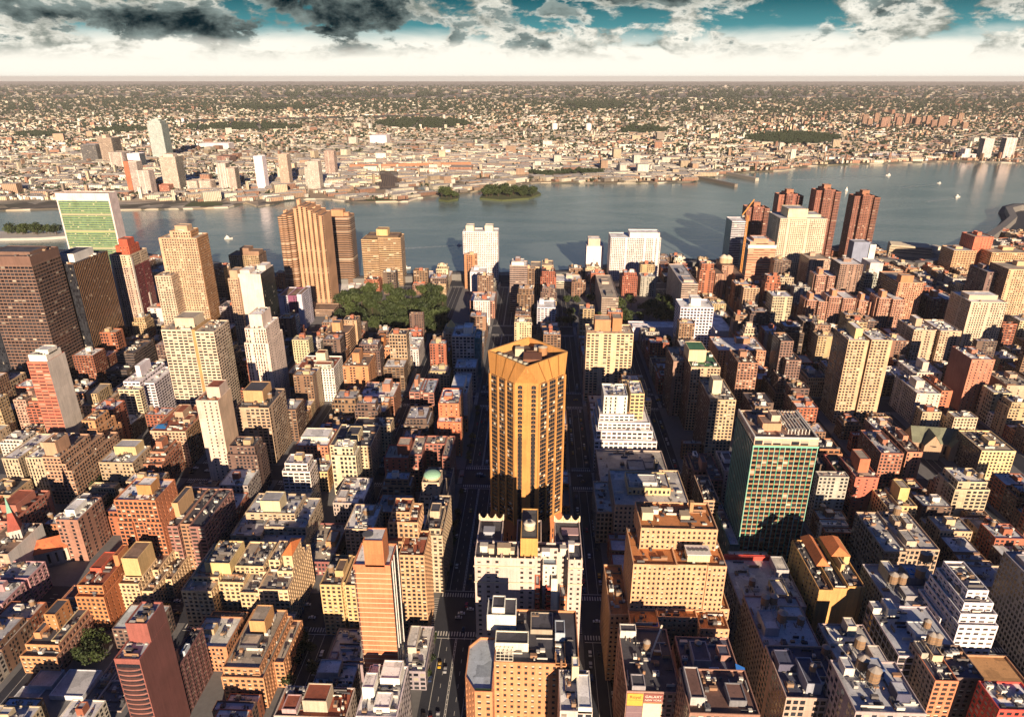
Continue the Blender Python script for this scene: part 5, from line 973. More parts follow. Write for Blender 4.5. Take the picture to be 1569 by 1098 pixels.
b('apartment_block', 'small yellow block with tall roof tower behind the tan stilt tank block', 'apartment block', 1364, 1410, 782, 418, 28, (.62, .46, .2), 'half', rtan, 'the small yellow block', tiers=[(0, .4, 0, 1, 0, .95), (.4, 1, .15, 1, 0, 1)], bulk=[(.15, .7, .3, .8, 11, (.64, .48, .2))])
b('apartment_block', 'rust brick double block with orange fire stairs', 'apartment block', 1350, 1385, 696, 500, 40, (.38, .17, .09), 'apt', rgrey, 'the rust double block', sc=(.2, .1, .08))
b('apartment_block', 'rust brick block right of the rust double block', 'apartment block', 1390, 1414, 694, 504, 44, (.46, .21, .11), 'house', rbrn, sc=(.14, .08, .07))
b('apartment_block', 'yellow block with planted roof above the church on the right', 'apartment block', 1504, 1557, 692, 518, 36, (.64, .48, .22), 'apt', rtan, 'the yellow block right of the church', sc=(.14, .11, .1), bulk=[(.4, .6, .3, .6, 4)])
b('apartment_block', 'tan roofed brick block left of the church', 'apartment block', 1345, 1378, 664, 560, 28, (.46, .3, .17), 'sparse', rwhite)
B = b('apartment_block', 'orange blank walled block with two orange tiled roofs', 'apartment block', 1256, 1326, 900, 318, 46, (.58, .33, .10), 'blank', rtar, 'the orange blank walled block', sc=(.5, .36, .14), ss='sparse', tiers=[(0, .3, 0, 1, 0, .94), (.3, .62, 0, 1, 0, .97), (.62, 1, 0, 1, 0, 1)], bulk=[(.1, .32, .3, .8, 5, (.55, .40, .2)), (.55, .9, .45, .8, 6, (.6, .46, .22))], units=1, fin=False)
for f0, f1, y0_, y1_, z_ in ((.05, .36, .25, .85, B.h+5.6), (.5, .95, .42, .84, B.h+6.6)):
    m_ = MB(); X0, X1, Y0, Y1 = -B.W/2+f0*B.W, -B.W/2+f1*B.W, -B.D/2+y0_*B.D, -B.D/2+y1_*B.D; c_ = (.60, .2, .07)
    xm = (X0+X1)/2; e = (X1-X0)*.35
    m_.q([(X0, Y0, z_), (X1, Y0, z_), (xm, Y0+e, z_+4)], c_); m_.q([(X1, Y0, z_), (X1, Y1, z_), (xm, Y1-e, z_+4), (xm, Y0+e, z_+4)], c_); m_.q([(X1, Y1, z_), (X0, Y1, z_), (xm, Y1-e, z_+4)], c_); m_.q([(X0, Y1, z_), (X0, Y0, z_), (xm, Y0+e, z_+4), (xm, Y1-e, z_+4)], c_); m_.q([(X0, Y1, z_), (X1, Y1, z_), (X1, Y0, z_), (X0, Y0, z_)], c_)
    part(B.root, 'tiled_roof', m_)
m_ = MB(); m_.box(B.W/2-2.2, B.W/2-1.9, -B.D/2-.3, -B.D/2, 0, B.h+1, (.4, .2, .07)); m_.box(B.W/2-.3, B.W/2+.02, -B.D/2-.3, -B.D/2+.01, 0, B.h+1.1, (.62, .36, .13)); part(B.root, 'corner_strip', m_); B.done()
b('office_block', 'white roofed block with a bright red parapet below the green ribbed tower', 'office block', 1134, 1236, 930, 318, 44, (.36, .3, .24), 'loft', (.62, .58, .52), 'the red parapet block', sc=(.2, .2, .22), ss='loft', tanks=[(.28, .35)], bulk=[(.02, .8, .95, .99, 2.5, (.58, .07, .05)), (.75, .95, .6, .9, 5, (.4, .38, .38)), (.55, .75, .1, .4, 5, (.6, .46, .24), 'loft')], units=6)
b('office_block', 'grey white roofed block with four water tanks below the orange blank wall', 'office block', 1176, 1268, 1012, 268, 46, (.38, .22, .16), 'sparse', (.5, .51, .53), 'the four tank block', sc=(.26, .22, .2), ss='loft', tanks=[(.3, .8, 0, 1.2), (.46, .82, 0, 1.2), (.42, .45, 3, 1.3), (.8, .5, 0, 1)], bulk=[(.1, .35, .35, .65, 5, (.3, .32, .36)), (.42, .55, .0, .12, 4, (.5, .28, .16)), (.55, .95, .62, .8, 2, (.4, .3, .22))], units=4, geo=True)
b('office_block', 'long grey roofed block with a white grid side wall and many water tanks', 'office block', 1372, 1480, 946, 308, 44, (.50, .46, .40), (3.3, 3.7, .6, .6, 0, .15), (.44, .46, .50), 'the long grey roofed block', ss=(2.8, 3.7, .6, .62, 0, .12), sc=(.42, .4, .38), geo=True, tanks=[(.22, .55, 0, 1.4), (.36, .55, 0, 1.3), (.66, .62, 2, 1.4), (.88, .92, 4, 1.3), (.97, .92, 4, 1.3)], bulk=[(.2, .34, .62, .9, 7, (.55, .48, .36)), (.52, .75, .6, .9, 5, (.2, .2, .24)), (.56, .66, .68, .8, 5.4, (.05, .2, .55)), (.75, .86, .55, .8, 6, (.46, .46, .46)), (.3, .5, .3, .5, 3, (.3, .28, .28))], units=8)
b('office_block', 'pale grey roofed block with one tank on a white roof box', 'office block', 1376, 1478, 1008, 268, 36, (.44, .40, .36), (4.2, 4.0, .82, .8, 0, .1), (.46, .48, .51), 'the pale roof box block', sc=(.30, .29, .3), ss=(4.2, 4.0, .84, .82, 0, .1), geo=True, tanks=[(.62, .42, 3.2, 1.)], bulk=[(.42, .8, .3, .6, 3.2, (.52, .54, .56)), (.0, .16, .82, .98, 4, (.66, .62, .56)), (.2, .34, .75, .98, 6, (.66, .62, .56))], units=2)
B = b('deco_block', 'bright white block stepping back in planted terraces', 'apartment block', 1472, 1534, 948, 292, 34, (.80, .76, .68), (4.3, 3.2, .62, .46, 0, .25), (.5, .45, .38), 'the white terraced block', geo=True, tiers=[(0, 1, 0, 1, 0, .9), (.05, .98, .07, 1, .9, 1.0), (.16, .92, .16, 1, 1.0, 1.09), (.3, .86, .28, 1, 1.09, 1.18), (-.14, 0, .3, 1, 0, .8)], bulk=[], units=2)
b('office_block', 'orange brick block with tanks on a white roof house at bottom right', 'office block', 1432, 1514, 1046, 250, 24, (.52, .20, .09), 'half', (.07, .07, .1), 'the orange tank block', geo=True, sc=(.4, .3, .24), tanks=[(.5, .75, 4, 1.2), (.72, .72, 4, 1.2)], bulk=[(.4, .86, .5, .95, 4, (.62, .46, .3)), (.05, .35, .6, .95, 3, (.4, .36, .3))], tiers=[(0, .45, 0, 1, 0, 1), (.45, 1, .12, 1, 0, .985, (.2, .14, .12))], units=2)
b('office_block', 'dark grey block with a dense window grid cut by the right edge', 'office block', proj(at(1537, 847, 350)[0], 292, at(1537, 847, 350)[2])[0], proj(at(1537, 847, 350)[0], 292, at(1537, 847, 350)[2])[0]+90, proj(at(1537, 847, 350)[0], 292, at(1537, 847, 350)[2])[1], 292, 58, (.36, .33, .30), (2.8, 3.7, .62, .66, 0, .08), rgrey, 'the dark grid block at the right edge', sc=(.34, .32, .31), ss=(2.8, 3.7, .6, .66, 0, .08), bulk=[(.1, .4, .6, .9, 3)])
b('low_block', 'low orange roof deck with blue parked cars at the right edge', 'garage', 1506, 1600, 1078, 255, 30, (.42, .24, .12), 'blank', (.45, .25, .11), 'the orange roof deck', bulk=[(.0, .25, .7, .98, 2, (.05, .2, .5))], units=0)
b('office_block', 'grey block with a white roof and one round tank at bottom right', 'office block', 1297, 1374, 1046, 254, 38, (.44, .36, .28), 'blank', (.56, .54, .5), 'the white roof block with one round tank', sc=(.3, .26, .24), ss='loft', tanks=[(.5, .45, 2, 1.4)], bulk=[(.4, .6, .3, .6, 2, (.62, .6, .56)), (.5, .7, .8, .98, 6, (.6, .52, .4)), (.65, .9, .1, .45, 7, (.5, .42, .36))], units=3)
b('office_block', 'dark block with blue black roof decks at the bottom right', 'office block', 1204, 1300, 1072, 238, 32, (.44, .34, .24), 'loft', (.07, .08, .13), 'the blue black roof deck block', bulk=[(.05, .35, .5, .8, 4, (.1, .1, .16)), (.35, .6, .1, .6, 6, (.28, .3, .36)), (.62, .85, .4, .7, .5, (.6, .46, .34))], tanks=[(.5, .3, 6, .8), (.95, .8, 0, 1)], units=4)
b('office_block', 'white roofed block with orange tanks at the bottom right edge', 'office block', 1310, 1420, 1094, 216, 28, (.4, .34, .28), 'loft', (.52, .54, .57), 'the orange tank roof block', tanks=[(.42, .5, 0, 1.5), (.36, .75, 0, 1.4)], bulk=[(.1, .25, .7, .95, 4, (.65, .6, .55)), (.5, .7, .7, .95, 4, (.05, .1, .25)), (.65, .85, .2, .45, 5, (.1, .1, .16))], units=5)
b('low_block', 'bright red brick block with a white roof at the bottom right corner', 'building', 1530, 1600, 1090, 232, 16, (.55, .08, .05), 'half', rwhite, bulk=[], units=4)
# ---- two churches
def church(name, label, x, y, rz, L, Wd, hw, hr, wall, roofc, short):
    r = link(name, None, loc=(x, y, 0), rz=rz); tag(r, label, 'church')
    m_ = MB(); P_ = [(-L/2, -Wd/2), (L/2, -Wd/2), (L/2, Wd/2), (-L/2, Wd/2)]
    for i in range(4):
        a_, c_ = P_[i], P_[(i+1) % 4]; l_ = math.dist(a_, c_); n_ = round(l_/5)
        m_.q([(*a_, 0), (*c_, 0), (*c_, hw), (*a_, hw)], wall, [(0, 0), (n_, 0), (n_, 1), (0, 1)], (.3, .6, .0, 0), 0)
    for s_ in (-1, 1): m_.q([(s_*L/2, -s_*Wd/2, hw), (s_*L/2, s_*Wd/2, hw), (s_*L/2, 0, hr)], wall, m=0)
    part(r, 'wall', m_); m_ = MB(); o_ = .5
    m_.q([(-L/2-o_, -Wd/2-o_, hw-.4), (L/2+o_, -Wd/2-o_, hw-.4), (L/2+o_, 0, hr+.2), (-L/2-o_, 0, hr+.2)], roofc, m=1); m_.q([(L/2+o_, Wd/2+o_, hw-.4), (-L/2-o_, Wd/2+o_, hw-.4), (-L/2-o_, 0, hr+.2), (L/2+o_, 0, hr+.2)], roofc, m=1)
    part(r, 'roof', m_); FOOT.append((x-max(L, Wd)/2-4, x+max(L, Wd)/2+4, y-max(L, Wd)/2-2, y+max(L, Wd)/2+2)); LAND.append((*proj(x, y, hr)[:2], short)); return r
cx_, cy_, _ = gnd(60, 835, 14)
r = church('church', 'stone church with a red nave roof and a slim green tipped red spire', cx_+6, cy_, .5, 24, 12, 13, 20, (.46, .40, .33), (.5, .13, .05), 'the red roofed church')
tw = MB(); tw.box(-18, -11, -4, 3, 0, 34, (.5, .46, .42), m=0)
for z in (24,):
    for x in (-16.6, -14.9, -13.2): tw.box(x, x+.8, -4.05, -3.9, z, z+7, (.03, .03, .04))
part(r, 'tower', tw); m_ = MB(); 
for i in range(4):
    P_ = [(-18.3, -4.3), (-10.7, -4.3), (-10.7, 3.3), (-18.3, 3.3)]; A = lambda k, f: (P_[k % 4][0]+(-14.5-P_[k % 4][0])*f, P_[k % 4][1]+(-.5-P_[k % 4][1])*f)
    m_.q([(*A(i, 0), 34), (*A(i+1, 0), 34), (*A(i+1, .62), 47), (*A(i, .62), 47)], (.30, .07, .05)); m_.q([(*A(i, .62), 47), (*A(i+1, .62), 47), (-14.5, -.5, 60)], (.20, .38, .30))
part(r, 'spire', m_)
cx_, cy_, _ = gnd(1448, 672, 14)
r = church('church', 'brown stone church with a long green roof and two front gables', cx_, cy_, -.12, 62, 20, 14, 25, (.36, .25, .17), (.15, .16, .11), 'the green roofed church')
for x in (-16, 6):
    m_ = MB(); m_.box(x-7, x+7, -16, -9, 0, 14, (.4, .27, .18), m=0); m_.q([(x-7, -16, 14), (x+7, -16, 14), (x, -16, 24)], (.42, .29, .19), m=0)
    m_.q([(x-7.5, -16.4, 13.5), (x, -16.4, 24.4), (x, 0, 24.4), (x-7.5, 0, 13.5)], (.15, .16, .11), m=1); m_.q([(x, -16.4, 24.4), (x+7.5, -16.4, 13.5), (x+7.5, 0, 13.5), (x, 0, 24.4)], (.15, .16, .11), m=1)
    m_.cyl(x, -16.05, 2.6, 2.6, 14, 14.01, (.05, .05, .06)); part(r, 'gable', m_)
# ================================================================ across the river
FAR0 = len(FOOT)
b('office_tower', 'tallest pale green glass tower across the river with a stepped top', 'tower', 224, 246, 186, 2900, 55, (.55, .62, .52), (3, 4, .8, .5, .4, .3), rwhite, 'the tallest tower across the river', tiers=[(0, 1, 0, 1, 0, .93), (.1, .9, .1, .9, .93, 1), (.25, .75, .25, .75, 1, 1.045)], bulk=[], sc=(.3, .36, .33))
b('apartment_tower', 'white slab with a dark red left edge on the far bank', 'tower', 188, 208, 248, 2000, 30, (.68, .60, .46), 'band', rtan, bulk=[], tiers=[(0, .38, 0, 1, 0, 1, (.38, .13, .07), 'blank'), (.38, 1, .05, 1, 0, 1)])
b('apartment_tower', 'cream tower joined to the red edged white slab on the far bank', 'tower', 208, 227, 262, 2000, 30, (.62, .54, .4), 'apt', rtan, bulk=[])
b('apartment_tower', 'stout cream tower in front of the tallest tower across the river', 'tower', 243, 268, 241, 2080, 44, (.60, .53, .38), 'apt', rtan, bulk=[(.2, .8, .2, .8, 8)], sc=(.3, .27, .22))
b('apartment_block', 'cream waterfront block in two halves on the far bank lawn', 'apartment block', 285, 321, 278, 2060, 40, (.64, .56, .4), 'apt', rtan, tiers=[(0, .45, 0, 1, 0, 1), (.5, 1, .1, 1, 0, 1)], bulk=[])
b('apartment_tower', 'left cream tower of the pair right of the far lawn', 'tower', 331, 345, 251, 2090, 30, (.64, .56, .42), 'apt', rtan, bulk=[], sc=(.3, .25, .2))
b('apartment_tower', 'right cream tower of the pair right of the far lawn', 'tower', 345, 359, 258, 2070, 30, (.60, .51, .37), 'apt', rtan, bulk=[], sc=(.26, .22, .18))
b('apartment_tower', 'bright white slim tower mirrored in the river on the far bank', 'tower', 388, 401, 240, 2080, 30, (.85, .80, .70), 'sparse', rwhite, 'the bright white slim tower across the river', bulk=[])
b('apartment_tower', 'tan slim tower right of the bright white one across the river', 'tower', 425, 439, 237, 2150, 30, (.58, .46, .3), 'apt', rtan, bulk=[])
b('apartment_tower', 'cream tower with a lower white shoulder across the river', 'tower', 470, 487, 248, 2120, 34, (.64, .57, .42), 'apt', rtan, bulk=[], tiers=[(0, 1, 0, 1, 0, 1), (-.3, 0, 0, 1, 0, .8)])
b('apartment_tower', 'narrow tan tower behind the cream shouldered tower across the river', 'tower', 496, 511, 232, 2420, 30, (.46, .36, .26), 'apt', rtan, bulk=[])
b('apartment_block', 'white waterfront block with a taller middle across the river', 'apartment block', 498, 530, 285, 2150, 50, (.66, .6, .47), 'band', rtan, tiers=[(0, 1, 0, 1, 0, .6), (.4, .85, .1, .9, .6, 1.7)], bulk=[])
b('apartment_block', 'yellow waterfront block left of the rail yard across the river', 'building', 562, 580, 272, 2300, 30, (.66, .52, .24), 'blank', rtan, bulk=[])
b('apartment_block', 'broad cream waterfront block across the river above the bronze towers', 'apartment block', 538, 566, 283, 2200, 40, (.64, .56, .42), 'apt', rtan, bulk=[])
b('office_block', 'low red waterfront shed below the stout cream tower across the river', 'building', 238, 262, 305, 2010, 30, (.42, .10, .05), 'half', rred, bulk=[])
b('apartment_block', 'red brick block behind the low red waterfront shed', 'building', 239, 258, 284, 2050, 30, (.48, .2, .12), 'half', rred, bulk=[])
b('office_tower', 'tan office tower left of the tallest tower across the river', 'tower', 150, 170, 212, 2760, 60, (.56, .45, .3), 'band', rtan, bulk=[(.2, .5, .2, .6, 12)], sc=(.26, .22, .18))
b('office_tower', 'dark glass block left of the tan office tower across the river', 'tower', 122, 146, 222, 2800, 50, (.20, .20, .17), 'band', rgrey, bulk=[])
b('office_block', 'cream grid block below the tan office tower across the river', 'building', 166, 186, 234, 2600, 50, (.6, .54, .4), 'half', rtan, bulk=[])
b('office_block', 'small white cube block left of the tallest tower across the river', 'building', 194, 213, 236, 2620, 40, (.78, .75, .68), 'blank', rwhite, bulk=[], sc=(.1, .12, .14))
b('warehouse', 'long white warehouse between two straight streets across the river', 'warehouse', 305, 350, 220, 3300, 60, (.74, .68, .56), 'sparse', rwhite, bulk=[])
b('warehouse', 'brown brick block right of the long white warehouse', 'warehouse', 332, 352, 240, 2780, 60, (.30, .16, .11), 'half', rbrn, bulk=[])
b('warehouse', 'white warehouse block left of the creek bridge', 'warehouse', 566, 592, 208, 3600, 90, (.78, .72, .6), 'blank', rwhite, bulk=[])
b('warehouse', 'low orange roofed warehouse beside the creek mouth', 'warehouse', 684, 738, 283, 2290, 40, (.55, .3, .14), 'blank', (.5, .27, .13), bulk=[])
b('warehouse', 'brown brick warehouse beyond the creek bridge', 'warehouse', 688, 722, 257, 2520, 90, (.38, .2, .11), 'half', rtan, bulk=[])
b('warehouse', 'large white shed by the water on the right of the far bank', 'warehouse', 1344, 1384, 238, 3130, 80, (.80, .76, .68), 'blank', rwhite, bulk=[])
b('warehouse', 'lower white shed beside the large white shed on the far bank', 'warehouse', 1308, 1344, 243, 3080, 70, (.74, .7, .62), 'blank', rwhite, bulk=[])
b('apartment_block', 'white block with two stub towers at right on far bank', 'apartment block', 1475, 1497, 233, 3040, 40, (.78, .72, .6), 'apt', rwhite, tiers=[(0, 1, 0, 1, 0, .7), (.2, .6, .1, .9, .7, 1.4)], bulk=[])
b('apartment_tower', 'left white tower of two twin towers at right on the far bank', 'tower', 1510, 1525, 213, 3040, 34, (.74, .66, .54), 'apt', rwhite, bulk=[], sc=(.2, .22, .24))
b('apartment_tower', 'right white tower of two twin towers at right on far bank', 'tower', 1543, 1560, 212, 3040, 34, (.74, .66, .54), 'apt', rwhite, bulk=[], sc=(.2, .22, .24))
for x, nm in ((850, 'left'), (902, 'right')):
    p_ = at(x, 190, 4600); g_ = MB(); g_.cyl(0, 0, 19, 19, 0, 40, (.8, .77, .7), n=20); 
    for i in range(4): g_.cyl(0, 0, 19*math.cos(i*math.pi/8), max(.1, 19*math.cos((i+1)*math.pi/8)), 40+9*math.sin(i*math.pi/8), 40+9*math.sin((i+1)*math.pi/8), (.8, .77, .7), n=20)
    tag(link('storage_tank', g_.mesh('storage_tank'), None, (p_[0], 4600, .5)), nm+' one of two round white storage tanks far across the river', 'storage tank', 'white storage tanks across the river')
# housing blocks on the right, far away
k = 0
for i in range(18):
    px_ = 1325+i*9+R.uniform(-3, 3); Y_ = R.uniform(4700, 5600); p_ = at(px_, 185, Y_); hgt = R.uniform(45, 75); w_ = R.uniform(14, 20)
    B = Bd('housing_tower', 'brown housing tower in the far cluster at right across the river', 'tower', p_[0], Y_, None, 'brown housing towers far across the river'); B.prism([(-w_, -10), (w_, -10), (w_, 10), (-w_, 10)], .5, hgt, jit((.34, .2, .14)), ST['apt'], rbrn); B.done()
# creek bridge
b0, b1 = gnd(536, 261), gnd(722, 257); br = link('creek_bridge', None, loc=b0); tag(br, 'long red brown road bridge crossing the creek on stone piers', 'bridge')
d_ = Vector((b1[0]-b0[0], b1[1]-b0[1], 0)); m_ = MB(); m_.bar((0, 0, 16), (d_.x, d_.y, 16), 9, (.36, .15, .08)); part(br, 'deck', m_)
for i in range(17):
    f = (i+.5)/17; m_ = MB(); m_.box(d_.x*f-4, d_.x*f+4, d_.y*f-4, d_.y*f+4, 0, 11.5, (.34, .22, .15)); part(br, 'bridge_pier', m_)
# rail tracks on the yard
m_ = MB()
for i in range(9):
    f = i/8; A = gnd(580+32*f, 287-2*f, 1.2); C_ = gnd(586+22*f, 266+6*f, 1.2); m_.bar(A, C_, 2.2, (.08, .06, .05))
struct('rail_tracks', m_)
# piers of the far bank and of the near bank
def pier(pts, w, label, z=2.5, c=(.2, .17, .14)):
    m_ = MB(); A, C_ = gnd(*pts[0]), gnd(*pts[1]); m_.bar((A[0], A[1], z-2.5), (C_[0], C_[1], z-2.5), w, c)
    n_ = 8
    for i in range(n_+1):
        f = i/n_; x, y = A[0]+(C_[0]-A[0])*f, A[1]+(C_[1]-A[1])*f; m_.box(x-1, x+1, y-1, y+1, -3.5, z-1, c)
    o = link('pier', m_.mesh('pier')); tag(o, label, 'pier'); return o
pier([(1066, 272), (1128, 285)], 12, 'dark timber pier jutting into the river from the far bank')
pier([(1112, 266), (1160, 276)], 14, 'pale concrete pier beside the dark timber pier on far bank', c=(.4, .36, .3))
# marina building on the water
p_ = gnd(1400, 389); ms = link('marina_garage', None, loc=(p_[0], p_[1], 0), rz=-.35); tag(ms, 'tan multi level marina garage standing on the water with a round end', 'building')
m_ = MB(); m_.box(-46, 26, -20, 20, -3, 17, (.5, .4, .28), m=0)
for z in (4, 9, 14): m_.box(-46.2, 26, -20.3, -20.05, z, z+1.4, (.1, .09, .08))
part(ms, 'wall', m_); m_ = MB(); m_.cyl(34, 0, 14, 14, -3, 13, (.6, .52, .4), n=18); m_.cyl(34, 0, 14.4, 14.4, 5, 6, (.15, .13, .12), n=18); m_.cyl(34, 0, 9, 9, 13, 19, (.62, .54, .42), n=18); part(ms, 'round_end', m_)
m_ = MB()
for i in range(4): m_.box(-44, 24, -19+10*i, -12+10*i, 17, 18.5, (.5, .44, .34))
part(ms, 'roof', m_)
# waterfront highway
m_ = MB(); hw = [(1180, 412), (1270, 404), (1345, 400), (1400, 408), (1440, 402), (1480, 385), (1512, 368), (1536, 350), (1552, 336), (1545, 322), (1560, 318), (1600, 316)]
HP = [gnd(*p, 7) for p in hw]
for A, C_ in zip(HP, HP[1:]): m_.bar(A, C_, 15, (.17, .16, .15))
o = struct('highway', m_)
m_ = MB(); HP = [gnd(*p, 4) for p in [(-60, 392), (100, 394), (210, 396), (300, 404), (350, 412), (440, 430), (520, 432), (620, 428), (700, 424), (765, 426), (870, 422), (960, 410), (1020, 404), (1100, 408), (1180, 404)]]
for A, C_ in zip(HP, HP[1:]): m_.bar(A, C_, 13, (.15, .145, .14))
struct('highway', m_)
# boats
def boat(kind, label, px, py, s, rz, wake=0):
    x, y, _ = gnd(px, py, -3); r = link(kind, None, loc=(x, y, -3), rz=rz); tag(r, label, 'boat')
    m_ = MB(); Ht = 1.6*s; P_ = [(-5*s, -1.5*s), (2*s, -1.6*s), (6*s, 0), (2*s, 1.6*s), (-5*s, 1.5*s)]; Q_ = [(a_*.9, c_*.8) for a_, c_ in P_]
    for i in range(5): a_, c_, d2, e2 = Q_[i], Q_[(i+1) % 5], P_[(i+1) % 5], P_[i]; m_.q([(*a_, -.5), (*c_, -.5), (*d2, Ht), (*e2, Ht)], (.62, .6, .56))
    m_.q([(*a_, Ht) for a_ in P_], (.4, .33, .25)); part(r, 'hull', m_)
    if kind == 'sailboat':
        m_ = MB(); m_.bar((0, 0, Ht), (0, 0, 14*s), .25*s, (.5, .45, .4)); part(r, 'mast', m_); m_ = MB(); m_.q([(-.2, 0, 2.2*s), (-4.5*s, .3, 2.4*s), (-.2, 0, 13.5*s)], (.8, .78, .72)); m_.q([(.3, 0, 2*s), (4.6*s, .2, 1.8*s), (.3, 0, 11*s)], (.8, .78, .72)); part(r, 'sail', m_)
    else:
        m_ = MB(); m_.box(-3.4*s, 1.6*s, -1.1*s, 1.1*s, Ht, Ht+1.5*s, (.78, .76, .72)); m_.box(-3.45*s, 1.65*s, -1.12*s, 1.12*s, Ht+.6*s, Ht+1.1*s, (.04, .05, .06)); m_.box(-2.4*s, .3*s, -.9*s, .9*s, Ht+1.5*s, Ht+2.6*s, (.78, .76, .72)); part(r, 'cabin', m_)
        m_ = MB(); m_.bar((-1.5*s, 0, Ht+2.6*s), (-1.5*s, 0, Ht+5*s), .2*s, (.5, .5, .5)); part(r, 'mast', m_)
    return r
boat('tugboat', 'dark low boat with a mast left of the bronze fluted tower', 350, 366, 1.61, .15)
boat('ferry', 'small ferry crossing the river at right with a long wake', 1361, 269, 1.61, 3.3)
boat('sailboat', 'white sailboat right of the tallest brown riverside tower', 1297, 293, 1.05, .4)
boat('motorboat', 'tiny white motorboat in mid river at right', 1439, 281, 1.12, 2.8)
boat('motor_yacht', 'white motor yacht above the marina highway bend', 1467, 302, 1.61, .2)
boat('motorboat', 'small white motorboat beside the lone brown riverside tower', 1295, 341, 0.99, .3)
boat('motorboat', 'small motorboat at the head of the straight white wake in mid river', 704, 376, 0.99, .1)
boat('ferry', 'white ferry moored at the near bank behind the park', 622, 411, 1.49, .1)
FOAM = plain('foam', (.5, .53, .53), .5, 0, .9, .15)
def wake(px0, py0, px1, py1, w0, w1):
    A, C_ = Vector(gnd(px0, py0, -2.9)), Vector(gnd(px1, py1, -2.9)); d = (C_-A).normalized(); n_ = Vector((-d.y, d.x, 0)); m_ = MB(); N_ = 40
    for i in range(N_):
        f0, f1 = i/N_, (i+.8+R.random()*.2)/N_; wa, wb = w0+(w1-w0)*f0, w0+(w1-w0)*f1
        for s_ in (-1, 1):
            k_ = R.uniform(.4, 1.); p0, p1 = A.lerp(C_, f0)+n_*s_*wa*.5, A.lerp(C_, f1)+n_*s_*wb*.5; m_.q([p0-n_*k_*wa*.2, p1-n_*k_*wb*.2, p1+n_*k_*wb*.2, p0+n_*k_*wa*.2])
    o = struct('boat_wake', m_, FOAM, 'broken white foam trail behind a boat on the river', 'stuff'); o['category'] = 'wake'
wake(703, 376, 612, 381, 4, 9); wake(1358, 270, 1215, 276, 4, 14); wake(1438, 282, 1380, 288, 3, 8); wake(1463, 304, 1420, 309, 3, 8)
# ---------------------------------------------------------------- the far city as one mass of houses, and its trees
def clear_far(x, y):
    for a, c_, e, f_ in FOOT[FAR0:]:
        if a-6 < x < c_+6 and e-10 < y < f_+6: return False
    return True
FX = np.array([p[0] for p in FSH]); FY = np.array([p[1] for p in FSH])
def shoreY(x): return np.interp(x, FX, FY)
creek = [(640, 290), (655, 268), (648, 256), (640, 245), (650, 230), (700, 285), (745, 276), (800, 271), (872, 270)]
CRK = [gnd(*p)[:2] for p in creek]
WOODS = [(185, 200, 42, 4), (650, 190, 72, 7), (985, 200, 36, 5), (1215, 213, 75, 9), (915, 162, 48, 5), (1110, 147, 130, 4), (560, 147, 150, 3), (60, 207, 40, 4), (830, 268, 26, 4), (890, 266, 36, 5), (370, 196, 90, 5), (420, 165, 70, 3)]
def in_wood(px, py): return any(((px-a)/c_)**2+((py-e)/f_)**2 < 1 for a, e, c_, f_ in WOODS)
ROADS = [((372, 240), (371, 184)), ((299, 224), (327, 184)), ((430, 226), (414, 184)), ((248, 222), (268, 190)), ((455, 262), (440, 205)), ((520, 255), (500, 200)), ((1060, 168), (1075, 140)), ((1020, 170), (1030, 142)), ((990, 172), (995, 145)), ((280, 186), (700, 176)), ((60, 236), (240, 224))]
def on_road(px, py):
    for (a, c_), (e, f_) in ROADS:
        L2 = (e-a)**2+(f_-c_)**2; t_ = ((px-a)*(e-a)+(py-c_)*(f_-c_))/L2
        if 0 < t_ < 1 and abs((px-a)*(f_-c_)-(py-c_)*(e-a))/math.sqrt(L2) < 2.2: return True
    return False
rg = np.random.default_rng(5)
hv, hf, hc, hp, huv, hm = [], [], [], [], [], []
tv, tf = [], []
PAL = [(.72, .66, .52), (.66, .58, .44), (.80, .76, .66), (.54, .43, .30), (.42, .28, .19), (.34, .18, .12), (.76, .70, .60), (.26, .22, .18)]
FARROOF = [(.50, .46, .40), (.62, .58, .5), (.34, .30, .27), (.22, .19, .17), (.42, .30, .22)]
def far_box(x, y, w, d, h, th, ci, ri):
    c_, s_ = math.cos(th), math.sin(th); n_ = len(hv)
    P_ = [(x+a_*c_-e*s_, y+a_*s_+e*c_) for a_, e in ((-w, -d), (w, -d), (w, d), (-w, d))]
    hv.extend([(*p, .4) for p in P_]+[(*p, h) for p in P_])
    for i in range(4): j = (i+1) % 4; hf.append((n_+i, n_+j, n_+4+j, n_+4+i)); hc.append((*ci, 1)); hm.append(0)
    hf.append((n_+4, n_+5, n_+6, n_+7)); hc.append((*ri, 1)); hm.append(1)
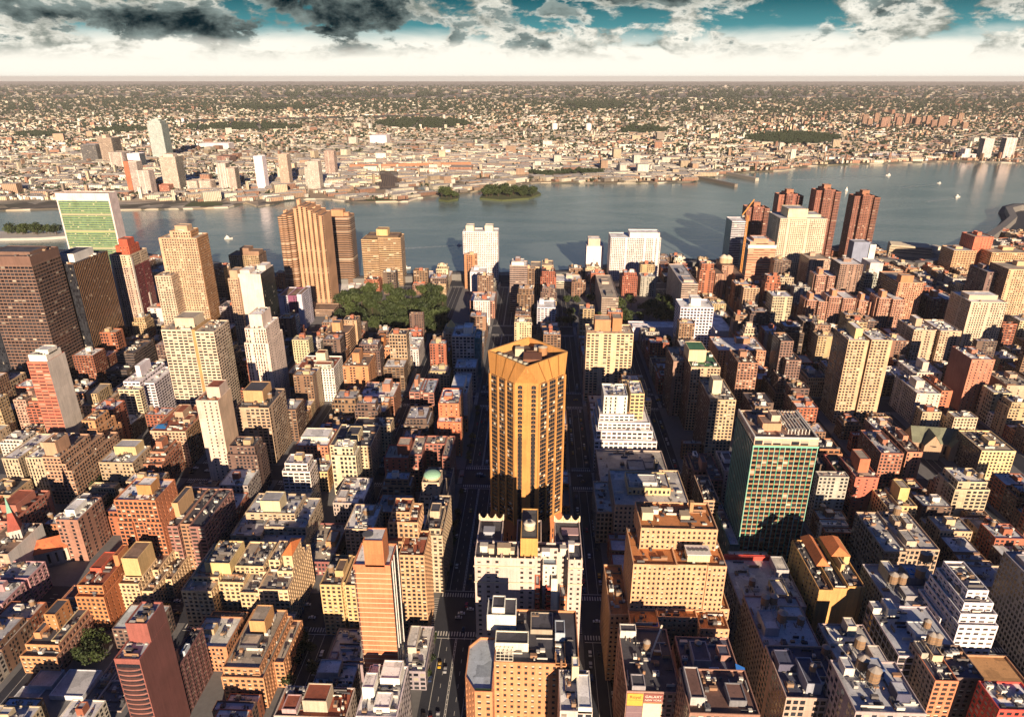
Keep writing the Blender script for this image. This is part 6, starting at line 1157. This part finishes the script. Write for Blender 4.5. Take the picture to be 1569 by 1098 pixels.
for (Ya, Yb, gx, gy, sz) in ((1900, 3100, 13, 21, .8), (3100, 4600, 18, 29, 1.05), (4600, 7000, 31, 43, 1.5), (7000, 11500, 56, 74, 2.4), (11500, 26000, 130, 190, 5.0)):
    for yy in np.arange(Ya, Yb, gy):
        hwid = yy*.80+120
        for xx in np.arange(-hwid*1.05, hwid*.98, gx):
            zone = math.sin(xx*.0011+1.3)+math.sin(yy*.0013+xx*.0004); th = (.38, -.2, .1, .62)[int((zone+2)*.999) % 4]
            x, y = xx+rg.uniform(-.35, .35)*gx, yy+rg.uniform(-.35, .35)*gy
            if y < shoreY(x)+22: continue
            # streets cut through on the tilted grid
            u, v = x*math.cos(th)+y*math.sin(th), -x*math.sin(th)+y*math.cos(th)
            if (u % 190) < 20*sz or (v % 95) < 12*sz: continue
            if min((x-a_)**2+(y-e)**2 for a_, e in CRK) < (60*y/2300)**2: continue
            if not clear_far(x, y): continue
            px_, py_, _ = proj(x, y, 0)
            if px_ < -20 or px_ > 1590: continue
            if on_road(px_, py_) and rg.random() < .93: continue
            if 455 < px_ < 700 and 287 < py_ < 304 and rg.random() < .75: continue
            if 575 < px_ < 620 and 262 < py_ < 290: continue
            wd = in_wood(px_, py_); n_ = .5+.5*math.sin(x*.004+y*.0023)*math.sin(y*.0051-x*.0013)
            if wd or rg.random() < (.20+.36*n_)*(1 if y < 3600 else 1.35 if y < 6500 else 2.4):
                for _ in range(2 if wd else 1):
                    s_ = rg.uniform(6, 12)*sz*(1.15 if wd else 1); X, Y_ = x+rg.uniform(-8, 8)*sz, y+rg.uniform(-9, 9)*sz; k0 = len(tv)
                    for k in range(5 if sz < 1.2 else 3):
                        a_ = rg.uniform(0, 6.28); r_ = rg.uniform(0, .75)*s_; zz = rg.uniform(.35, 1)*s_*1.05; q_ = rg.uniform(.45, .75)*s_
                        cx_, cy_ = X+r_*math.cos(a_), Y_+r_*math.sin(a_); n0 = len(tv)
                        tv.extend([(cx_-q_, cy_, zz), (cx_, cy_-q_, zz-q_*.3), (cx_+q_, cy_, zz), (cx_, cy_+q_, zz+q_*.2), (cx_+q_*.2, cy_, zz+q_*.75), (cx_, cy_, zz-q_*.8)])
                        for t3 in ((0, 1, 4), (1, 2, 4), (2, 3, 4), (3, 0, 4), (1, 0, 5), (2, 1, 5)): tf.append(tuple(n0+i for i in t3))
                if wd: continue
            elif rg.random() < .04: continue
            ind = rg.random() < (.10 if y < 4500 else .06); h = rg.uniform(5.5, 11)*(1+.15*(sz-1)); w = gx*rg.uniform(.26, .46); d = gy*rg.uniform(.16, .34)
            dist_c = min((x-a_)**2+(y-e)**2 for a_, e in CRK)
            if dist_c < 500**2 and rg.random() < .35: ind = True
            if ind: w = rg.uniform(12, 34)*max(1, sz*.8); d = rg.uniform(9, 20)*max(1, sz*.8); h = rg.uniform(7, 14)
            if rg.random() < .035: h *= rg.uniform(1.8, 3.6); w *= .7
            if px_ > 1150 and rg.random() < .45: ci = PAL[rg.integers(3, 6)]
            else: ci = PAL[rg.integers(0, 8)]
            ri = FARROOF[rg.integers(0, 5)] if not ind else FARROOF[rg.integers(0, 2)]
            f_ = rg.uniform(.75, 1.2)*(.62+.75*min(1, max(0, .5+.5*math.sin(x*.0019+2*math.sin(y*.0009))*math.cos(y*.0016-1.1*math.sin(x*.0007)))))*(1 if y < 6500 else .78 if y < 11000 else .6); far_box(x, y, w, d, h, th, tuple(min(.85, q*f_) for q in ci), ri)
me = bpy.data.meshes.new('distant_houses'); me.from_pydata(hv, [], hf)
def farwall():
    m, t = mat('far_facade'); wc = t.n('ShaderNodeAttribute', None, attribute_name='wcol').outputs[0]; pos = t.n('ShaderNodeNewGeometry').outputs['Position']
    px, py, pz_ = t.sep(pos); k = t.m('ADD', .62, t.m('MULTIPLY', t.noise(pos, .06, 4, .7), .75))
    q = t.m('ADD', t.m('MULTIPLY', px, .8), t.m('MULTIPLY', py, .6))
    w_ = t.m('MULTIPLY', t.m('LESS_THAN', t.m('FRACT', t.m('DIVIDE', q, 4.5)), .45), t.m('LESS_THAN', t.m('ABSOLUTE', t.m('SUBTRACT', t.m('FRACT', t.m('DIVIDE', pz_, 3.3)), .55)), .26))
    col = t.mix(w_, t.mix(1.0, wc, t.comb(k, k, k), 'MULTIPLY'), (.04, .04, .045)); out(t, t.n('ShaderNodeBsdfPrincipled', {'Base Color': col, 'Roughness': .85})); return m
me.materials.append(farwall()); me.materials.append(ROOF); me.polygons.foreach_set('material_index', hm)
a_ = me.attributes.new('wcol', 'FLOAT_COLOR', 'FACE'); a_.data.foreach_set('color', [x for c_ in hc for x in c_])
tag(link('distant_houses', me), 'countless low houses spreading to the horizon beyond the river', 'houses', None, 'stuff')
me = bpy.data.meshes.new('distant_trees'); me.from_pydata(tv, [], tf); me.materials.append(leaf('far_foliage', (.010, .020, .008), (.034, .046, .018)))
tag(link('distant_trees', me), 'dark masses of trees between the houses beyond the river', 'trees', None, 'stuff')
print('far', len(hf)//5, len(tf))
# ================================================================ trees
def crown_mesh(seed, n=420, lean=1.0):
    r = random.Random(seed); m_ = MB(); lobes = [(r.uniform(-.55, .55), r.uniform(-.55, .55), r.uniform(.0, .75), r.uniform(.38, .62)) for _ in range(8)]
    for i in range(n):
        lx, ly, lz, lr = r.choice(lobes); u = r.uniform(-1, 1); a = r.uniform(0, 6.28); q_ = math.sqrt(1-u*u); k = lr*r.uniform(.72, 1.05)
        c = Vector((lx+q_*math.cos(a)*k, ly+q_*math.sin(a)*k, lz+u*k*.85)); s_ = r.uniform(.09, .17)
        n1 = Vector((r.gauss(0, 1), r.gauss(0, 1), r.gauss(.6, 1))).normalized(); t1 = n1.orthogonal().normalized(); t2 = n1.cross(t1)
        m_.q([c+t1*s_, c+t2*s_*.8, c-t1*s_, c-t2*s_*.8], m=9)
    return m_.mesh('crown')
CROWN = [crown_mesh(i) for i in range(5)]
def trunk_mesh():
    m_ = MB(); m_.cyl(0, 0, .05, .035, 0, .75, m=10, n=7, cap=False)
    for a in range(5): an = a*1.26; m_.bar((0, 0, .45+.05*a), (.35*math.cos(an), .35*math.sin(an), .95+.06*a), .03, m=10)
    return m_.mesh('trunk')
TRUNK = trunk_mesh()
TREES = []
def tree(x, y, s, label, group, z=0.15):
    r = link('tree', None, loc=(x, y, z), rz=R.uniform(0, 6)); tag(r, label, 'tree', group)
    h = s*R.uniform(.85, 1.2); link('trunk', TRUNK, r, (0, 0, 0), 0, (h, h, h)); link('crown', R.choice(CROWN), r, (0, 0, h*.82), R.uniform(0, 6), (s*R.uniform(.85, 1.1), s*R.uniform(.85, 1.1), s*R.uniform(.8, 1.05))); TREES.append((x, y))
# the park left of centre
PARK = [gnd(*p)[:2] for p in [(520, 478), (560, 462), (640, 460), (684, 455), (686, 500), (640, 515), (560, 500), (522, 500)]]
m_ = MB(); m_.q([(*p, .165) for p in PARK]); struct('park_lawn', m_, GRASS)
def scatter(px0, px1, py0, py1, n, s0, s1, label, group, sep=8):
    k = 0
    for _ in range(n*12):
        x, y, _z = gnd(R.uniform(px0, px1), R.uniform(py0, py1))
        if any((x-a)**2+(y-c_)**2 < sep*sep for a, c_ in TREES): continue
        if any(a-3 < x < c_+3 and e-3 < y < f_+3 for a, c_, e, f_ in FOOT): continue
        tree(x, y, R.uniform(s0, s1), label, group); k += 1
        if k >= n: break
scatter(520, 600, 453, 510, 40, 8, 12, 'big leafy tree in the left half of the park by the bronze towers', 'trees of the park', 9)
scatter(600, 688, 453, 513, 44, 8, 12.5, 'big leafy tree in the right half of the park by the bronze towers', 'trees of the park', 9)
scatter(945, 1045, 468, 500, 22, 7, 11, 'leafy tree in the hospital garden between the two long slabs', 'trees of the hospital garden', 8)
scatter(862, 915, 462, 500, 8, 6, 9, 'dark leafy tree on the plaza left of the long tan slab', 'trees of the plaza', 8)
scatter(1005, 1040, 528, 580, 9, 6, 9, 'leafy courtyard tree below the white grid tower', 'courtyard trees', 7)
scatter(1225, 1262, 520, 600, 12, 6, 9, 'leafy courtyard tree between dark slender tower and twin shafted tower', 'courtyard trees', 7)
scatter(204, 245, 520, 545, 5, 6, 8, 'leafy tree on the plaza beneath the red crowned tower', 'plaza trees', 7)
scatter(150, 176, 745, 800, 4, 6, 8, 'leafy tree in the yard left of the white ruled rust tower', 'yard trees', 6)
scatter(118, 178, 985, 1055, 9, 4.5, 6.5, 'dark leafy tree in the yard left of the dark red tower with balcony bands', 'yard trees', 5)
scatter(232, 262, 1040, 1095, 5, 4.5, 6.5, 'dark leafy tree in the gap below the dark slab with a brown turret', 'yard trees', 5)
scatter(440, 480, 985, 1050, 6, 4.5, 6.5, 'dark leafy tree below the yellow block in two bays', 'yard trees', 5)
for sx, nm in ((-60.2, 'left'), (-33.8, 'right')):
    y = 275.
    while y < 640:
        if not any(abs(y-yc) < ha+9 for yc, ha in AVE) and R.random() < .6: tree(sx, y, R.uniform(2.4, 3.8), 'street tree on the '+nm+' pavement of the wide street left of the golden tower', 'street trees of the wide street')
        y += R.uniform(9, 16)
# the wooded islands and the far point
def isl(px0, px1, py0, py1, n, label, grp):
    for _ in range(n):
        x, y, _z = gnd(R.uniform(px0, px1), R.uniform(py0, py1)); tree(x, y, R.uniform(9, 14), label, grp, 1.4)
isl(742, 818, 294, 303, 46, 'leafy tree on the larger wooded islet off the far bank', 'trees of the larger islet'); isl(677, 699, 298, 305, 10, 'leafy tree on the small round islet left of the larger one', 'trees of the small islet')
isl(10, 88, 358, 362, 22, 'leafy tree on the walled island tip at the left edge', 'trees of the island tip')
# ================================================================ the small houses filling the blocks
GARDEN = [[gnd(*p)[:2] for p in q_] for q_ in ([(512, 452), (690, 452), (690, 514), (512, 514)], [(940, 455), (1046, 455), (1046, 505), (940, 505)], [(858, 455), (918, 455), (918, 505), (858, 505)])]
for q_ in GARDEN: FOOT.append((min(a[0] for a in q_), max(a[0] for a in q_), min(a[1] for a in q_), max(a[1] for a in q_)))
def free(x0, x1, y0, y1):
    return not any(x0 < c_-.5 and x1 > a+.5 and y0 < f_-.5 and y1 > e+.5 for a, c_, e, f_ in FOOT)
CN = {'red brick': (.34, .115, .065), 'brown brick': (.25, .145, .09), 'tan brick': (.48, .34, .2), 'cream': (.56, .45, .3), 'grey stone': (.36, .33, .3), 'dark brown': (.15, .095, .075), 'white': (.66, .6, .52), 'rust': (.42, .2, .1)}
RN = {'grey': (.42, .42, .43), 'silver': (.58, .60, .63), 'black': (.07, .07, .085), 'white': (.76, .74, .70), 'tan': (.46, .39, .31)}
cand = []
for (xa, xb, ya, yb, j) in BLOCKS:
    for side in (0, 1):
        y = ya
        while y < yb-6:
            end = y < ya+20 or y > yb-26
            w = R.choice((6.5, 7, 8, 13, 15, 18, 24)) if not end else R.uniform(18, 28)
            w = min(w, yb-y)
            if w < 5: break
            dp = R.uniform(17, 23) if w < 20 else R.uniform(22, 26)
            x0, x1 = (xa, xa+dp) if side == 0 else (xb-dp, xb)
            q = R.random(); far = y > 560
            h = R.uniform(12, 17) if w < 9 else R.uniform(15, 24) if q < .62 else R.uniform(24, 40) if q < .88 else R.uniform(40, 62 if far else 44)
            if y < 440: h = min(h, R.uniform(15, 22))
            if 440 <= y < 650: h = min(h, R.uniform(17, 27)) if R.random() < .68 or w < 8 else R.uniform(28, 46)
            if 650 <= y < 900: h = min(h, R.uniform(20, 40)) if R.random() < .75 or w < 8 else R.uniform(34, 56)
            if y > 1000 and (x0 > 430 or x0 < -380): h = min(h, R.uniform(9, 15))
            if y > 1085: h = min(h, R.uniform(9, 20))
            y1 = y+w-.25
            if not free(x0, x1, y, y1):
                y += 4; continue
            mid = ((x0+x1)/2, (y+y1)/2); p = proj(*mid, h); p2 = proj(mid[0], y, 0)
            y += w
            if p[0] < -40 or p[0] > 1610 or p[1] > 1120: continue
            cand.append((x0, x1, y-w, y1, h, p, w))
def visible(c):
    """rough share of the roof that no nearer landmark block hides"""
    x0, x1, y0, y1, h = c[:5]; n_ = 0
    for fx_, fy_ in ((.2, .2), (.8, .2), (.5, .5), (.2, .8), (.8, .8)):
        X, Y_, Z_ = x0+(x1-x0)*fx_, y0+(y1-y0)*fy_, h; hit = False
        for (a, c_, e, f_, H_) in HT:
            if e >= Y_: continue
            t0, t1 = e/Y_, min(1, f_/Y_)
            for t in (t0, (t0+t1)/2, t1):
                if t < .999 and a < X*t < c_ and EYE+(Z_-EYE)*t < H_: hit = True; break
            if hit: break
        n_ += not hit
    return n_/5
HT = []
for o in COL.objects:
    if o.parent is None and o.type == 'EMPTY' and o.get('category'):
        for c_ in o.children:
            if c_.name.startswith('wall'):
                bb = [c_.bound_box[i] for i in range(8)]; xs_ = [v[0] for v in bb]; ys_ = [v[1] for v in bb]; zs_ = [v[2] for v in bb]
                HT.append((o.location.x+min(xs_), o.location.x+max(xs_), o.location.y+min(ys_), o.location.y+max(ys_), max(zs_)*.95))
sc_ = []
for c in cand:
    p = c[5]; ar = (c[1]-c[0])*(c[3]-c[2])*abs(EYE-c[4])/p[2]**3*1e6+(c[1]-c[0])*c[4]/p[2]**2*3e5*.6
    sc_.append((ar*visible(c), c))
sc_.sort(key=lambda t: -t[0])
near, rest = sc_[:440], sc_[440:]
FILL = []
def fill_style(w, h): return ST[R.choice(('house', 'house', 'apt', 'half'))] if h < 22 else ST[R.choice(('half', 'apt', 'loft', 'pair', 'wide'))]
def fill_col(): return R.choice(('red brick', 'red brick', 'brown brick', 'brown brick', 'tan brick', 'tan brick', 'cream', 'grey stone', 'dark brown', 'dark brown', 'brown brick', 'white', 'rust'))
def roof_col(): return R.choice(('grey', 'grey', 'silver', 'silver', 'black', 'white', 'tan'))
for s_, (x0, x1, y0, y1, h, p, w) in near:
    cn, rn = fill_col(), roof_col(); cx, cy = (x0+x1)/2, (y0+y1)/2; W_, D_ = (x1-x0)/2, (y1-y0)/2
    nm = 'row_house' if h < 17 and w < 9 else 'apartment_block' if h < 34 else 'apartment_tower'
    B = Bd(nm, None, {'row_house': 'house', 'apartment_block': 'apartment block', 'apartment_tower': 'tower'}[nm], cx, cy, None, {'row_house': 'small houses filling the blocks', 'apartment_block': 'low blocks filling the streets', 'apartment_tower': 'mid height blocks filling the streets'}[nm])
    st = fill_style(w, h); col = jit(CN[cn], .14); feats = []
    if w > 14 and R.random() < .35:
        s0 = R.uniform(.25, .5); B.prism([(-W_, -D_), (W_, -D_), (W_, D_), (-W_, D_)], 0, h*.85, col, st, jit(RN[rn])); B.prism([(-W_+2, -D_+2), (W_-2, -D_+2), (W_-2, D_-1.5), (-W_+2, D_-1.5)], h*.85, h, col, st, jit(RN[rn])); feats.append('set back top floor')
    else: B.prism([(-W_, -D_), (W_, -D_), (W_, D_), (-W_, D_)], 0, h, col, st, jit(RN[rn]), R.choice((.6, 1.0, 1.2)))
    top_x, top_y = W_-2.5, D_-2.5
    if w > 9:
        bx, by = R.uniform(-.3, .3)*W_, R.uniform(-.2, .4)*D_; bw, bd_, bh = R.uniform(1.8, 3.6), R.uniform(1.5, 3.2), R.uniform(2.8, 5)
        bc = R.choice(('white', 'red brick', 'tan brick', None)); add_bulk(B, bx-bw, bx+bw, by-bd_, by+bd_, h, bh, CN[bc] if bc else col, roofcol=jit(RN['grey']))
        if bc and bc != cn: feats.append(bc+' roof house')
        if R.random() < .3 and w > 12: add_tank(B.root, top_x*R.choice((-.7, .7)), top_y*R.choice((-.6, .6)), h, R.uniform(.8, 1.1)); feats.insert(0, 'wooden roof tank')
    for _ in range(min(5, int(w*W_/45)+1)):
        s1 = R.uniform(.5, 1.05); link('roof_unit', UNIT[R.randrange(4)], B.root, (R.uniform(-1, 1)*max(.5, top_x), R.uniform(-1, 1)*max(.4, top_y), h), R.choice((0, 1.57)), (s1, s1, s1))
    for _ in range(7): m_x, m_y = R.uniform(-1, 1)*top_x, R.uniform(-1, 1)*max(.3, top_y); B.r.box(m_x-.35, m_x+.35, m_y-.35, m_y+.35, h, h+R.uniform(.5, 1.6), R.choice(((.5, .48, .45), (.2, .1, .07), (.1, .1, .1))))
    B.done(); FILL.append(dict(B=B, cn=cn, rn=rn, feats=feats, nm=nm, p=proj(cx, cy, h), w=w, h=h))
RB = Bd.__new__(Bd); RB.w = MB(); RB.r = MB(); RB.win = []
for s_, (x0, x1, y0, y1, h, p, w) in rest:
    col = jit(CN[fill_col()], .14); rc = jit(RN[roof_col()])
    RB.prism([(x0, y0), (x1, y0), (x1, y1), (x0, y1)], .1, h, col, fill_style(w, h), rc, .9)
    for _ in range(2): X, Y_ = R.uniform(x0+1.5, x1-3.5), R.uniform(y0+1, y1-3.5); RB.w.box(X, X+R.uniform(1, 3), Y_, Y_+R.uniform(1, 3), h, h+R.uniform(1, 3.4), R.choice(((.6, .58, .54), (.2, .1, .07), (.1, .1, .1), (.4, .3, .2))))
n_ = len(RB.w.v); RB.w.v += RB.r.v; RB.w.f += [tuple(i+n_ for i in f) for f in RB.r.f]; RB.w.uv += RB.r.uv; RB.w.c += RB.r.c; RB.w.p += RB.r.p; RB.w.m += RB.r.m
o = link('background_houses', RB.w.mesh('background_houses')); tag(o, 'mass of smaller houses glimpsed between the towers', 'houses', None, 'stuff')
print('fill', len(near), len(rest))
# yard and street trees
for (xa, xb, ya, yb, j) in BLOCKS:
    for _ in range(7 if j < 3 else 3):
        x = R.uniform((xa+xb)/2-6, (xa+xb)/2+6); y = R.uniform(ya+10, yb-10); p = proj(x, y, 6)
        if not (0 < p[0] < 1569 and p[1] < 1098): continue
        if any(a-2 < x < c_+2 and e-2 < y < f_+2 for a, c_, e, f_ in FOOT) or len(TREES) > 296: continue
        LT = min(LAND, key=lambda q: (q[0]-p[0])**2+(q[1]-p[1])**2)
        tree(x, y, R.uniform(4, 6.5), 'dark yard tree '+('left of ' if p[0] < LT[0] else 'right of ')+LT[2], 'trees of the back yards')
# ================================================================ cars
CARC = {'white': (.7, .7, .68), 'silver': (.42, .43, .45), 'black': (.02, .02, .022), 'dark blue': (.03, .05, .12), 'red': (.35, .03, .03), 'yellow': (.72, .42, .03)}
def car_mesh(c, taxi):
    m_ = MB(); L, W_ = 2.3, .92
    prof = [(-L, .35), (-L, .85), (-L*.62, .95), (-L*.42, 1.45), (L*.28, 1.45), (L*.55, .95), (L*.95, .82), (L, .4)]
    for s_ in (-1, 1):
        P_ = [(s_*W_, y, z) for y, z in prof]; m_.q(P_ if s_ > 0 else P_[::-1], c, m=6)
    for (y0, z0), (y1, z1) in zip(prof, prof[1:]):
        g = abs(z1-z0) > .3 and z1+z0 > 2.2; m_.q([(-W_, y0, z0), (W_, y0, z0), (W_, y1, z1), (-W_, y1, z1)], c, m=3 if g else 6)
    for s_ in (-1, 1): m_.q([(s_*(W_+.01), -L*.5, .98), (s_*(W_+.01), L*.48, .98), (s_*(W_+.01), L*.26, 1.36), (s_*(W_+.01), -L*.40, 1.36)], m=3)
    for y in (-1.4, 1.4):
        for s_ in (-1, 1): m_.box(s_*W_-.1, s_*W_+.1, y-.33, y+.33, 0, .66, (.015, .015, .015))
    if taxi: m_.box(-.35, .35, -.15, .15, 1.45, 1.65, (.8, .78, .6))
    return m_.mesh('car')
CARM = {k: car_mesh(v, k == 'yellow') for k, v in CARC.items()}
def car(x, y, rz, c, where):
    p = proj(x, y, 1)
    if not (-5 < p[0] < 1575 and p[1] < 1100): return
    o = link('taxi' if c == 'yellow' else 'car', CARM[c], None, (x, y, .01), rz); tag(o, ('yellow taxi ' if c == 'yellow' else c+' car ')+where, 'taxi' if c == 'yellow' else 'car', 'cars and taxis on the streets')
def pick(): return R.choice(('white', 'silver', 'black', 'black', 'dark blue', 'silver', 'white', 'yellow', 'red'))
nmA = {343: 'the first avenue crossing', 506: 'the second avenue crossing', 661: 'the third avenue crossing'}
for xs, nm in ((-47, 'the wide street left of the golden tower'), (40, 'the narrow street right of the golden tower'), (119, 'the street left of the green ribbed tower'), (-132, 'the street left of the slim red brick tower')):
    hw = SW.get(xs, 9)
    for lane, step in (((-11.4, 7.5), (11.4, 7.5), (-3.6, 26), (3.6, 24), (-7.4, 40)) if xs == -47 else ((-5.6, 7), (5.6, 7), (0, 34))):
        y = 262+R.uniform(0, 6)
        while y < 700:
            if not any(abs(y-yc) < ha+8 for yc, ha in AVE) or lane in (-3.6, 3.6):
                if R.random() < .6: car(xs+lane+R.uniform(-.2, .2), y, 0 if lane > 0 else math.pi, pick(), ('parked along ' if step < 8 else 'driving along ')+nm)
            y += step*R.uniform(.85, 1.5)
for yc, ha in AVE[1:4]:
    for lane in (-7.5, -3.8, 0, 3.8, 7.5) if ha > 12 else (-4, 0, 4):
        x = -300
        while x < 300:
            if R.random() < .5: car(x, yc+lane, math.pi/2, pick(), 'crossing on '+nmA[yc][:-9]+' beyond the camera' if False else 'on the '+nmA[yc][4:])
            x += R.uniform(12, 40)
# parked on the orange roof deck
# ================================================================ labels of the small houses: what they look like and what they stand by
def lab(fm, used):
    p = fm['p']; ls = sorted(LAND, key=lambda q: (q[0]-p[0])**2+(q[1]-p[1])**2*1.4)
    size = ('narrow ' if fm['w'] < 9 else 'wide ' if fm['w'] > 21 else '')
    kind = {'row_house': 'house', 'apartment_block': 'block', 'apartment_tower': 'tower'}[fm['nm']]
    base = f"{size}{fm['rn']} roofed {fm['cn']} {kind}"
    def rel(q):
        dx, dy = p[0]-q[0], p[1]-q[1]; d = math.hypot(dx, dy); near_ = 'just ' if d < 45 else ''
        return near_+('left of ' if dx < -abs(dy) else 'right of ' if dx > abs(dy) else 'below ' if dy > 0 else 'above ')+q[2]
    opts = [f"{base} {rel(ls[0])}"]
    if fm['feats']: opts.append(f"{base} with {fm['feats'][0]} {rel(ls[0])}")
    opts += [f"{base} {rel(ls[0])}, {rel(ls[1])}", f"{base} {rel(ls[1])}", f"{base} {rel(ls[2])}", f"{base} {rel(ls[3])}", f"{base} between {ls[0][2]} and {ls[1][2]}", f"{base} between {ls[0][2]} and {ls[2][2]}", f"{base} between {ls[1][2]} and {ls[2][2]}"]
    for o_ in opts:
        if o_ not in used and len(re.findall(r"[A-Za-z0-9'-]+", o_)) <= 16: return o_
    return None
used = set()
for fm in FILL:
    l_ = lab(fm, used)
    if not l_: l_ = f"{fm['rn']} roofed {fm['cn']} block number {len(used)}"; print('nolabel', l_)
    used.add(l_); fm['B'].root['label'] = l_
# ================================================================ the air
def haze():
    hm_ = bpy.data.materials.new('haze'); hm_.use_nodes = True; t = NT(hm_.node_tree)
    v = t.n('ShaderNodeVolumePrincipled', {'Color': (.80, .78, .80), 'Density': HAZE, 'Anisotropy': 0.0})
    o_ = t.n('ShaderNodeOutputMaterial'); hm_.node_tree.links.new(v.outputs[0], o_.inputs['Volume'])
    m_ = MB(); m_.box(-61000, 61000, -700, 56000, -5.2, 345, bottom=True); me = m_.mesh('haze'); me.materials.clear(); me.materials.append(hm_)
    o = link('haze', me); o['kind'] = 'stuff'; o['label'] = 'thin warm haze greying the far city'; o['category'] = 'haze'
HAZE = 1.9e-5
haze()
